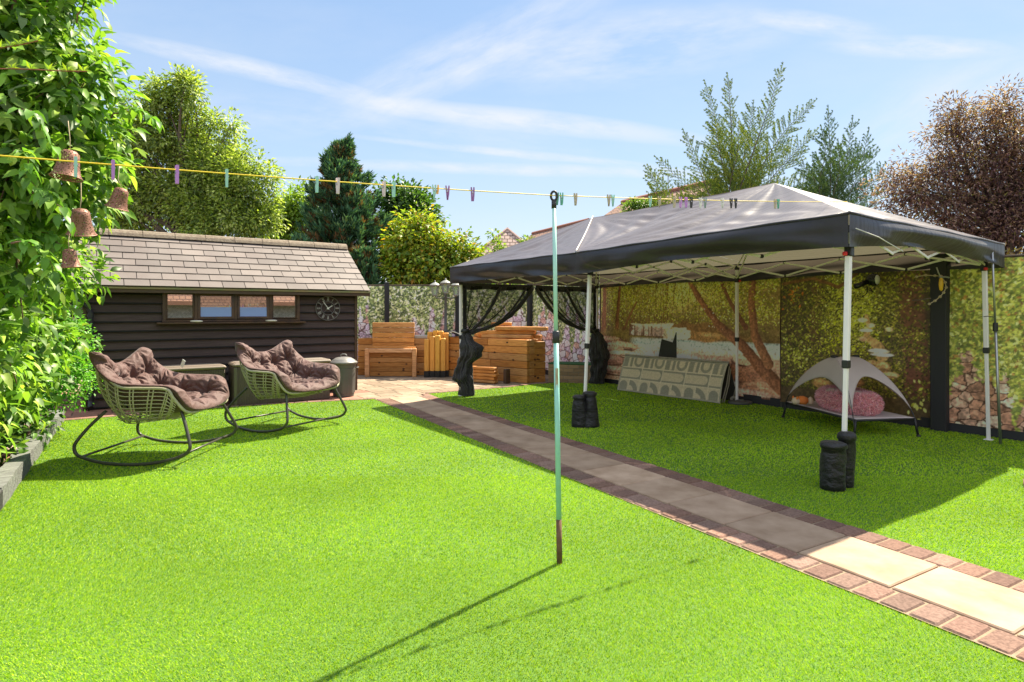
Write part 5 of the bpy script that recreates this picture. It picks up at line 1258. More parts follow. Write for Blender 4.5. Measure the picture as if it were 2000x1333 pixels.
# ================================================================ ROCKING CHAIRS
tube_m = pbr('chair_tube', (.055,.052,.042), .38, metal=.2, noise=(30,(.09,.085,.07),.4))
wick_m = pbr('olive_wicker', (.38,.35,.22), .5, noise=(40,(.50,.47,.32),.6), bump=(90,.5,.003))
cush_m = pbr('brown_cushion', (.115,.052,.042), .7, noise=(7,(.070,.032,.026),.8), bump=(17,.9,.016), sheen=.15)
def catmull(P, t):
    n = len(P)-1; x = min(max(t*n, 0), n-1e-6); i = int(x); f = x-i
    p0, p1, p2, p3 = P[max(i-1,0)], P[i], P[i+1], P[min(i+2,n)]
    return tuple(.5*((2*b)+(-a+c)*f+(2*a-5*b+4*c-d)*f*f+(-a+3*b-3*c+d)*f**3) for a, b, c, d in zip(p0, p1, p2, p3))
def rocking_chair():
    rt = thing('rocking_chair', 'brown cushioned rocking chair', 'rocking chair', (0,0,0))
    # local x forward, y to the chair's left (far side), z up
    for s_ in (-1, 1):
        path = [(-.30,s_*.30,.47),(-.40,s_*.38,.34),(-.47,s_*.44,.22),(-.485,s_*.45,.165),(-.47,s_*.45,.115),(-.42,s_*.45,.082),(-.25,s_*.45,.035),(0,s_*.45,.015),(.22,s_*.45,.030),(.40,s_*.45,.066),(.49,s_*.45,.10),(.53,s_*.45,.14),(.54,s_*.445,.19),(.48,s_*.40,.34),(.42,s_*.36,.47)]
        P = [catmull(path, i/70) for i in range(71)]
        MB().tube(P, .0145, 10).build('rocker', tube_m, rt, smooth=True)
    for x, z in ((-.415,.088),(.445,.088)): MB().tube([(x,-.45,z),(x,.45,z)], .0105, 8).build('crossbar', tube_m, rt, smooth=True)
    # shell: rim loop and bottom loop, from front round the back to front
    half = [(.49,0,.455,.34,0,.405),(.48,-.36,.465,.32,-.24,.41),(.40,-.45,.60,.27,-.31,.40),(.34,-.465,.685,.18,-.33,.385),(.12,-.47,.695,.05,-.33,.37),(-.07,-.465,.705,-.06,-.31,.355),(-.22,-.42,.79,-.15,-.27,.36),(-.36,-.36,.88,-.25,-.2,.40),(-.42,-.16,.865,-.30,-.09,.42),(-.43,0,.86,-.31,0,.425)]
    full = half + [(a,-b,c,d,-e,f) for a,b,c,d,e,f in half[-2::-1]]
    rim = [p[:3] for p in full]; bot = [p[3:] for p in full]
    n = 120
    def S(s, t):
        r_ = Vector(catmull(rim, s)); b_ = Vector(catmull(bot, s)); o_ = r_.lerp(b_, t)
        c = Vector((0,0,o_.z)); out = (o_-c); out.z = 0
        return o_ + out.normalized()*(.045*math.sin(math.pi*t)) 
    MB().tube([S(i/n,0) for i in range(n+1)], .0135, 8).build('rim', wick_m, rt, smooth=True)
    wk = MB()
    for k in range(1, 10):
        lo, hi = (.10, .90)
        wk.tube([S(lo+(hi-lo)*i/n, k/9) for i in range(n+1)], .0050, 5)
    for s_ in [.12,.16,.20,.245,.29,.335,.375,.42,.46,.50,.54,.58,.625,.665,.71,.755,.80,.84,.88]:
        for e in (-.0045,.0045): wk.tube([S(s_+e, j/10) for j in range(11)], .0065, 5)
    # floor of the basket
    for k in range(9):
        x = -.26+.07*k; hw = .30 if x > -.1 else .30*(1-((-.1-x)/.22)**2)**.5 if x > -.31 else .05
        wk.tube([(x,-hw,.372+.06*max(0,x)),(x,0,.355+.06*max(0,x)),(x,hw,.372+.06*max(0,x))], .005, 5)
    for k in range(-3,4): wk.tube([(-.28+.02*abs(k),k*.085,.40),(-.1,k*.085,.36),(.32,k*.085,.40)], .005, 5)
    wk.build('wicker_basket', wick_m, rt, smooth=True)
    # cushion: a tufted quilt lining the basket
    rows = [[(.43,-.455,.665),(.50,-.38,.52),(.52,-.20,.475),(.53,0,.465),(.52,.20,.475),(.50,.38,.52),(.43,.455,.665)],
            [(.34,-.455,.715),(.34,-.36,.56),(.32,-.20,.455),(.32,0,.445),(.32,.20,.455),(.34,.36,.56),(.34,.455,.715)],
            [(.10,-.455,.725),(.12,-.37,.56),(.10,-.20,.440),(.10,0,.430),(.10,.20,.440),(.12,.37,.56),(.10,.455,.725)],
            [(-.10,-.455,.745),(-.09,-.35,.58),(-.10,-.18,.455),(-.10,0,.445),(-.10,.18,.455),(-.09,.35,.58),(-.10,.455,.745)],
            [(-.24,-.44,.82),(-.22,-.32,.66),(-.24,-.17,.60),(-.25,0,.59),(-.24,.17,.60),(-.22,.32,.66),(-.24,.44,.82)],
            [(-.36,-.40,.93),(-.31,-.30,.82),(-.35,-.16,.76),(-.37,0,.745),(-.35,.16,.76),(-.31,.30,.82),(-.36,.40,.93)],
            [(-.40,-.38,1.01),(-.39,-.30,.99),(-.43,-.14,.895),(-.45,0,.87),(-.43,.14,.895),(-.39,.30,.99),(-.40,.38,1.01)]]
    def base(u_, v_): return Vector(catmull([catmull(r_, u_) for r_ in rows], v_))
    NU, NV = 110, 110
    cu = [.0,.20,.40,.60,.80,1.0]; cv = [0,.22,.44,.66,.84,1.0]
    def puff(u_, v_):
        a = u_*5; b = v_*5
        fa = abs(math.sin(math.pi*a)); fb = abs(math.sin(math.pi*b))
        da = min(a-math.floor(a), math.ceil(a)-a if math.ceil(a) > a else 0); 
        cell = (fa*fb)**.38; seam = .55*(fa**.5)*(.4) + .55*(fb**.5)*.4
        # tufts: deep at cell corners, with radiating creases
        ru, rv = a-round(a), b-round(b); r_ = math.hypot(ru, rv); ang = math.atan2(rv, ru)
        cre = .010*math.sin(ang*9+a*2)*math.exp(-((r_-.32)/.2)**2)
        dimple = math.exp(-(r_/.20)**2) if 0 < round(a) < 5 and 0 < round(b) < 5 else 0
        edge = min(1, min(u_,1-u_)*11)**.5 * min(1, min(v_,1-v_)*11)**.5
        return (.045+.036*cell+.018*seam - .055*dimple + cre)*edge
    def top(u_, v_):
        e = .012; p = base(u_, v_); du = base(min(u_+e,1), v_)-base(max(u_-e,0), v_); dv = base(u_, min(v_+e,1))-base(u_, max(v_-e,0))
        nrm = du.cross(dv); nrm = nrm.normalized() if nrm.length > 1e-9 else Vector((0,0,1))
        if nrm.z < 0 and abs(nrm.z) > .2: nrm = -nrm
        return p, nrm
    T0 = top(.5,.3)[1]; sg = 1 if T0.z > 0 else -1
    def nn(u_, v_):
        e = .012; du = base(min(u_+e,1), v_)-base(max(u_-e,0), v_); dv = base(u_, min(v_+e,1))-base(u_, max(v_-e,0))
        q_ = du.cross(dv).normalized(); c = Vector((.25,0,1.0))-base(u_,v_); return q_ if q_.dot(c) > 0 else -q_
    pts = [[(base(i/NU,j/NV), nn(i/NU,j/NV), puff(i/NU,j/NV)) for i in range(NU+1)] for j in range(NV+1)]
    cb = MB(); cb.v = [tuple(p+n_*h) for r_ in pts for p,n_,h in r_] + [tuple(p-n_*.012) for r_ in pts for p,n_,h in r_]
    W_ = NU+1; off = W_*(NV+1)
    for j in range(NV):
        for i in range(NU):
            a = j*W_+i; cb.f.append((a,a+1,a+1+W_,a+W_)); cb.f.append((off+a,off+a+W_,off+a+1+W_,off+a+1))
    for i in range(NU): a=i; cb.f.append((a,off+a,off+a+1,a+1)); a=NV*W_+i; cb.f.append((a,a+1,off+a+1,off+a))
    for j in range(NV): a=j*W_; cb.f.append((a,a+W_,off+a+W_,off+a)); a=j*W_+NU; cb.f.append((a,off+a,off+a+W_,a+W_))
    cu_ = cb.build('cushion', cush_m, rt, smooth=True)
    bt = MB()
    for a in range(1,5):
        for b_ in range(1,5):
            p, n_, h = base(a/5,b_/5), nn(a/5,b_/5), puff(a/5,b_/5); bt.lathe([(.002,-.006),(.012,-.003),(.012,.003),(.002,.007)], p+n_*(h+.004), 8)
    bt.build('button', cush_m, cu_, smooth=True)
    return rt
rc1 = rocking_chair(); rc2 = copy_tree(rc1)
rc1.location = (-3.40, 5.77, .006); rc1['label'] = 'rocking chair with brown tufted cushion nearest the camera, beside the leafy shrub'; rc1['group'] = 'wicker rocking chairs on the lawn'
rc2.location = (-2.73, 7.22, .006); rc2.rotation_euler = (0,0,R(-28)); rc2['label'] = 'rocking chair with brown tufted cushion farther off, in front of the dustbin'; rc2['group'] = 'wicker rocking chairs on the lawn'
o = MB().box((0,0,0),(.004,.055,.075),bev=.001).build('care_tag', pbr('tag_white',(.78,.78,.74),.6), rc1); o.location=(-.02,.46,.835); o.rotation_euler=(R(20),R(10),R(60))

# ================================================================ DOG BED UNDER ITS TENT
grey_fab = pbr('grey_canvas', (.55,.47,.47), .75, bump=(160,.2,.002), noise=(5,(.46,.39,.39),.5))
F_ = Vector((3.72,6.49,0)); e1 = Vector((.99,.13,0)).normalized(); e2 = Vector((-.13,.99,0)).normalized(); W1, W2_ = .70, 1.28
cot = thing('raised_dog_bed', 'raised grey dog bed with an arched canopy in front of the stream print', 'dog bed', F_+e1*W1/2+e2*W2_/2, math.atan2(e1.y,e1.x))
X1, Y1 = W1/2, W2_/2
b = MB()
for sx in (-1,1): b.tube([(sx*X1,-Y1,.20),(sx*X1,Y1,.20)], .013, 8)
for sy_ in (-1,1): b.tube([(-X1,sy_*Y1,.20),(X1,sy_*Y1,.20)], .013, 8)
b.build('frame', black_plastic, cot, smooth=True)
for sx in (-1,1):
    for sy_ in (-1,1):
        l = MB(); l.tube([(sx*X1,sy_*Y1,.215),(sx*(X1+.035),sy_*(Y1+.02),.01)], .013, 8); l.lathe([(.024,0),(.022,.02),(.015,.035)], (sx*(X1+.035),sy_*(Y1+.02),.0), 10); l.build('leg', black_plastic, cot, smooth=True)
s = MB(); s.grid(lambda i, j: ((i-.5)*2*(X1-.02*math.sin(math.pi*j)), (j-.5)*2*(Y1-.02*math.sin(math.pi*i)), .218-.022*math.sin(math.pi*i)*math.sin(math.pi*j)), 16, 20)
o = s.build('sleeping_surface', grey_fab, cot, smooth=True); m = o.modifiers.new('thickness','SOLIDIFY'); m.thickness=.012
corners = [(-X1-.03,-Y1-.02),(X1+.03,-Y1-.02),(X1+.03,Y1+.02),(-X1-.03,Y1+.02)]; ZT = .84
hub = [(-.13,0),(.13,0),(.13,0),(-.13,0)]
def ribpt(k, t):   # t 0 at the hub, 1 at the foot of the corner
    cx_, cy_ = corners[k]; hx, hy = hub[k]; r_ = t
    return Vector((hx+(cx_-hx)*(math.sin(r_*math.pi/2)**1.0*.55+.45*r_), hy+(cy_-hy)*(math.sin(r_*math.pi/2)*.55+.45*r_), .12+(ZT-.12)*(1-r_**1.45)))
for k in range(4):
    MB().tube([ribpt(k, j/20)+Vector((0,0,-.006)) for j in range(21)], .006, 6).build('tent_pole', black_plastic, cot, smooth=True)
def tent():
    b = MB()
    for k in range(4):
        k2 = (k+1) % 4
        lim = lambda i: .82 - (.40 if k in (0,2) else .34)*math.sin(math.pi*i)**.62
        def fn(i, j):
            t = j*lim(i); p = ribpt(k,t).lerp(ribpt(k2,t), i); 
            return p + Vector((0,0,.012*math.sin(math.pi*i)*t)) 
        b.grid(fn, 26, 14)
    return b
o = tent().build('tent_canopy', grey_fab, cot, smooth=True); m = o.modifiers.new('thickness','SOLIDIFY'); m.thickness=.004
h = MB(); h.grid(lambda i, j: ((i-.5)*.27, (j-.5)*.05, ZT+.004+.008*math.sin(math.pi*j)-.012*math.sin(math.pi*i)), 8, 4); 
for sx in (-1,1): h.lathe([(.035,-.01),(.045,.0),(.035,.018),(.006,.022)], (sx*.14,0,ZT), 12)
h.build('hub', black_plastic, cot, smooth=True)
# shaggy pink ring cushion
def fur_ring(loc, rz, a, b_, rad, seed):
    rt = thing('fluffy_pet_cushion', 'shaggy pink oval pet cushion lying on the raised dog bed', 'pet cushion', loc, rz)
    def P(u_, v_):
        th = u_*2*math.pi; ph = v_*2*math.pi; rr = rad*(1+.08*math.sin(th*3))
        return Vector(((a+rr*math.cos(ph))*math.cos(th), (b_+rr*math.cos(ph))*math.sin(th), rr*(1+math.sin(ph))*.85))
    MB().grid(P, 48, 16).build('ring', pbr('pink_plush', (.60,.25,.30), .9), rt, smooth=True)
    MB().lathe([(a*.02,.05),(a*.6,.055),(a*1.0,.05)], (0,0,0), 24, 1, b_/a, cap=False).build('base', pbr('pale_plush', (.45,.33,.30), .9), rt, smooth=True)
    rng = np.random.RandomState(seed); n = 15000; u_ = rng.rand(n)*2*np.pi; v_ = rng.rand(n)*2*np.pi
    rr = rad; Q = np.stack([(a+rr*np.cos(v_))*np.cos(u_), (b_+rr*np.cos(v_))*np.sin(u_), rr*(1+np.sin(v_))*.85], 1)
    Nn = np.stack([np.cos(v_)*np.cos(u_), np.cos(v_)*np.sin(u_), np.sin(v_)], 1); D = unit(Nn + rng.normal(size=(n,3))*.65 + np.array([0,0,-.35]))
    col = mixcol([(.95,.52,.60,4),(.88,.40,.48,3),(.95,.70,.74,2),(.7,.28,.34,2)], n, .15, rng)
    me = leaf_mesh('fur', Q, D, rng.normal(size=(n,3)), .045, .0035, col, fold=.0, droop=.15, shape='kite'); link_mesh('fur', me, leaf_mat('plush_hair', .15, .8), rt)
    return rt
loc = F_+e1*.37+e2*.62+Vector((0,0,.225)); fur_ring(loc, math.atan2(e2.y,e2.x)+R(-12), .38, .16, .12, 5)
pc_ = F_+e1*.33+e2*.42+Vector((0,0,.40))
o = MB().grid(lambda i, j: ((i-.5)*.42, (j-.5)*.12, .02*math.sin(i*9)+.03*math.sin(math.pi*j)), 14, 6).build('cream_blanket', pbr('cream_blanket', (.55,.42,.34), .9, bump=(40,.6,.01)), smooth=True); o.location = pc_+Vector((-.08,.08,.02)); o.rotation_euler=(0,0,R(120)); tag(o,'cream fleece scrap lying across the pink pet cushion','blanket')
m_ = o.modifiers.new('thickness','SOLIDIFY'); m_.thickness=.012
# soft toy: orange with cream ends
ty = thing('soft_toy', 'small orange and cream soft toy on the left corner of the dog bed', 'soft toy', at(1566,790,7.35), .4)
orange = pbr('orange_plush', (.70,.20,.04), .9, bump=(50,.6,.01)); crm = pbr('cream_plush', (.62,.48,.34), .9, bump=(50,.6,.01))
MB().lathe([(.01,-.03),(.05,-.025),(.07,.01),(.06,.05),(.02,.07)], (0,0,.03), 16, 1.3, .9).build('body', orange, ty, smooth=True)
MB().lathe([(.01,-.03),(.04,-.02),(.05,.01),(.035,.045),(.01,.055)], (-.10,.0,.035), 14, 1.1, .9).build('head', crm, ty, smooth=True)
MB().lathe([(.01,-.02),(.035,-.015),(.04,.02),(.03,.05),(.005,.07)], (.11,-.03,.02), 12, 1, .8).build('tail', crm, ty, smooth=True)
for sy_ in (-1,1): MB().lathe([(.014,0),(.012,.02),(.002,.04)], (-.11,sy_*.03,.07), 8).build('ear', orange, ty, smooth=True)

# ================================================================ PATTERNED RUG LEANING IN A FOLD, AND THE DARK PANEL BEHIND IT
r0 = ground(1205,764); r1 = ground(1407,791); rd = (r1-r0); RL = rd.length; rd.normalize(); rn = Vector((-rd.y, rd.x, 0))
if rn.y < 0: rn = -rn
RH = .60; lean = .22; sl = math.hypot(RH, lean)
def rug_canvas():
    c = Canvas(RL, sl+.02, 150, 3); A_ = (.66,.56,.38); B_ = (.33,.31,.23); Ln = (.80,.70,.50)
    c.a[:] = A_; Xm = c.X*RL; Ym = c.Y*c.h; cell = c.h/3.0; rng = random.Random(6)
    W_ = cell; nx = int(RL/W_)+1; lw_ = .012
    def put(mask, col): c.lay(np.clip(mask*150*.9, 0, 1), col)
    pat = ['arch','pill','dot','quarter','bars','quarter2','pill2','u']
    for j in range(3):
        i = 0
        while i < nx:
            k = pat[(i*3+j*5+(i//2)*2+j) % 8]; wcell = 2 if k in ('pill','pill2') and i+1 < nx else 1
            x0 = i*W_; y0 = j*cell; lx = (Xm-x0)/cell; ly = (Ym-y0)/cell; ins = np.minimum(np.minimum(lx, wcell-lx), np.minimum(ly, 1-ly))
            inn = ins*cell-lw_/2
            if k in ('pill','pill2'):
                d = .34-np.hypot(np.maximum(np.abs(lx-1.0)-.60, 0)*1, ly-.5) if k == 'pill' else .34-np.hypot(np.maximum(lx-1.0-.55, 0)*1+0, ly-.5)
                if k == 'pill': put(np.minimum(inn, -(d*cell)+.0), A_); put(np.minimum(inn, d*cell), B_)
                else: put(inn, B_); put(np.minimum(inn, d*cell), A_)
            elif k == 'dot': put(np.minimum(inn, (.42-np.hypot(lx-.5, ly-.5))*cell), B_)
            elif k == 'arch': put(np.minimum(inn, np.where(ly > .5, (.38-np.hypot(lx-.5, ly-.5)), .38-np.abs(lx-.5))*cell), B_)
            elif k == 'quarter': r_ = np.hypot(lx, ly); put(np.minimum(inn, (.95-r_)*cell), B_); put(np.minimum(inn, (.55-r_)*cell), A_)
            elif k == 'quarter2': r_ = np.hypot(lx-1, ly-1); put(np.minimum(inn, (.98-r_)*cell), B_)
            elif k == 'bars': put(np.minimum(inn, (.22-np.abs(lx-.3))*cell), B_); put(np.minimum(inn, (.13-np.abs(lx-.82))*cell), B_)
            elif k == 'u': put(np.minimum(inn, np.where(ly < .5, np.minimum(.46-np.hypot(lx-.5,ly-.5), np.hypot(lx-.5,ly-.5)-.22), np.minimum(.46-np.abs(lx-.5), np.abs(lx-.5)-.22))*cell), B_)
            put(-np.abs(ins)*cell*1.0+lw_/2, Ln); i += wcell
    e = np.minimum(np.minimum(Xm, RL-Xm), np.minimum(Ym, c.h-Ym)); put(.03-e, (.42,.38,.29))
    c.a *= (.86+.28*c.noise(160,60,1))[..., None]; return c
rug = thing('patterned_rug', 'large beige and grey geometric rug propped up in a fold against the waterfall print', 'rug', r0.lerp(r1,.5)+rn*.15, 0)
c = rug_canvas(); Xn = c.X*RL; t_ = c.Y
bulge = .018*np.sin(np.pi*t_)*np.sin(Xn*2.1+.5)+.010*np.sin(Xn*5)
dep = lean*t_+bulge-.02*np.sin(np.pi*t_); zz = .02+RH*t_-.02*np.sin(np.pi*np.clip((t_-.9)*5,0,1))
flare = -.05*(1-t_)*np.sign(c.X-.5)*0
P = np.stack([r0.x+rd.x*Xn*(1)+rn.x*dep, r0.y+rd.y*Xn+rn.y*dep, zz], -1).reshape(-1,3)
i, j = np.meshgrid(np.arange(c.W-1), np.arange(c.H-1)); b0 = (j*c.W+i).ravel(); F = np.stack([b0,b0+1,b0+c.W+1,b0+c.W],1)
me = np_mesh('woven_face', P, F, 4, c.a.reshape(-1,3)); o = link_mesh('woven_face', me, pbr('rug_weave', (.4,.4,.3), .95, vcol=True, bump=(300,.4,.003)), rug, True, smooth=True)
bk = MB()      # the layer folded over behind, and dark backing showing at the open end
def back_fn(i, j, off):
    x = i*RL; d = lean + .02 + (.24)*(1-j) + off; return r0 + rd*x + rn*(d) + Vector((0,0,.02+RH*j - off*.2))
bk.grid(lambda i, j: back_fn(i,j,0), 20, 6); bk.build('folded_back', pbr('rug_back', (.10,.09,.075), .95), rug, True, smooth=True)
tp = MB(); tp.tube([r0+rd*(x*RL)+rn*(lean+.008+.004*math.sin(x*20))+Vector((0,0,RH+.012)) for x in [k/30 for k in range(31)]], .018, 8); tp.build('fold', pbr('rug_edge', (.36,.33,.25), .95, noise=(20,(.2,.19,.16),.7)), rug, True, smooth=True)
en = MB()
for k_, (d0, d1, z0, z1) in enumerate(((.05,.25,.03,.56),(.09,.27,.03,.52),(.30,.42,.03,.40))):
    q = r1+rd*(-.004+.01*k_); en.tube([q+rn*d0+Vector((0,0,z0)), q+rn*((d0+d1)/2+.03)+Vector((0,0,(z0+z1)/2)), q+rn*d1+Vector((0,0,z1))], .010, 6)
en.build('binding', pbr('rug_binding', (.30,.27,.20), .9), rug, True, smooth=True)
en2 = MB(); q = r1+rn*.30+rd*.03; en2.tube([q+Vector((.045*math.cos(a)*(1-.03*k),.0,.055+.045*math.sin(a)*(1-.03*k))) for k, a in enumerate([x*.6 for x in range(18)])], .012, 6); en2.build('rolled_corner', pbr('rug_edge',(.36,.33,.25),.95), rug, True, smooth=True)
# dark notched panel
yb = 10.15; pts = [(1285,702),(1292,663),(1313.5,670),(1320,649.5),(1336,654.5),(1323,704)]
P3 = [at(x_, y_, yb) for x_, y_ in pts]; dn = MB(); cn3 = P3[0]; k_ = len(P3)
fr = [p + rn*0 for p in P3]; bk_ = [p + Vector((.03,.045,0)) for p in P3]
foot = [Vector((P3[0].x+.02, yb, .02)), Vector((P3[5].x-.02, yb, .02))]
pl = [foot[0]] + P3 + [foot[1]]; n = len(pl); vs = pl + [p + Vector((.03,.045,0)) for p in pl]
q2 = Vector((P3[2].x, P3[2].y, .02))
for quad in ([foot[0],P3[0],P3[1],P3[2],q2],[q2,P3[2],P3[3],P3[4],P3[5],foot[1]]):
    m_ = len(quad); vs = quad + [p + Vector((.03,.045,0)) for p in quad]
    dn.add(vs, [tuple(range(m_)), tuple(range(2*m_-1,m_-1,-1))]+[(i,(i+1)%m_,m_+(i+1)%m_,m_+i) for i in range(m_)])
o = dn.build('notched_board', pbr('dark_slate_panel', (.028,.036,.030), .6)); 
mid = sum(pl, Vector())/n; o.data.transform(Matrix.Translation(-mid)); o.location = mid; tag(o, 'dark notched panel standing up behind the patterned rug', 'panel')
# ================================================================ TREES AND SHRUBS
def tree(name, lab, cat, base, blobs, ncl, per, spread, L, Wd, pal, seed, shape='kite', trunk=None, ntips=26, r0=.10, group=None, shell=.5, mat='foliage', limit=None, bark=None, droop=.2, jit=.2, extra=None):
    rng = np.random.RandomState(seed); rr = random.Random(seed); base = Vector(base)
    rt = thing(name, lab, cat, base, 0, group)
    C, out, _ = crown_points(blobs, ncl, shell, rng)
    if limit is not None: k = limit(C); C, out = C[k], out[k]
    tone = 1 + (rng.rand(len(C))-.5)*.5
    P, D, N = cluster_leaves(C, out, per, spread, rng); n = len(P)
    col = mixcol(pal, n, jit, rng)*np.repeat(tone, per)[:, None]
    P = P - np.array(base)
    me = leaf_mesh('crown', P, D, N, L*(.65+.7*rng.rand(n)), Wd*(.7+.6*rng.rand(n)), col, fold=.3, droop=droop, shape=shape)
    link_mesh('crown', me, leaf_mat(mat, .40, .45, .35 if mat != 'purple_leaf' else .15), rt)
    mb = MB(); tk = trunk or [(0,0,0),(0,0,1)]
    tp = [Vector(t) for t in tk]; nT = len(tp)
    mb.tube(tp, [r0*(1-.6*i/(nT-1)) for i in range(nT)], 10)
    idx = rr.sample(range(len(C)), min(ntips, len(C)))
    def root(t):
        f = min(.98, max(.25, rr.uniform(.35,.98))); x = f*(nT-1); i = int(x); return tp[i].lerp(tp[min(i+1,nT-1)], x-i)
    branches(mb, root, [Vector(C[i])-base for i in idx], r0*.42, .004, 6, .3, rr)
    mb.build('trunk', bark or bark_m, rt, smooth=True)
    return rt
G_BROAD = [(.075,.17,.025,4),(.12,.25,.035,4),(.045,.10,.022,3),(.22,.34,.05,1.6),(.10,.16,.06,1)]
# ---- large-leaved shrub on the left, right beside the camera's side of the bed
blobs = [((-4.35,4.75,3.55),(1.02,.95,1.0)),((-4.3,4.7,2.6),(1.10,.95,.75)),((-4.1,4.35,1.7),(.74,.6,.7)),((-3.95,4.1,.95),(.52,.5,.55)),((-3.75,4.7,3.2),(.55,.6,.55)),((-4.0,4.8,4.2),(.7,.6,.6)),((-3.75,4.65,2.35),(.58,.55,.5)),((-4.75,4.9,1.3),(.6,.5,1.0)),((-3.5,4.85,2.75),(.36,.35,.30)),((-4.15,4.4,.50),(.40,.45,.30)),((-4.55,5.2,.9),(.55,.5,.6)),((-4.9,5.6,1.7),(.55,.5,.6)),((-4.7,5.4,2.4),(.5,.5,.5)),((-3.4,4.7,3.0),(.36,.4,.35)),((-3.42,4.55,2.35),(.32,.4,.33)),((-3.7,4.7,3.5),(.4,.4,.4)),((-4.55,5.9,1.75),(.5,.4,.5)),((-4.75,5.9,1.1),(.4,.4,.4))]
def lim_big(C):
    px = 1000+FPX*C[:,0]/C[:,1]; return np.ones(len(C), bool)
big = tree('leafy_shrub', 'tall shrub with large drooping green leaves at the left, hung with copper bells', 'shrub', (-4.55,4.75,.03), blobs, 1900, 10, .17, .108, .028, [(.17,.32,.04,4),(.24,.42,.055,4),(.08,.17,.03,3),(.38,.52,.09,2.2),(.20,.28,.12,1)], 3, shape='broad', trunk=[(0,0,0),(.05,.05,.8),(.12,.0,1.6),(.25,.05,2.4),(.4,.1,3.3)], ntips=110, r0=.075, mat='leathery_leaf', droop=.5, shell=.42,
  bark=pbr('shrub_bark',(.22,.13,.08),.85,noise=(12,(.12,.07,.04),.8)))
# loose leading shoots with paler leaves and a few blossoms
def shoots():
    rng = np.random.RandomState(8); rr = random.Random(8); mb = MB(); Ps=[];Ds=[];Ns=[];Cs=[]
    specs = [((-3.05,3.7,2.62),(.24,.05,-.16)),((-3.0,3.75,2.12),(.28,0,-.12)),((-3.1,3.7,1.80),(.32,.05,-.10)),((-3.15,3.8,2.4),(.2,-.05,-.2)),((-3.2,4.6,3.6),(.28,.0,.42)),((-3.35,4.7,4.0),(.45,0,.25)),((-3.0,4.7,2.9),(.42,.05,.10)),((-3.1,4.6,2.5),(.35,0,.05)),((-3.3,4.5,2.2),(.30,0,-.12)),((-3.4,4.4,1.95),(.34,.05,-.1)),((-3.5,4.7,4.4),(.3,0,.35)),((-3.45,4.6,3.3),(.55,.1,.1)),((-3.6,4.4,1.7),(.26,0,-.2)),((-3.25,4.8,3.9),(.15,0,.5))]
    for p, d in specs:
        p = Vector(p)+(Vector((-.14,0,0)) if p[1] > 4 else Vector((0,0,0))); d = Vector(d)*.75; pts = [p+d*t+Vector((rr.uniform(-.02,.02),rr.uniform(-.02,.02),.06*math.sin(t*3)-.10*t*t)) for t in [k/9 for k in range(10)]]
        mb.tube(pts, [.007*(1-.8*k/9) for k in range(10)], 5)
        for k in range(2, 10):
            for s_ in (-1,1,0):
                dr = (pts[k]-pts[k-1]).normalized(); sd = dr.cross(Vector((0,0,1))).normalized()*s_
                Ps.append(pts[k]); Ds.append(dr*.5+sd+Vector((0,0,rr.uniform(-.5,.2)))); Ns.append(Vector((rr.uniform(-.3,.3),rr.uniform(-.3,.3),1))); Cs.append(rr.choice(((.16,.34,.05),(.24,.40,.06),(.10,.22,.035))))
    o = big; P = np.array(Ps)-np.array(big.location); me = leaf_mesh('shoot_leaves', P, np.array(Ds), np.array(Ns), .095, .026, np.array(Cs), fold=.3, droop=.4, shape='broad')
    link_mesh('shoot_leaves', me, leaf_mat('leathery_leaf'), big); mb.v = [tuple(Vector(v)-big.location) for v in mb.v]; mb.build('shoot', pbr('shrub_bark',(.2,.1,.07)), big, smooth=True)
shoots()
# arching runner with yellow-green star-like leaf tufts
vb = MB(); rr = random.Random(2); Ps=[];Ds=[];Ns=[]
vt = thing('climbing_runner', 'thin arching runner with bright yellow green leaf tufts in front of the big shrub', 'climber', (-3.5,3.55,2.3))
for (y0, pxs, pys) in ((3.5,(-60,0,60,120,170),(140,135,136,139,140)),(3.6,(-60,0,40,75),(98,94,88,80))):
    pts = [at(a,b_,y0) for a,b_ in zip(pxs,pys)]; pts = [Vector(catmull([tuple(p) for p in pts], k/20)) for k in range(21)]; vb = MB(); vb.tube([p-vt.location for p in pts], .0035, 5); Ps=[];Ds=[];Ns=[]
    for k in range(1, 21, 3):
        for m in range(6):
            a = m*1.05+rr.uniform(-.3,.3); Ps.append(pts[k]-vt.location); Ds.append(Vector((math.cos(a),.4*math.sin(a)-.2,abs(math.sin(a))*.7+.1))); Ns.append(Vector((rr.uniform(-.4,.4),-1,.5)))
    st_ = vb.build('stem', pbr('red_stem', (.30,.10,.05), .6), vt, smooth=True)
    link_mesh('leaf_tuft', leaf_mesh('leaf_tuft', np.array(Ps), np.array(Ds), np.array(Ns), .05, .009, mixcol([(.34,.46,.03,1),(.26,.40,.05,1)], len(Ps)), fold=.2, droop=.25, shape='kite'), leaf_mat('foliage'), st_)

# ---- fine-leaved bright shrub by the downpipe
blobs = [((-5.25,6.75,.98),(.52,.5,.48)),((-5.2,6.6,.60),(.58,.5,.36)),((-5.65,6.9,1.15),(.55,.5,.45)),((-5.05,6.6,.72),(.38,.4,.35)),((-5.6,6.4,.5),(.5,.5,.4))]
tree('privet_bush', 'rounded bright green small-leaved bush between the big shrub and the shed', 'bush', (-5.35,6.75,.02), blobs, 1500, 13, .10, .040, .012, [(.13,.36,.03,4),(.20,.46,.05,3),(.07,.22,.025,3),(.33,.55,.10,1)], 5, ntips=40, r0=.03, trunk=[(0,0,0),(0,0,.5),(.02,0,.9)], mat='glossy_leaf', droop=.1)
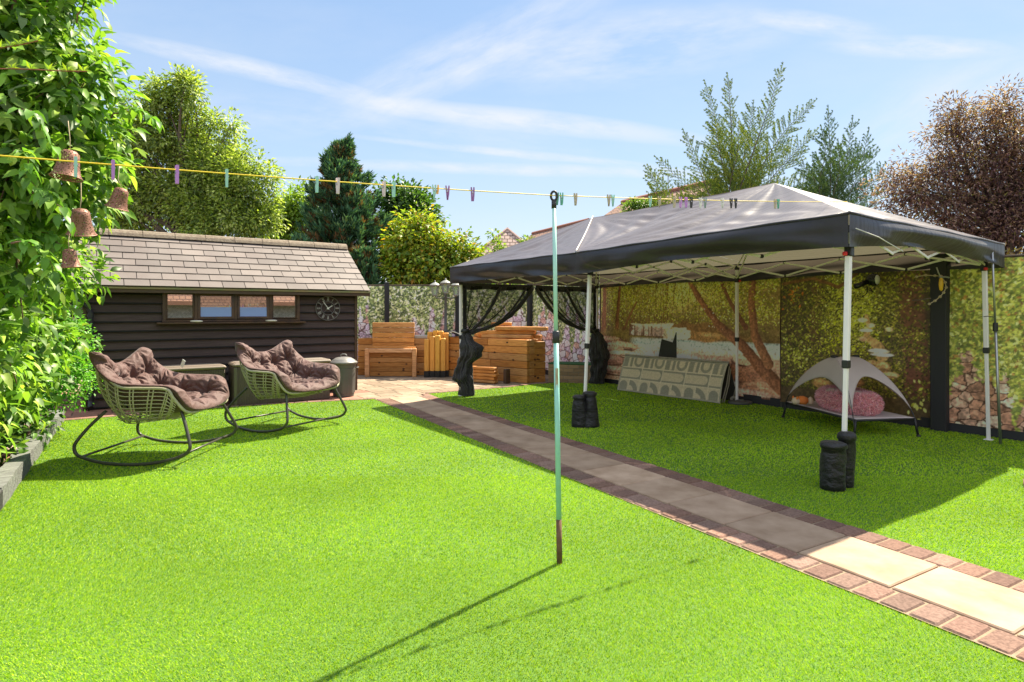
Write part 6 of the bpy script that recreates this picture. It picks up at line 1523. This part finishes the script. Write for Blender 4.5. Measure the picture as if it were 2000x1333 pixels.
# leaf litter plants low in the bed
blobs = [((-5.05,5.9,.28),(.5,.6,.28)),((-4.55,5.2,.25),(.45,.5,.25))]
tree('low_groundcover', 'low leafy plant spilling over the bed beneath the big shrub', 'plant', (-4.8,5.55,.03), blobs, 130, 10, .12, .075, .022, G_BROAD, 15, shape='broad', ntips=14, r0=.015, trunk=[(0,0,0),(0,0,.2)], mat='leathery_leaf', droop=.3)
# young plant in front of the stream print
blobs = [((5.02,6.98,.20),(.12,.10,.16))]

# ---- trees beyond the shed and the fence
FEATH = [(.28,.40,.08,4),(.19,.30,.07,4),(.40,.50,.13,2.5),(.10,.17,.05,3),(.50,.54,.24,.8)]
def T(px, py, y): return tuple(at(px, py, y))
def blob_px(px, py, y, rpx, rpy, depth=None):
    s = y/FPX; return (T(px,py,y), (rpx*s, depth or rpx*s*.8, rpy*s))
def blob_pd(px, py, y, rpx, rpy):
    s = y/FPX; return (T(px,py,y+random.Random(px).uniform(-.8,.8)), (rpx*s*.88, rpx*s*.40, rpy*s*.88))
y = 19.0
tree('ash_tree', 'tall airy pale green tree rising behind the left half of the shed', 'tree', (at(380,600,y).x, y, 0), [blob_pd(305,235,y,85,90),blob_pd(355,180,y,70,50),blob_pd(390,300,y,105,85),blob_pd(470,370,y,75,90),blob_pd(300,380,y,105,85),blob_pd(420,430,y,110,50),blob_pd(250,300,y,60,120),blob_pd(430,235,y,45,40),blob_pd(505,420,y,40,60),blob_pd(400,370,y,110,100),blob_pd(230,420,y,80,50)],
     470, 120, .42, .115, .030, [(.36,.44,.08,4),(.25,.34,.07,4),(.48,.55,.14,2.5),(.12,.18,.05,3),(.58,.60,.26,.8)], 21, trunk=[(0,0,0),(.1,0,2),(-.1,0,3.6),(-.3,0,5.4)], ntips=90, r0=.22, droop=.3, shell=.55)
y = 22.0
tree('background_tree', 'small bright yellow green tree between the pale tree and the dark conifer', 'tree', (at(560,600,y).x, y, 0), [blob_px(565,430,y,45,55),blob_px(590,400,y,30,35),blob_px(545,470,y,45,45)], 240, 26, .45, .16, .045, [(.30,.42,.05,3),(.18,.30,.05,3),(.40,.48,.10,1)], 22, trunk=[(0,0,0),(0,0,3.2)], ntips=20, r0=.12)
y = 17.5
tree('broadleaf_tree', 'dark green bushy tree right of the conifer with bare twigs on top', 'tree', (at(795,600,y).x, y, 0), [blob_px(790,415,y,50,48),blob_px(765,385,y,25,28),blob_px(820,425,y,36,40),blob_px(795,475,y,65,60),blob_px(805,380,y,22,18)], 420, 26, .36, .13, .042, [(.055,.12,.025,4),(.09,.19,.035,4),(.16,.27,.05,1.5),(.03,.06,.02,2)], 23, trunk=[(0,0,0),(.1,0,2),(0,0,3.6)], ntips=50, r0=.13)
y = 15.6
tree('cherry_tree', 'yellow green tree with turning leaves in front of the tiled roof', 'tree', (at(822,600,y).x, y, 0), [blob_px(820,480,y,62,50),blob_px(795,530,y,55,42),blob_px(850,515,y,62,50),blob_px(900,505,y,40,32),blob_px(815,440,y,35,28),blob_px(770,475,y,22,20),blob_px(880,470,y,38,14),blob_px(925,505,y,26,18),blob_px(850,560,y,70,30)], 560, 20, .30, .12, .035, [(.36,.42,.035,4),(.26,.36,.035,4),(.46,.38,.04,2),(.14,.24,.03,3),(.55,.30,.04,.5)], 24, trunk=[(0,0,0),(-.1,0,1.4),(.1,0,2.5)], ntips=60, r0=.11, droop=.35)
y = 17.0
tree('ivy_clump', 'loose leafy climber rising in front of the hipped roof', 'climber', (at(985,600,y).x, y, 0), [blob_px(975,490,y,12,28),blob_px(1000,515,y,24,10),blob_px(965,455,y,5,12),blob_px(1030,478,y,18,10),blob_px(950,530,y,40,18)], 150, 16, .18, .10, .028, [(.20,.30,.05,3),(.30,.36,.06,2),(.10,.18,.03,2)], 25, trunk=[(0,0,0),(0,0,2.4)], ntips=16, r0=.04)
y = 19.5
tree('ivy_clump', 'green climber creeping over the eaves of the house behind the gazebo', 'climber', (at(1240,600,y).x, y, 0), [blob_px(1237,398,y,10,14),blob_px(1255,402,y,24,9),blob_px(1270,408,y,30,12),blob_px(1225,410,y,10,8)], 110, 14, .14, .09, .03, [(.20,.30,.05,3),(.12,.22,.04,3)], 26, trunk=[(0,0,0),(0,0,3.0)], ntips=12, r0=.04)

# dark blue-green conifer: upswept plumes on tiers of branches
def conifer(name, lab, base, H, Rb, n_pl, seed, pal, plume=.42, y_=None, prof=None, brown=.12, group=None, tiers=0):
    rng = np.random.RandomState(seed); rr = random.Random(seed); base = Vector(base); rt = thing(name, lab, 'tree', base, 0, group)
    mb = MB(); mb.tube([(0,0,0),(0,0,H*.5),(0,0,H*.97)], [Rb*.10,Rb*.06,.01], 8)
    Ps=[];Ds=[];Ns=[];Ls=[];Cs=[]
    for k in range(n_pl):
        if k == 0: TB = [(rr.random()**.9, rr.uniform(0,6.283), rr.uniform(.62,1.12)) for _ in range(tiers)]
        f = rr.random()**.85; z = H*(.05+.93*f); R_ = prof(z/H)*Rb*rr.uniform(.35,1.0 if not tiers else .85); a = rr.uniform(0, 6.283)
        if tiers and rr.random() < .72:
            tf, ta, tr_ = TB[rr.randrange(tiers)]; s_ = rr.random()**.6; z = H*(.05+.90*tf)+rr.gauss(0,.10)+.10*s_; z = min(z, H*.99); R_ = prof(z/H)*Rb*tr_*s_; a = ta+rr.gauss(0,.11)/max(.25,R_)
        # lumpy outline
        R_ *= .82+.30*math.sin(a*3+z*2.1)*math.cos(z*3.3+a)
        tip = Vector((math.cos(a)*R_, math.sin(a)*R_, z)); outd = Vector((math.cos(a), math.sin(a), 0))
        if rr.random() < .10: mb.tube([Vector((0,0,max(.1,z-R_*.35))), tip*.6+Vector((0,0,z*.4-.05)), tip], [.03,.018,.006], 5)
        dr = (outd*.75 + Vector((0,0,.95)) + Vector((rr.uniform(-.3,.3),rr.uniform(-.3,.3),rr.uniform(-.2,.3)))).normalized(); L = plume*rr.uniform(.6,1.2)*(.55+.45*(1-f))
        isb = rr.random() < brown and R_ < prof(z/H)*Rb*.75
        m = 26; t = rng.rand(m)**.8; sp_ = (1-t)*.26*L+.02
        off = rng.normal(size=(m,3)); off = off - np.outer(off@np.array(dr), np.array(dr)); off = unit(off)
        p = np.array(tip)[None] + np.outer(t*L, np.array(dr)) + off*sp_[:, None]*rng.rand(m,1)
        d = np.array(dr)[None]*1.1 + off*.55 + rng.normal(size=(m,3))*.15
        Ps.append(p); Ds.append(d); Ns.append(off+rng.normal(size=(m,3))*.3); Ls.append(np.full(m, .16)*(.6+.7*rng.rand(m))); c = mixcol([(.22,.115,.05),(.16,.10,.04)] if isb else pal, m, .2, rng)*(rr.uniform(.7,1.3)); Cs.append(c)
    me = leaf_mesh('crown', np.concatenate(Ps), np.concatenate(Ds), np.concatenate(Ns), np.concatenate(Ls), .020*np.ones(sum(map(len,Ls))), np.concatenate(Cs), fold=.2, droop=.0, shape='kite')
    link_mesh('crown', me, leaf_mat('needle', .22, .8, .15), rt); mb.build('trunk', bark_m, rt, smooth=True); return rt
cpal = [(.07,.16,.085,4),(.11,.22,.11,3),(.04,.095,.06,3),(.20,.31,.11,1.3)]
y = 16.5; bx_ = at(668,600,y).x
conifer('dark_conifer', 'dark blue green conifer with browning inner branches beside the shed roof', (bx_, y, 0), 5.95, 1.0, 3000, 31, cpal, .38, prof=lambda h: float(np.interp(h, [0,.45,.62,.70,.78,.85,.91,.95,1.0],[1.5,1.5,1.38,1.12,.92,.70,.26,.06,.0])), brown=.22, tiers=70)
conifer('low_conifer', 'low spreading blue green conifer along the shed ridge', (at(590,600,15.5).x, 15.5, 0), 3.15, 1.15, 520, 32, cpal, .34, prof=lambda h: min(1,(1-h)*2.0)**.6, brown=.2)
conifer('low_conifer', 'dark rounded conifer filling the corner between shed and ivy fence', (at(705,600,15.3).x, 15.3, 0), 2.9, .85, 520, 33, cpal, .32, prof=lambda h: min(1,(1-h)*2.0)**.6, brown=.3)

# open feathery cypresses: each long branch drawn from the photograph's silhouette, clothed with flat sprays
def cypress(name, lab, y, base_px, limbs, seed, pal, dens=1.0):
    rng = np.random.RandomState(seed); rr = random.Random(seed); base = Vector((at(base_px,600,y).x, y, 0)); rt = thing(name, lab, 'tree', base, 0, 'feathery cypresses behind the gazebo')
    mb = MB(); Ps=[];Ds=[];Ns=[];Ls=[];Ws=[];Cs=[]
    def spray(p, d, L, depth):
        """a twig with small scale leaves and side twigs"""
        d = d.normalized(); n = max(3, int(L/.022)); side = d.cross(Vector((rr.uniform(-.3,.3),-1,rr.uniform(-.3,.3)))).normalized()
        for k in range(n):
            t = k/n; q = p + d*L*t; ss = 1 if k % 2 else -1
            for s2 in (ss, -ss*.6):
                Ps.append(q); Ds.append(d*1.2 + side*s2*.6 + Vector((0,rr.uniform(-.3,.3),0))); Ns.append(Vector((rr.uniform(-.5,.5),-1,rr.uniform(-.5,.5)))); Ls.append(.055*(1.1-.5*t)*rr.uniform(.7,1.3)); Ws.append(.0062)
            if depth > 0 and k % 4 == 0 and t > .15:
                spray(q, d*.95+side*ss*.65+Vector((0,rr.uniform(-.3,.3),.05)), L*.34*(1-t*.75)*rr.uniform(.6,1.2), depth-1)
    for (pts, r0_, dy) in limbs:
        P3 = [tuple(at(a, b_, y+dy*i/(len(pts)-1))) for i,(a,b_) in enumerate(pts)]; m = 26; C3 = [Vector(catmull(P3, k/m)) for k in range(m+1)]
        mb.tube([c-base for c in C3], [max(.004, .55*r0_*(1-.93*k/m)) for k in range(m+1)], 6)
        Ltot = sum((C3[k+1]-C3[k]).length for k in range(m))
        nn_ = int(Ltot/.060*dens)
        for k in range(nn_):
            t = .06+.94*k/nn_; x = t*m; i = min(int(x), m-1); q = C3[i].lerp(C3[i+1], x-i); dr = (C3[i+1]-C3[i]).normalized(); sd = dr.cross(Vector((0,1,0))).normalized()
            s_ = 1 if k % 2 else -1; a = rr.uniform(0,6.28)
            off = sd*s_*1.0+Vector((0,1,0))*math.sin(a)*.7
            spray(q-base, dr*.9+off*.72+Vector((0,0,.10)), (.66*(1-t)**.8+.12)*rr.uniform(.35,1.3), 1)
        spray(C3[-1]-base, (C3[-1]-C3[-3]), .22, 1)
    n = len(Ps); col = mixcol(pal, n, .2, rng)
    me = leaf_mesh('crown', np.array(Ps), np.array(Ds), np.array(Ns), np.array(Ls), np.array(Ws), col, fold=.2, droop=.05, shape='kite')
    link_mesh('crown', me, leaf_mat('needle', .22, .8, .15), rt); mb.build('trunk', bark_m, rt, smooth=True)
ypal = [(.15,.21,.035,4),(.10,.15,.035,4),(.26,.29,.045,2.5),(.06,.10,.035,2),(.36,.34,.06,.8)]
cypress('feathery_cypress', 'tall feathery yellow green cypress with spiky leaders rising behind the gazebo peak', 14.5, 1440, [
    ([(1440,560),(1432,430),(1430,330),(1428,240),(1422,160)], .07, -.3), ([(1440,480),(1440,390),(1470,300),(1500,215),(1524,140)], .05, -.2), ([(1437,430),(1412,330),(1400,250),(1380,172)], .035, .3),
    ([(1440,420),(1480,340),(1530,260),(1585,204)], .035, .4), ([(1440,440),(1490,370),(1540,310),(1585,264)], .03, -.6), ([(1440,440),(1490,400),(1540,370),(1590,345)], .03, .5), ([(1438,460),(1395,400),(1365,330),(1340,268)], .035, -.5),
    ([(1438,470),(1390,420),(1345,370),(1290,316)], .03, .4), ([(1438,480),(1380,440),(1320,405),(1268,337)], .025, -.3), ([(1440,500),(1500,440),(1560,400),(1585,370)], .03, .2), ([(1436,400),(1450,320),(1462,260),(1470,210)], .03, .5), ([(1436,380),(1405,300),(1398,245)], .025, -.6),([(1440,430),(1455,370),(1500,320),(1530,290)], .025, .8),([(1438,430),(1425,370),(1440,300),(1443,250)], .03, -.8),([(1438,450),(1400,400),(1385,350),(1380,310)], .025, .9),([(1440,470),(1415,430),(1350,400),(1330,385)],.025,-.7),([(1440,440),(1470,390),(1475,340),(1490,290)],.025,.6),([(1440,470),(1465,430),(1515,400),(1545,392)],.025,-.6)], 41, ypal, 1.25)
cypress('feathery_cypress', 'smaller feathery dark green cypress right of the tall spiky one', 14.0, 1622, [
    ([(1622,560),(1621,430),(1622,330),(1618,224)], .055, 0), ([(1622,440),(1640,360),(1655,300),(1664,242)], .03, .3), ([(1622,440),(1600,370),(1612,300),(1607,262)], .025, -.4), ([(1622,460),(1655,390),(1680,330),(1694,268)], .025, -.3),
    ([(1622,470),(1660,420),(1695,370),(1722,330)], .025, .3), ([(1622,440),(1600,390),(1590,350),(1568,325)], .025, .2), ([(1622,460),(1595,420),(1580,390),(1562,360)], .02, -.4), ([(1622,480),(1655,440),(1690,410),(1710,380)], .02, -.5), ([(1622,400),(1645,350),(1665,310),(1690,300)], .02, .5),([(1622,420),(1630,370),(1640,330),(1638,290)],.02,-.7),([(1622,420),(1608,380),(1602,340),(1596,310)],.02,.6)], 42, [(.06,.11,.045,4),(.09,.15,.05,4),(.15,.20,.06,2),(.04,.07,.035,2)], 1.15)
cypress('cypress_sapling', 'thin wispy cypress leader beside the roof aerial', 15.5, 1280, [([(1285,560),(1283,430),(1284,380),(1270,336)], .03, 0), ([(1284,430),(1290,390),(1294,355)], .015, .2)], 43, ypal, .8)

# purple-leaved tree on the right, fine cut leaves
y = 9.3
PB = [blob_px(1950,300,y,120,110),blob_px(1880,250,y,70,55),blob_px(1845,330,y,85,70),blob_px(1790,375,y,75,55),blob_px(1860,420,y,120,60),blob_px(1960,210,y,45,45),blob_px(1990,400,y,120,100),blob_px(2090,300,y,140,150),blob_px(1930,165,y,12,28),blob_px(1740,350,y,45,32),blob_px(1725,400,y,30,22),blob_px(1850,215,y,28,14),blob_px(1930,455,y,110,40)]
tree('purple_leaved_tree', 'purple brown fine-leaved tree overhanging the fence at the right', 'tree', (7.9,9.4,0), PB, 1050, 42, .19, .062, .0085, [(.18,.095,.10,4),(.28,.16,.15,4),(.42,.28,.25,2.5),(.08,.045,.06,3.5),(.24,.21,.08,1)], 51, trunk=[(0,0,0),(-.1,0,1.3),(-.3,0,2.4),(-.4,0,3.3)], ntips=120, r0=.10, mat='purple_leaf', droop=.3, shell=.6)
tree('hedge', 'orange brown hedge showing above the fence under the purple tree', 'hedge', (6.9,8.0,0), [((6.6,8.2,1.75),(.9,.5,.45)),((7.6,8.0,1.7),(.9,.5,.5))], 260, 20, .16, .06, .018, [(.40,.24,.07,3),(.28,.19,.06,3),(.16,.15,.05,2),(.5,.34,.16,1)], 52, ntips=16, r0=.03, trunk=[(0,0,0),(0,0,1.2)])
# yellow-green growth showing over the fence between the curtains
tree('hedge', 'bright yellow green hedge just behind the far corner of the fence', 'hedge', (1.6,14.3,0), [((.9,14.5,2.0),(1.0,.5,.42)),((2.3,14.0,1.95),(1.2,.5,.42)),((3.3,12.6,1.75),(.8,.5,.4))], 330, 16, .18, .10, .03, [(.42,.50,.05,3),(.28,.40,.05,3),(.15,.25,.04,2)], 53, ntips=16, r0=.03, trunk=[(0,0,0),(0,0,1.2)])
tree('hedge', 'dense dark hedge glimpsed left of the shed behind the bush', 'hedge', (-8.2,9.3,0), [((-8.3,9.4,1.1),(1.5,.8,1.1)),((-7.3,9.6,1.0),(.8,.7,1.0)),((-9.5,9,1.6),(1.3,.9,1.4)),((-6.4,6.9,1.1),(.7,.7,.9))], 520, 16, .2, .10, .03, G_BROAD, 54, ntips=16, r0=.04, trunk=[(0,0,0),(0,0,1.2)])
# a far belt of foliage closing the view low down behind everything
blb = [((x, 34+3*math.sin(x), 1.5+.5*math.sin(x*1.7)), (2.6, 1.5, 1.7+.4*math.sin(x*.9))) for x in range(-36, 40, 4)]
rng = np.random.RandomState(60); C, out, _ = crown_points(blb, 1500, .5, rng); P, D, N = cluster_leaves(C, out, 14, .7, rng)
me = leaf_mesh('distant_hedgerow', P, D, N, .30*(.6+.8*rng.rand(len(P))), .10, mixcol([(.09,.16,.04,4),(.14,.22,.05,3),(.06,.10,.03,3)], len(P), .2, rng), shape='kite'); tag(link_mesh('distant_hedgerow', me, leaf_mat('foliage')), kind='stuff')

# ================================================================ COPPER BELL ORNAMENTS IN THE SHRUB
def bell(px, py, y, w, lab, tilt, seed):
    p = at(px, py, y); rt = thing('hanging_bell', lab, 'hanging ornament', p, seed, 'perforated copper bells hung in the shrub')
    m = bpy.data.materials.get('copper_mesh')
    if m is None:
        m = bpy.data.materials.new('copper_mesh'); m.use_nodes = True; t = NT(m.node_tree); tc = t.n('ShaderNodeTexCoord').outputs['Object']
        v = t.n('ShaderNodeTexVoronoi'); t.link(tc, v.inputs['Vector']); v.inputs['Scale'].default_value = 95
        hole = t.math('LESS_THAN', v.outputs['Distance'], .42)
        pr_ = t.n('ShaderNodeBsdfPrincipled'); pr_.inputs['Roughness'].default_value = .55; pr_.inputs['Metallic'].default_value = .35
        t.link(t.mix(t.noise(tc, 18, 4), (.20,.085,.06,1), (.32,.16,.11,1)), pr_.inputs['Base Color'])
        tr_ = t.n('ShaderNodeBsdfTransparent'); mx = t.n('ShaderNodeMixShader'); t.link(t.math('MULTIPLY', hole, .75), mx.inputs[0]); t.link(pr_.outputs[0], mx.inputs[1]); t.link(tr_.outputs[0], mx.inputs[2])
        o = t.n('ShaderNodeOutputMaterial'); t.link(mx.outputs[0], o.inputs[0])
    s = w/.2; Mx = Matrix.Rotation(tilt, 4, 'Y')
    MB().lathe([(.004*s,.115*s),(.045*s,.108*s),(.066*s,.085*s),(.072*s,.04*s),(.078*s,-.02*s),(.092*s,-.075*s),(.108*s,-.105*s)], seg=32, M=Mx, cap=False).build('shade', m, rt, smooth=True)
    MB().tube([Mx @ Vector((.108*s*math.cos(a),.108*s*math.sin(a),-.105*s)) for a in [k*math.pi/14 for k in range(28)]], .003, 6, closed=True).build('rim', pbr('copper', (.35,.17,.12), .5, metal=.4), rt, smooth=True)
    MB().tube([Mx @ Vector((0,0,.11*s)), (.01,0,.2*s), (0,0,.34*s)], .0025, 5).build('cord', pbr('cord', (.5,.4,.25), .8), rt, smooth=True)
bell(133, 322, 3.85, .165, 'upper perforated copper bell hanging behind the leftmost mint peg', .12, 1)
bell(158, 434, 3.92, .155, 'lower perforated copper bell hanging above the shed roof corner', -.25, 2)
bell(233, 388, 4.40, .14, 'small copper bell half hidden by leaves left of the pale tree', -.3, 3)
bell(137, 505, 4.25, .12, 'dim copper bell deep among the leaves level with the shed roof', .1, 4)
# ================================================================ HOUSES BEYOND THE GARDEN
tile_r = pbr('red_tile', (.28,.13,.085), .85, noise=(1.2,(.20,.10,.07),.8), bump=(3,.3,.05)); 
def tiled(name, c1, c2, scale):
    m = bpy.data.materials.new(name); m.use_nodes = True; t = NT(m.node_tree); tc = t.n('ShaderNodeTexCoord').outputs['Object']
    b = t.n('ShaderNodeTexBrick'); t.link(t.mapping(tc, (1,1,1), (R(90),0,0)), b.inputs['Vector']); b.inputs['Scale'].default_value = scale; b.inputs['Color1'].default_value = c4(c1); b.inputs['Color2'].default_value = c4(tuple(k*.85 for k in c1)); b.inputs['Mortar'].default_value = c4(c2); b.inputs['Mortar Size'].default_value = .03; b.inputs['Brick Width'].default_value=.35
    p = t.n('ShaderNodeBsdfPrincipled'); p.inputs['Roughness'].default_value = .85; t.link(b.outputs['Color'], p.inputs['Base Color']); o = t.n('ShaderNodeOutputMaterial'); t.link(p.outputs[0], o.inputs[0]); return m
tile_pink = tiled('pinkish_tile', (.50,.36,.30), (.12,.07,.055), 1.0)
tile_brown = tiled('brown_tile', (.28,.15,.10), (.10,.05,.04), 1.6)
wall_w = pbr('render_wall', (.62,.60,.56), .9, noise=(2,(.52,.50,.46),.6)); wall_b = pbr('brick_wall', (.30,.15,.10), .9, noise=(3,(.22,.11,.07),.7)); fasc = pbr('white_fascia', (.75,.74,.72), .6)
def hip_house(lab, y, apex, left, right, eave_z, depth, mat_front, mat_side):
    """front hip triangle facing the garden with a long ridge running back"""
    A_ = Vector(at(*apex, y+3)); base = Vector((A_.x, y, 0)); rt = thing('house', lab, 'house', base)
    k = (at(*apex, y+3).z - eave_z); xl = at(left[0],left[1],y).x; xr = at(right[0],right[1],y).x
    s = k/(A_.z - at(*left, y).z + 1e-6)
    hw = abs(A_.x-xl)*max(1,s) ; L0 = Vector((A_.x-hw, y, eave_z)); R0 = Vector((A_.x+hw, y, eave_z)); Lb = L0+Vector((0,depth,0)); Rb = R0+Vector((0,depth,0)); Ab = A_+Vector((-.0,depth-4,0))
    b = MB().add([L0,R0,A_], [(0,1,2)]); b.build('front_roof_slope', mat_front, rt, True)
    MB().add([L0,A_,Ab,Lb], [(0,1,2,3)]).add([R0,Rb,Ab,A_], [(0,1,2,3)]).add([Lb,Ab,Rb],[(0,1,2)]).build('roof', mat_side, rt, True)
    MB().tube([L0,A_], .09, 6).tube([R0,A_], .09, 6).tube([A_,Ab], .10, 6).build('ridge_tiles', pbr('ridge_pale',(.45,.30,.25),.85), rt, True)
    ins = .4; MB().box(((L0.x+R0.x)/2, y+depth/2, eave_z/2), (2*hw-2*ins, depth-2*ins, eave_z)).build('wall', wall_w, rt, True)
    MB().box(((L0.x+R0.x)/2, y+depth/2, eave_z-.02), (2*hw+.04, depth+.04, .16)).build('fascia', fasc, rt, True)
    for sx in (-.45,.45):
        w_ = MB().box((A_.x+sx*hw, y+ins-.03, eave_z-1.2), (1.5,.06,1.2)).build('window', fasc, rt, True); MB().box((A_.x+sx*hw, y+ins-.07, eave_z-1.2), (1.3,.03,1.0)).build('pane', pbr('far_glass',(.04,.05,.06),.1), w_, True)
    return rt
hip_house('distant house with a pinkish hipped tile roof seen over the yellow green tree', 38.0, (991,447), (925,495), (1050,495), 3.9, 13, tile_pink, tile_brown)
# second roof running off to the right behind it
def ridge_house(lab, y, ridge_l, ridge_r, eave_drop, run, y2, wallmat, tmat, gable_l=True, extra=None):
    Lr = at(*ridge_l, y); Rr = at(*ridge_r, y2); base = Vector(((Lr.x+Rr.x)/2, (y+y2)/2, 0)); rt = thing('house', lab, 'house', base)
    d = (Rr-Lr); d.z = 0; d.normalize(); nf = Vector((d.y,-d.x,0)); zr = (Lr.z+Rr.z)/2; Lr.z = Rr.z = zr
    e = lambda p, s_: p + nf*run*s_ - Vector((0,0,eave_drop))
    th = Vector((0,0,-.12))
    b = MB().add([e(Lr,1),e(Rr,1),Rr,Lr,e(Lr,1)+th,e(Rr,1)+th,Rr+th,Lr+th], [(0,1,2,3),(4,7,6,5),(0,4,5,1),(1,5,6,2),(3,7,4,0)]).add([e(Rr,-1),e(Lr,-1),Lr,Rr], [(0,1,2,3)]); b.build('roof', tmat, rt, True)
    MB().tube([Lr+Vector((0,0,.03)), Rr+Vector((0,0,.03))], .10, 6).build('ridge_tiles', pbr('ridge_red',(.30,.12,.08),.85), rt, True)
    f = lambda p, s_: p + nf*(run-.35)*s_ - Vector((0,0,eave_drop))
    L2, R2 = Lr+d*.3, Rr-d*.3; w_ = MB()
    for p in (L2, R2):
        a, b_ = f(p,1), f(p,-1); a0, b0 = Vector((a.x,a.y,0)), Vector((b_.x,b_.y,0)); w_.add([a0,b0,b_+Vector((0,0,.1)),p-Vector((0,0,.18)),a+Vector((0,0,.1))], [(0,1,2,3,4)])
    a, b_ = f(L2,1), f(R2,1); w_.add([Vector((a.x,a.y,0)),Vector((b_.x,b_.y,0)),b_,a], [(0,1,2,3)]); w_.build('wall', wallmat, rt, True)
    MB().beam(e(Lr,1)+Vector((0,0,-.08)), e(Rr,1)+Vector((0,0,-.08)), .05, .18).build('fascia', fasc, rt, True)
    return rt
ridge_house('distant brown roofed house just left of the gazebo top', 40.0, (1040,462), (1150,425), 2.2, 3.2, 34.0, wall_b, tile_brown)
h3 = ridge_house('red tiled house with white verge rising behind the gazebo under the aerial', 27.0, (1215,402), (1400,348), 1.5, 2.4, 22.5, wall_w, tile_brown)
ar = at(1305,388,23.5); an_ = thing('roof_aerial', 'thin tv aerial on a mast above the red tiled house', 'aerial', ar)
MB().tube([ar-Vector((0,0,.35)), at(1305,340,23.5)], .022, 6).build('mast', grey_metal, an_, True)
q = at(1305,341,23.5); am = MB(); am.tube([q+Vector((-.36,0,.10)), q+Vector((.06,0,-.02))], .014, 5)
for k in range(6): c_ = q+Vector((-.34+.07*k,0,.09-.02*k)); am.tube([c_-Vector((0,.12,.05)), c_+Vector((0,.12,.05))], .010, 5)
am.build('boom', grey_metal, an_, True)

# the house behind the viewer, which the shed windows mirror
hb = Vector((1.5,-7.5,0)); rt = thing('rear_house', 'low pale rendered outbuilding with a brown tiled roof behind the viewer', 'house', hb, R(34))
peb = pbr('pebbledash', (.56,.53,.47), .95, noise=(9,(.30,.28,.25),.8), bump=(20,.8,.03))
MB().box((0,-3.2,.85),(30,6,1.7)).build('wall', peb, rt)
r_ = MB(); r_.add([(-15.5,.3,1.75),(15.5,.3,1.75),(15.5,-3.2,3.9),(-15.5,-3.2,3.9)], [(0,1,2,3)]).add([(15.5,-6.7,1.75),(-15.5,-6.7,1.75),(-15.5,-3.2,3.9),(15.5,-3.2,3.9)], [(0,1,2,3)]); r_.build('roof', tile_brown, rt)
MB().box((0,.28,1.72),(31,.06,.16)).build('fascia', wall_b, rt)
for x in (-9,-5,-1.2,3.4,8,12):
    w_ = MB().box((x,-.17,.95),(2.0,.08,1.0)).build('window', fasc, rt); MB().box((x,-.12,.95),(1.8,.03,.85)).build('pane', pbr('far_glass',(.04,.05,.06),.1), w_)
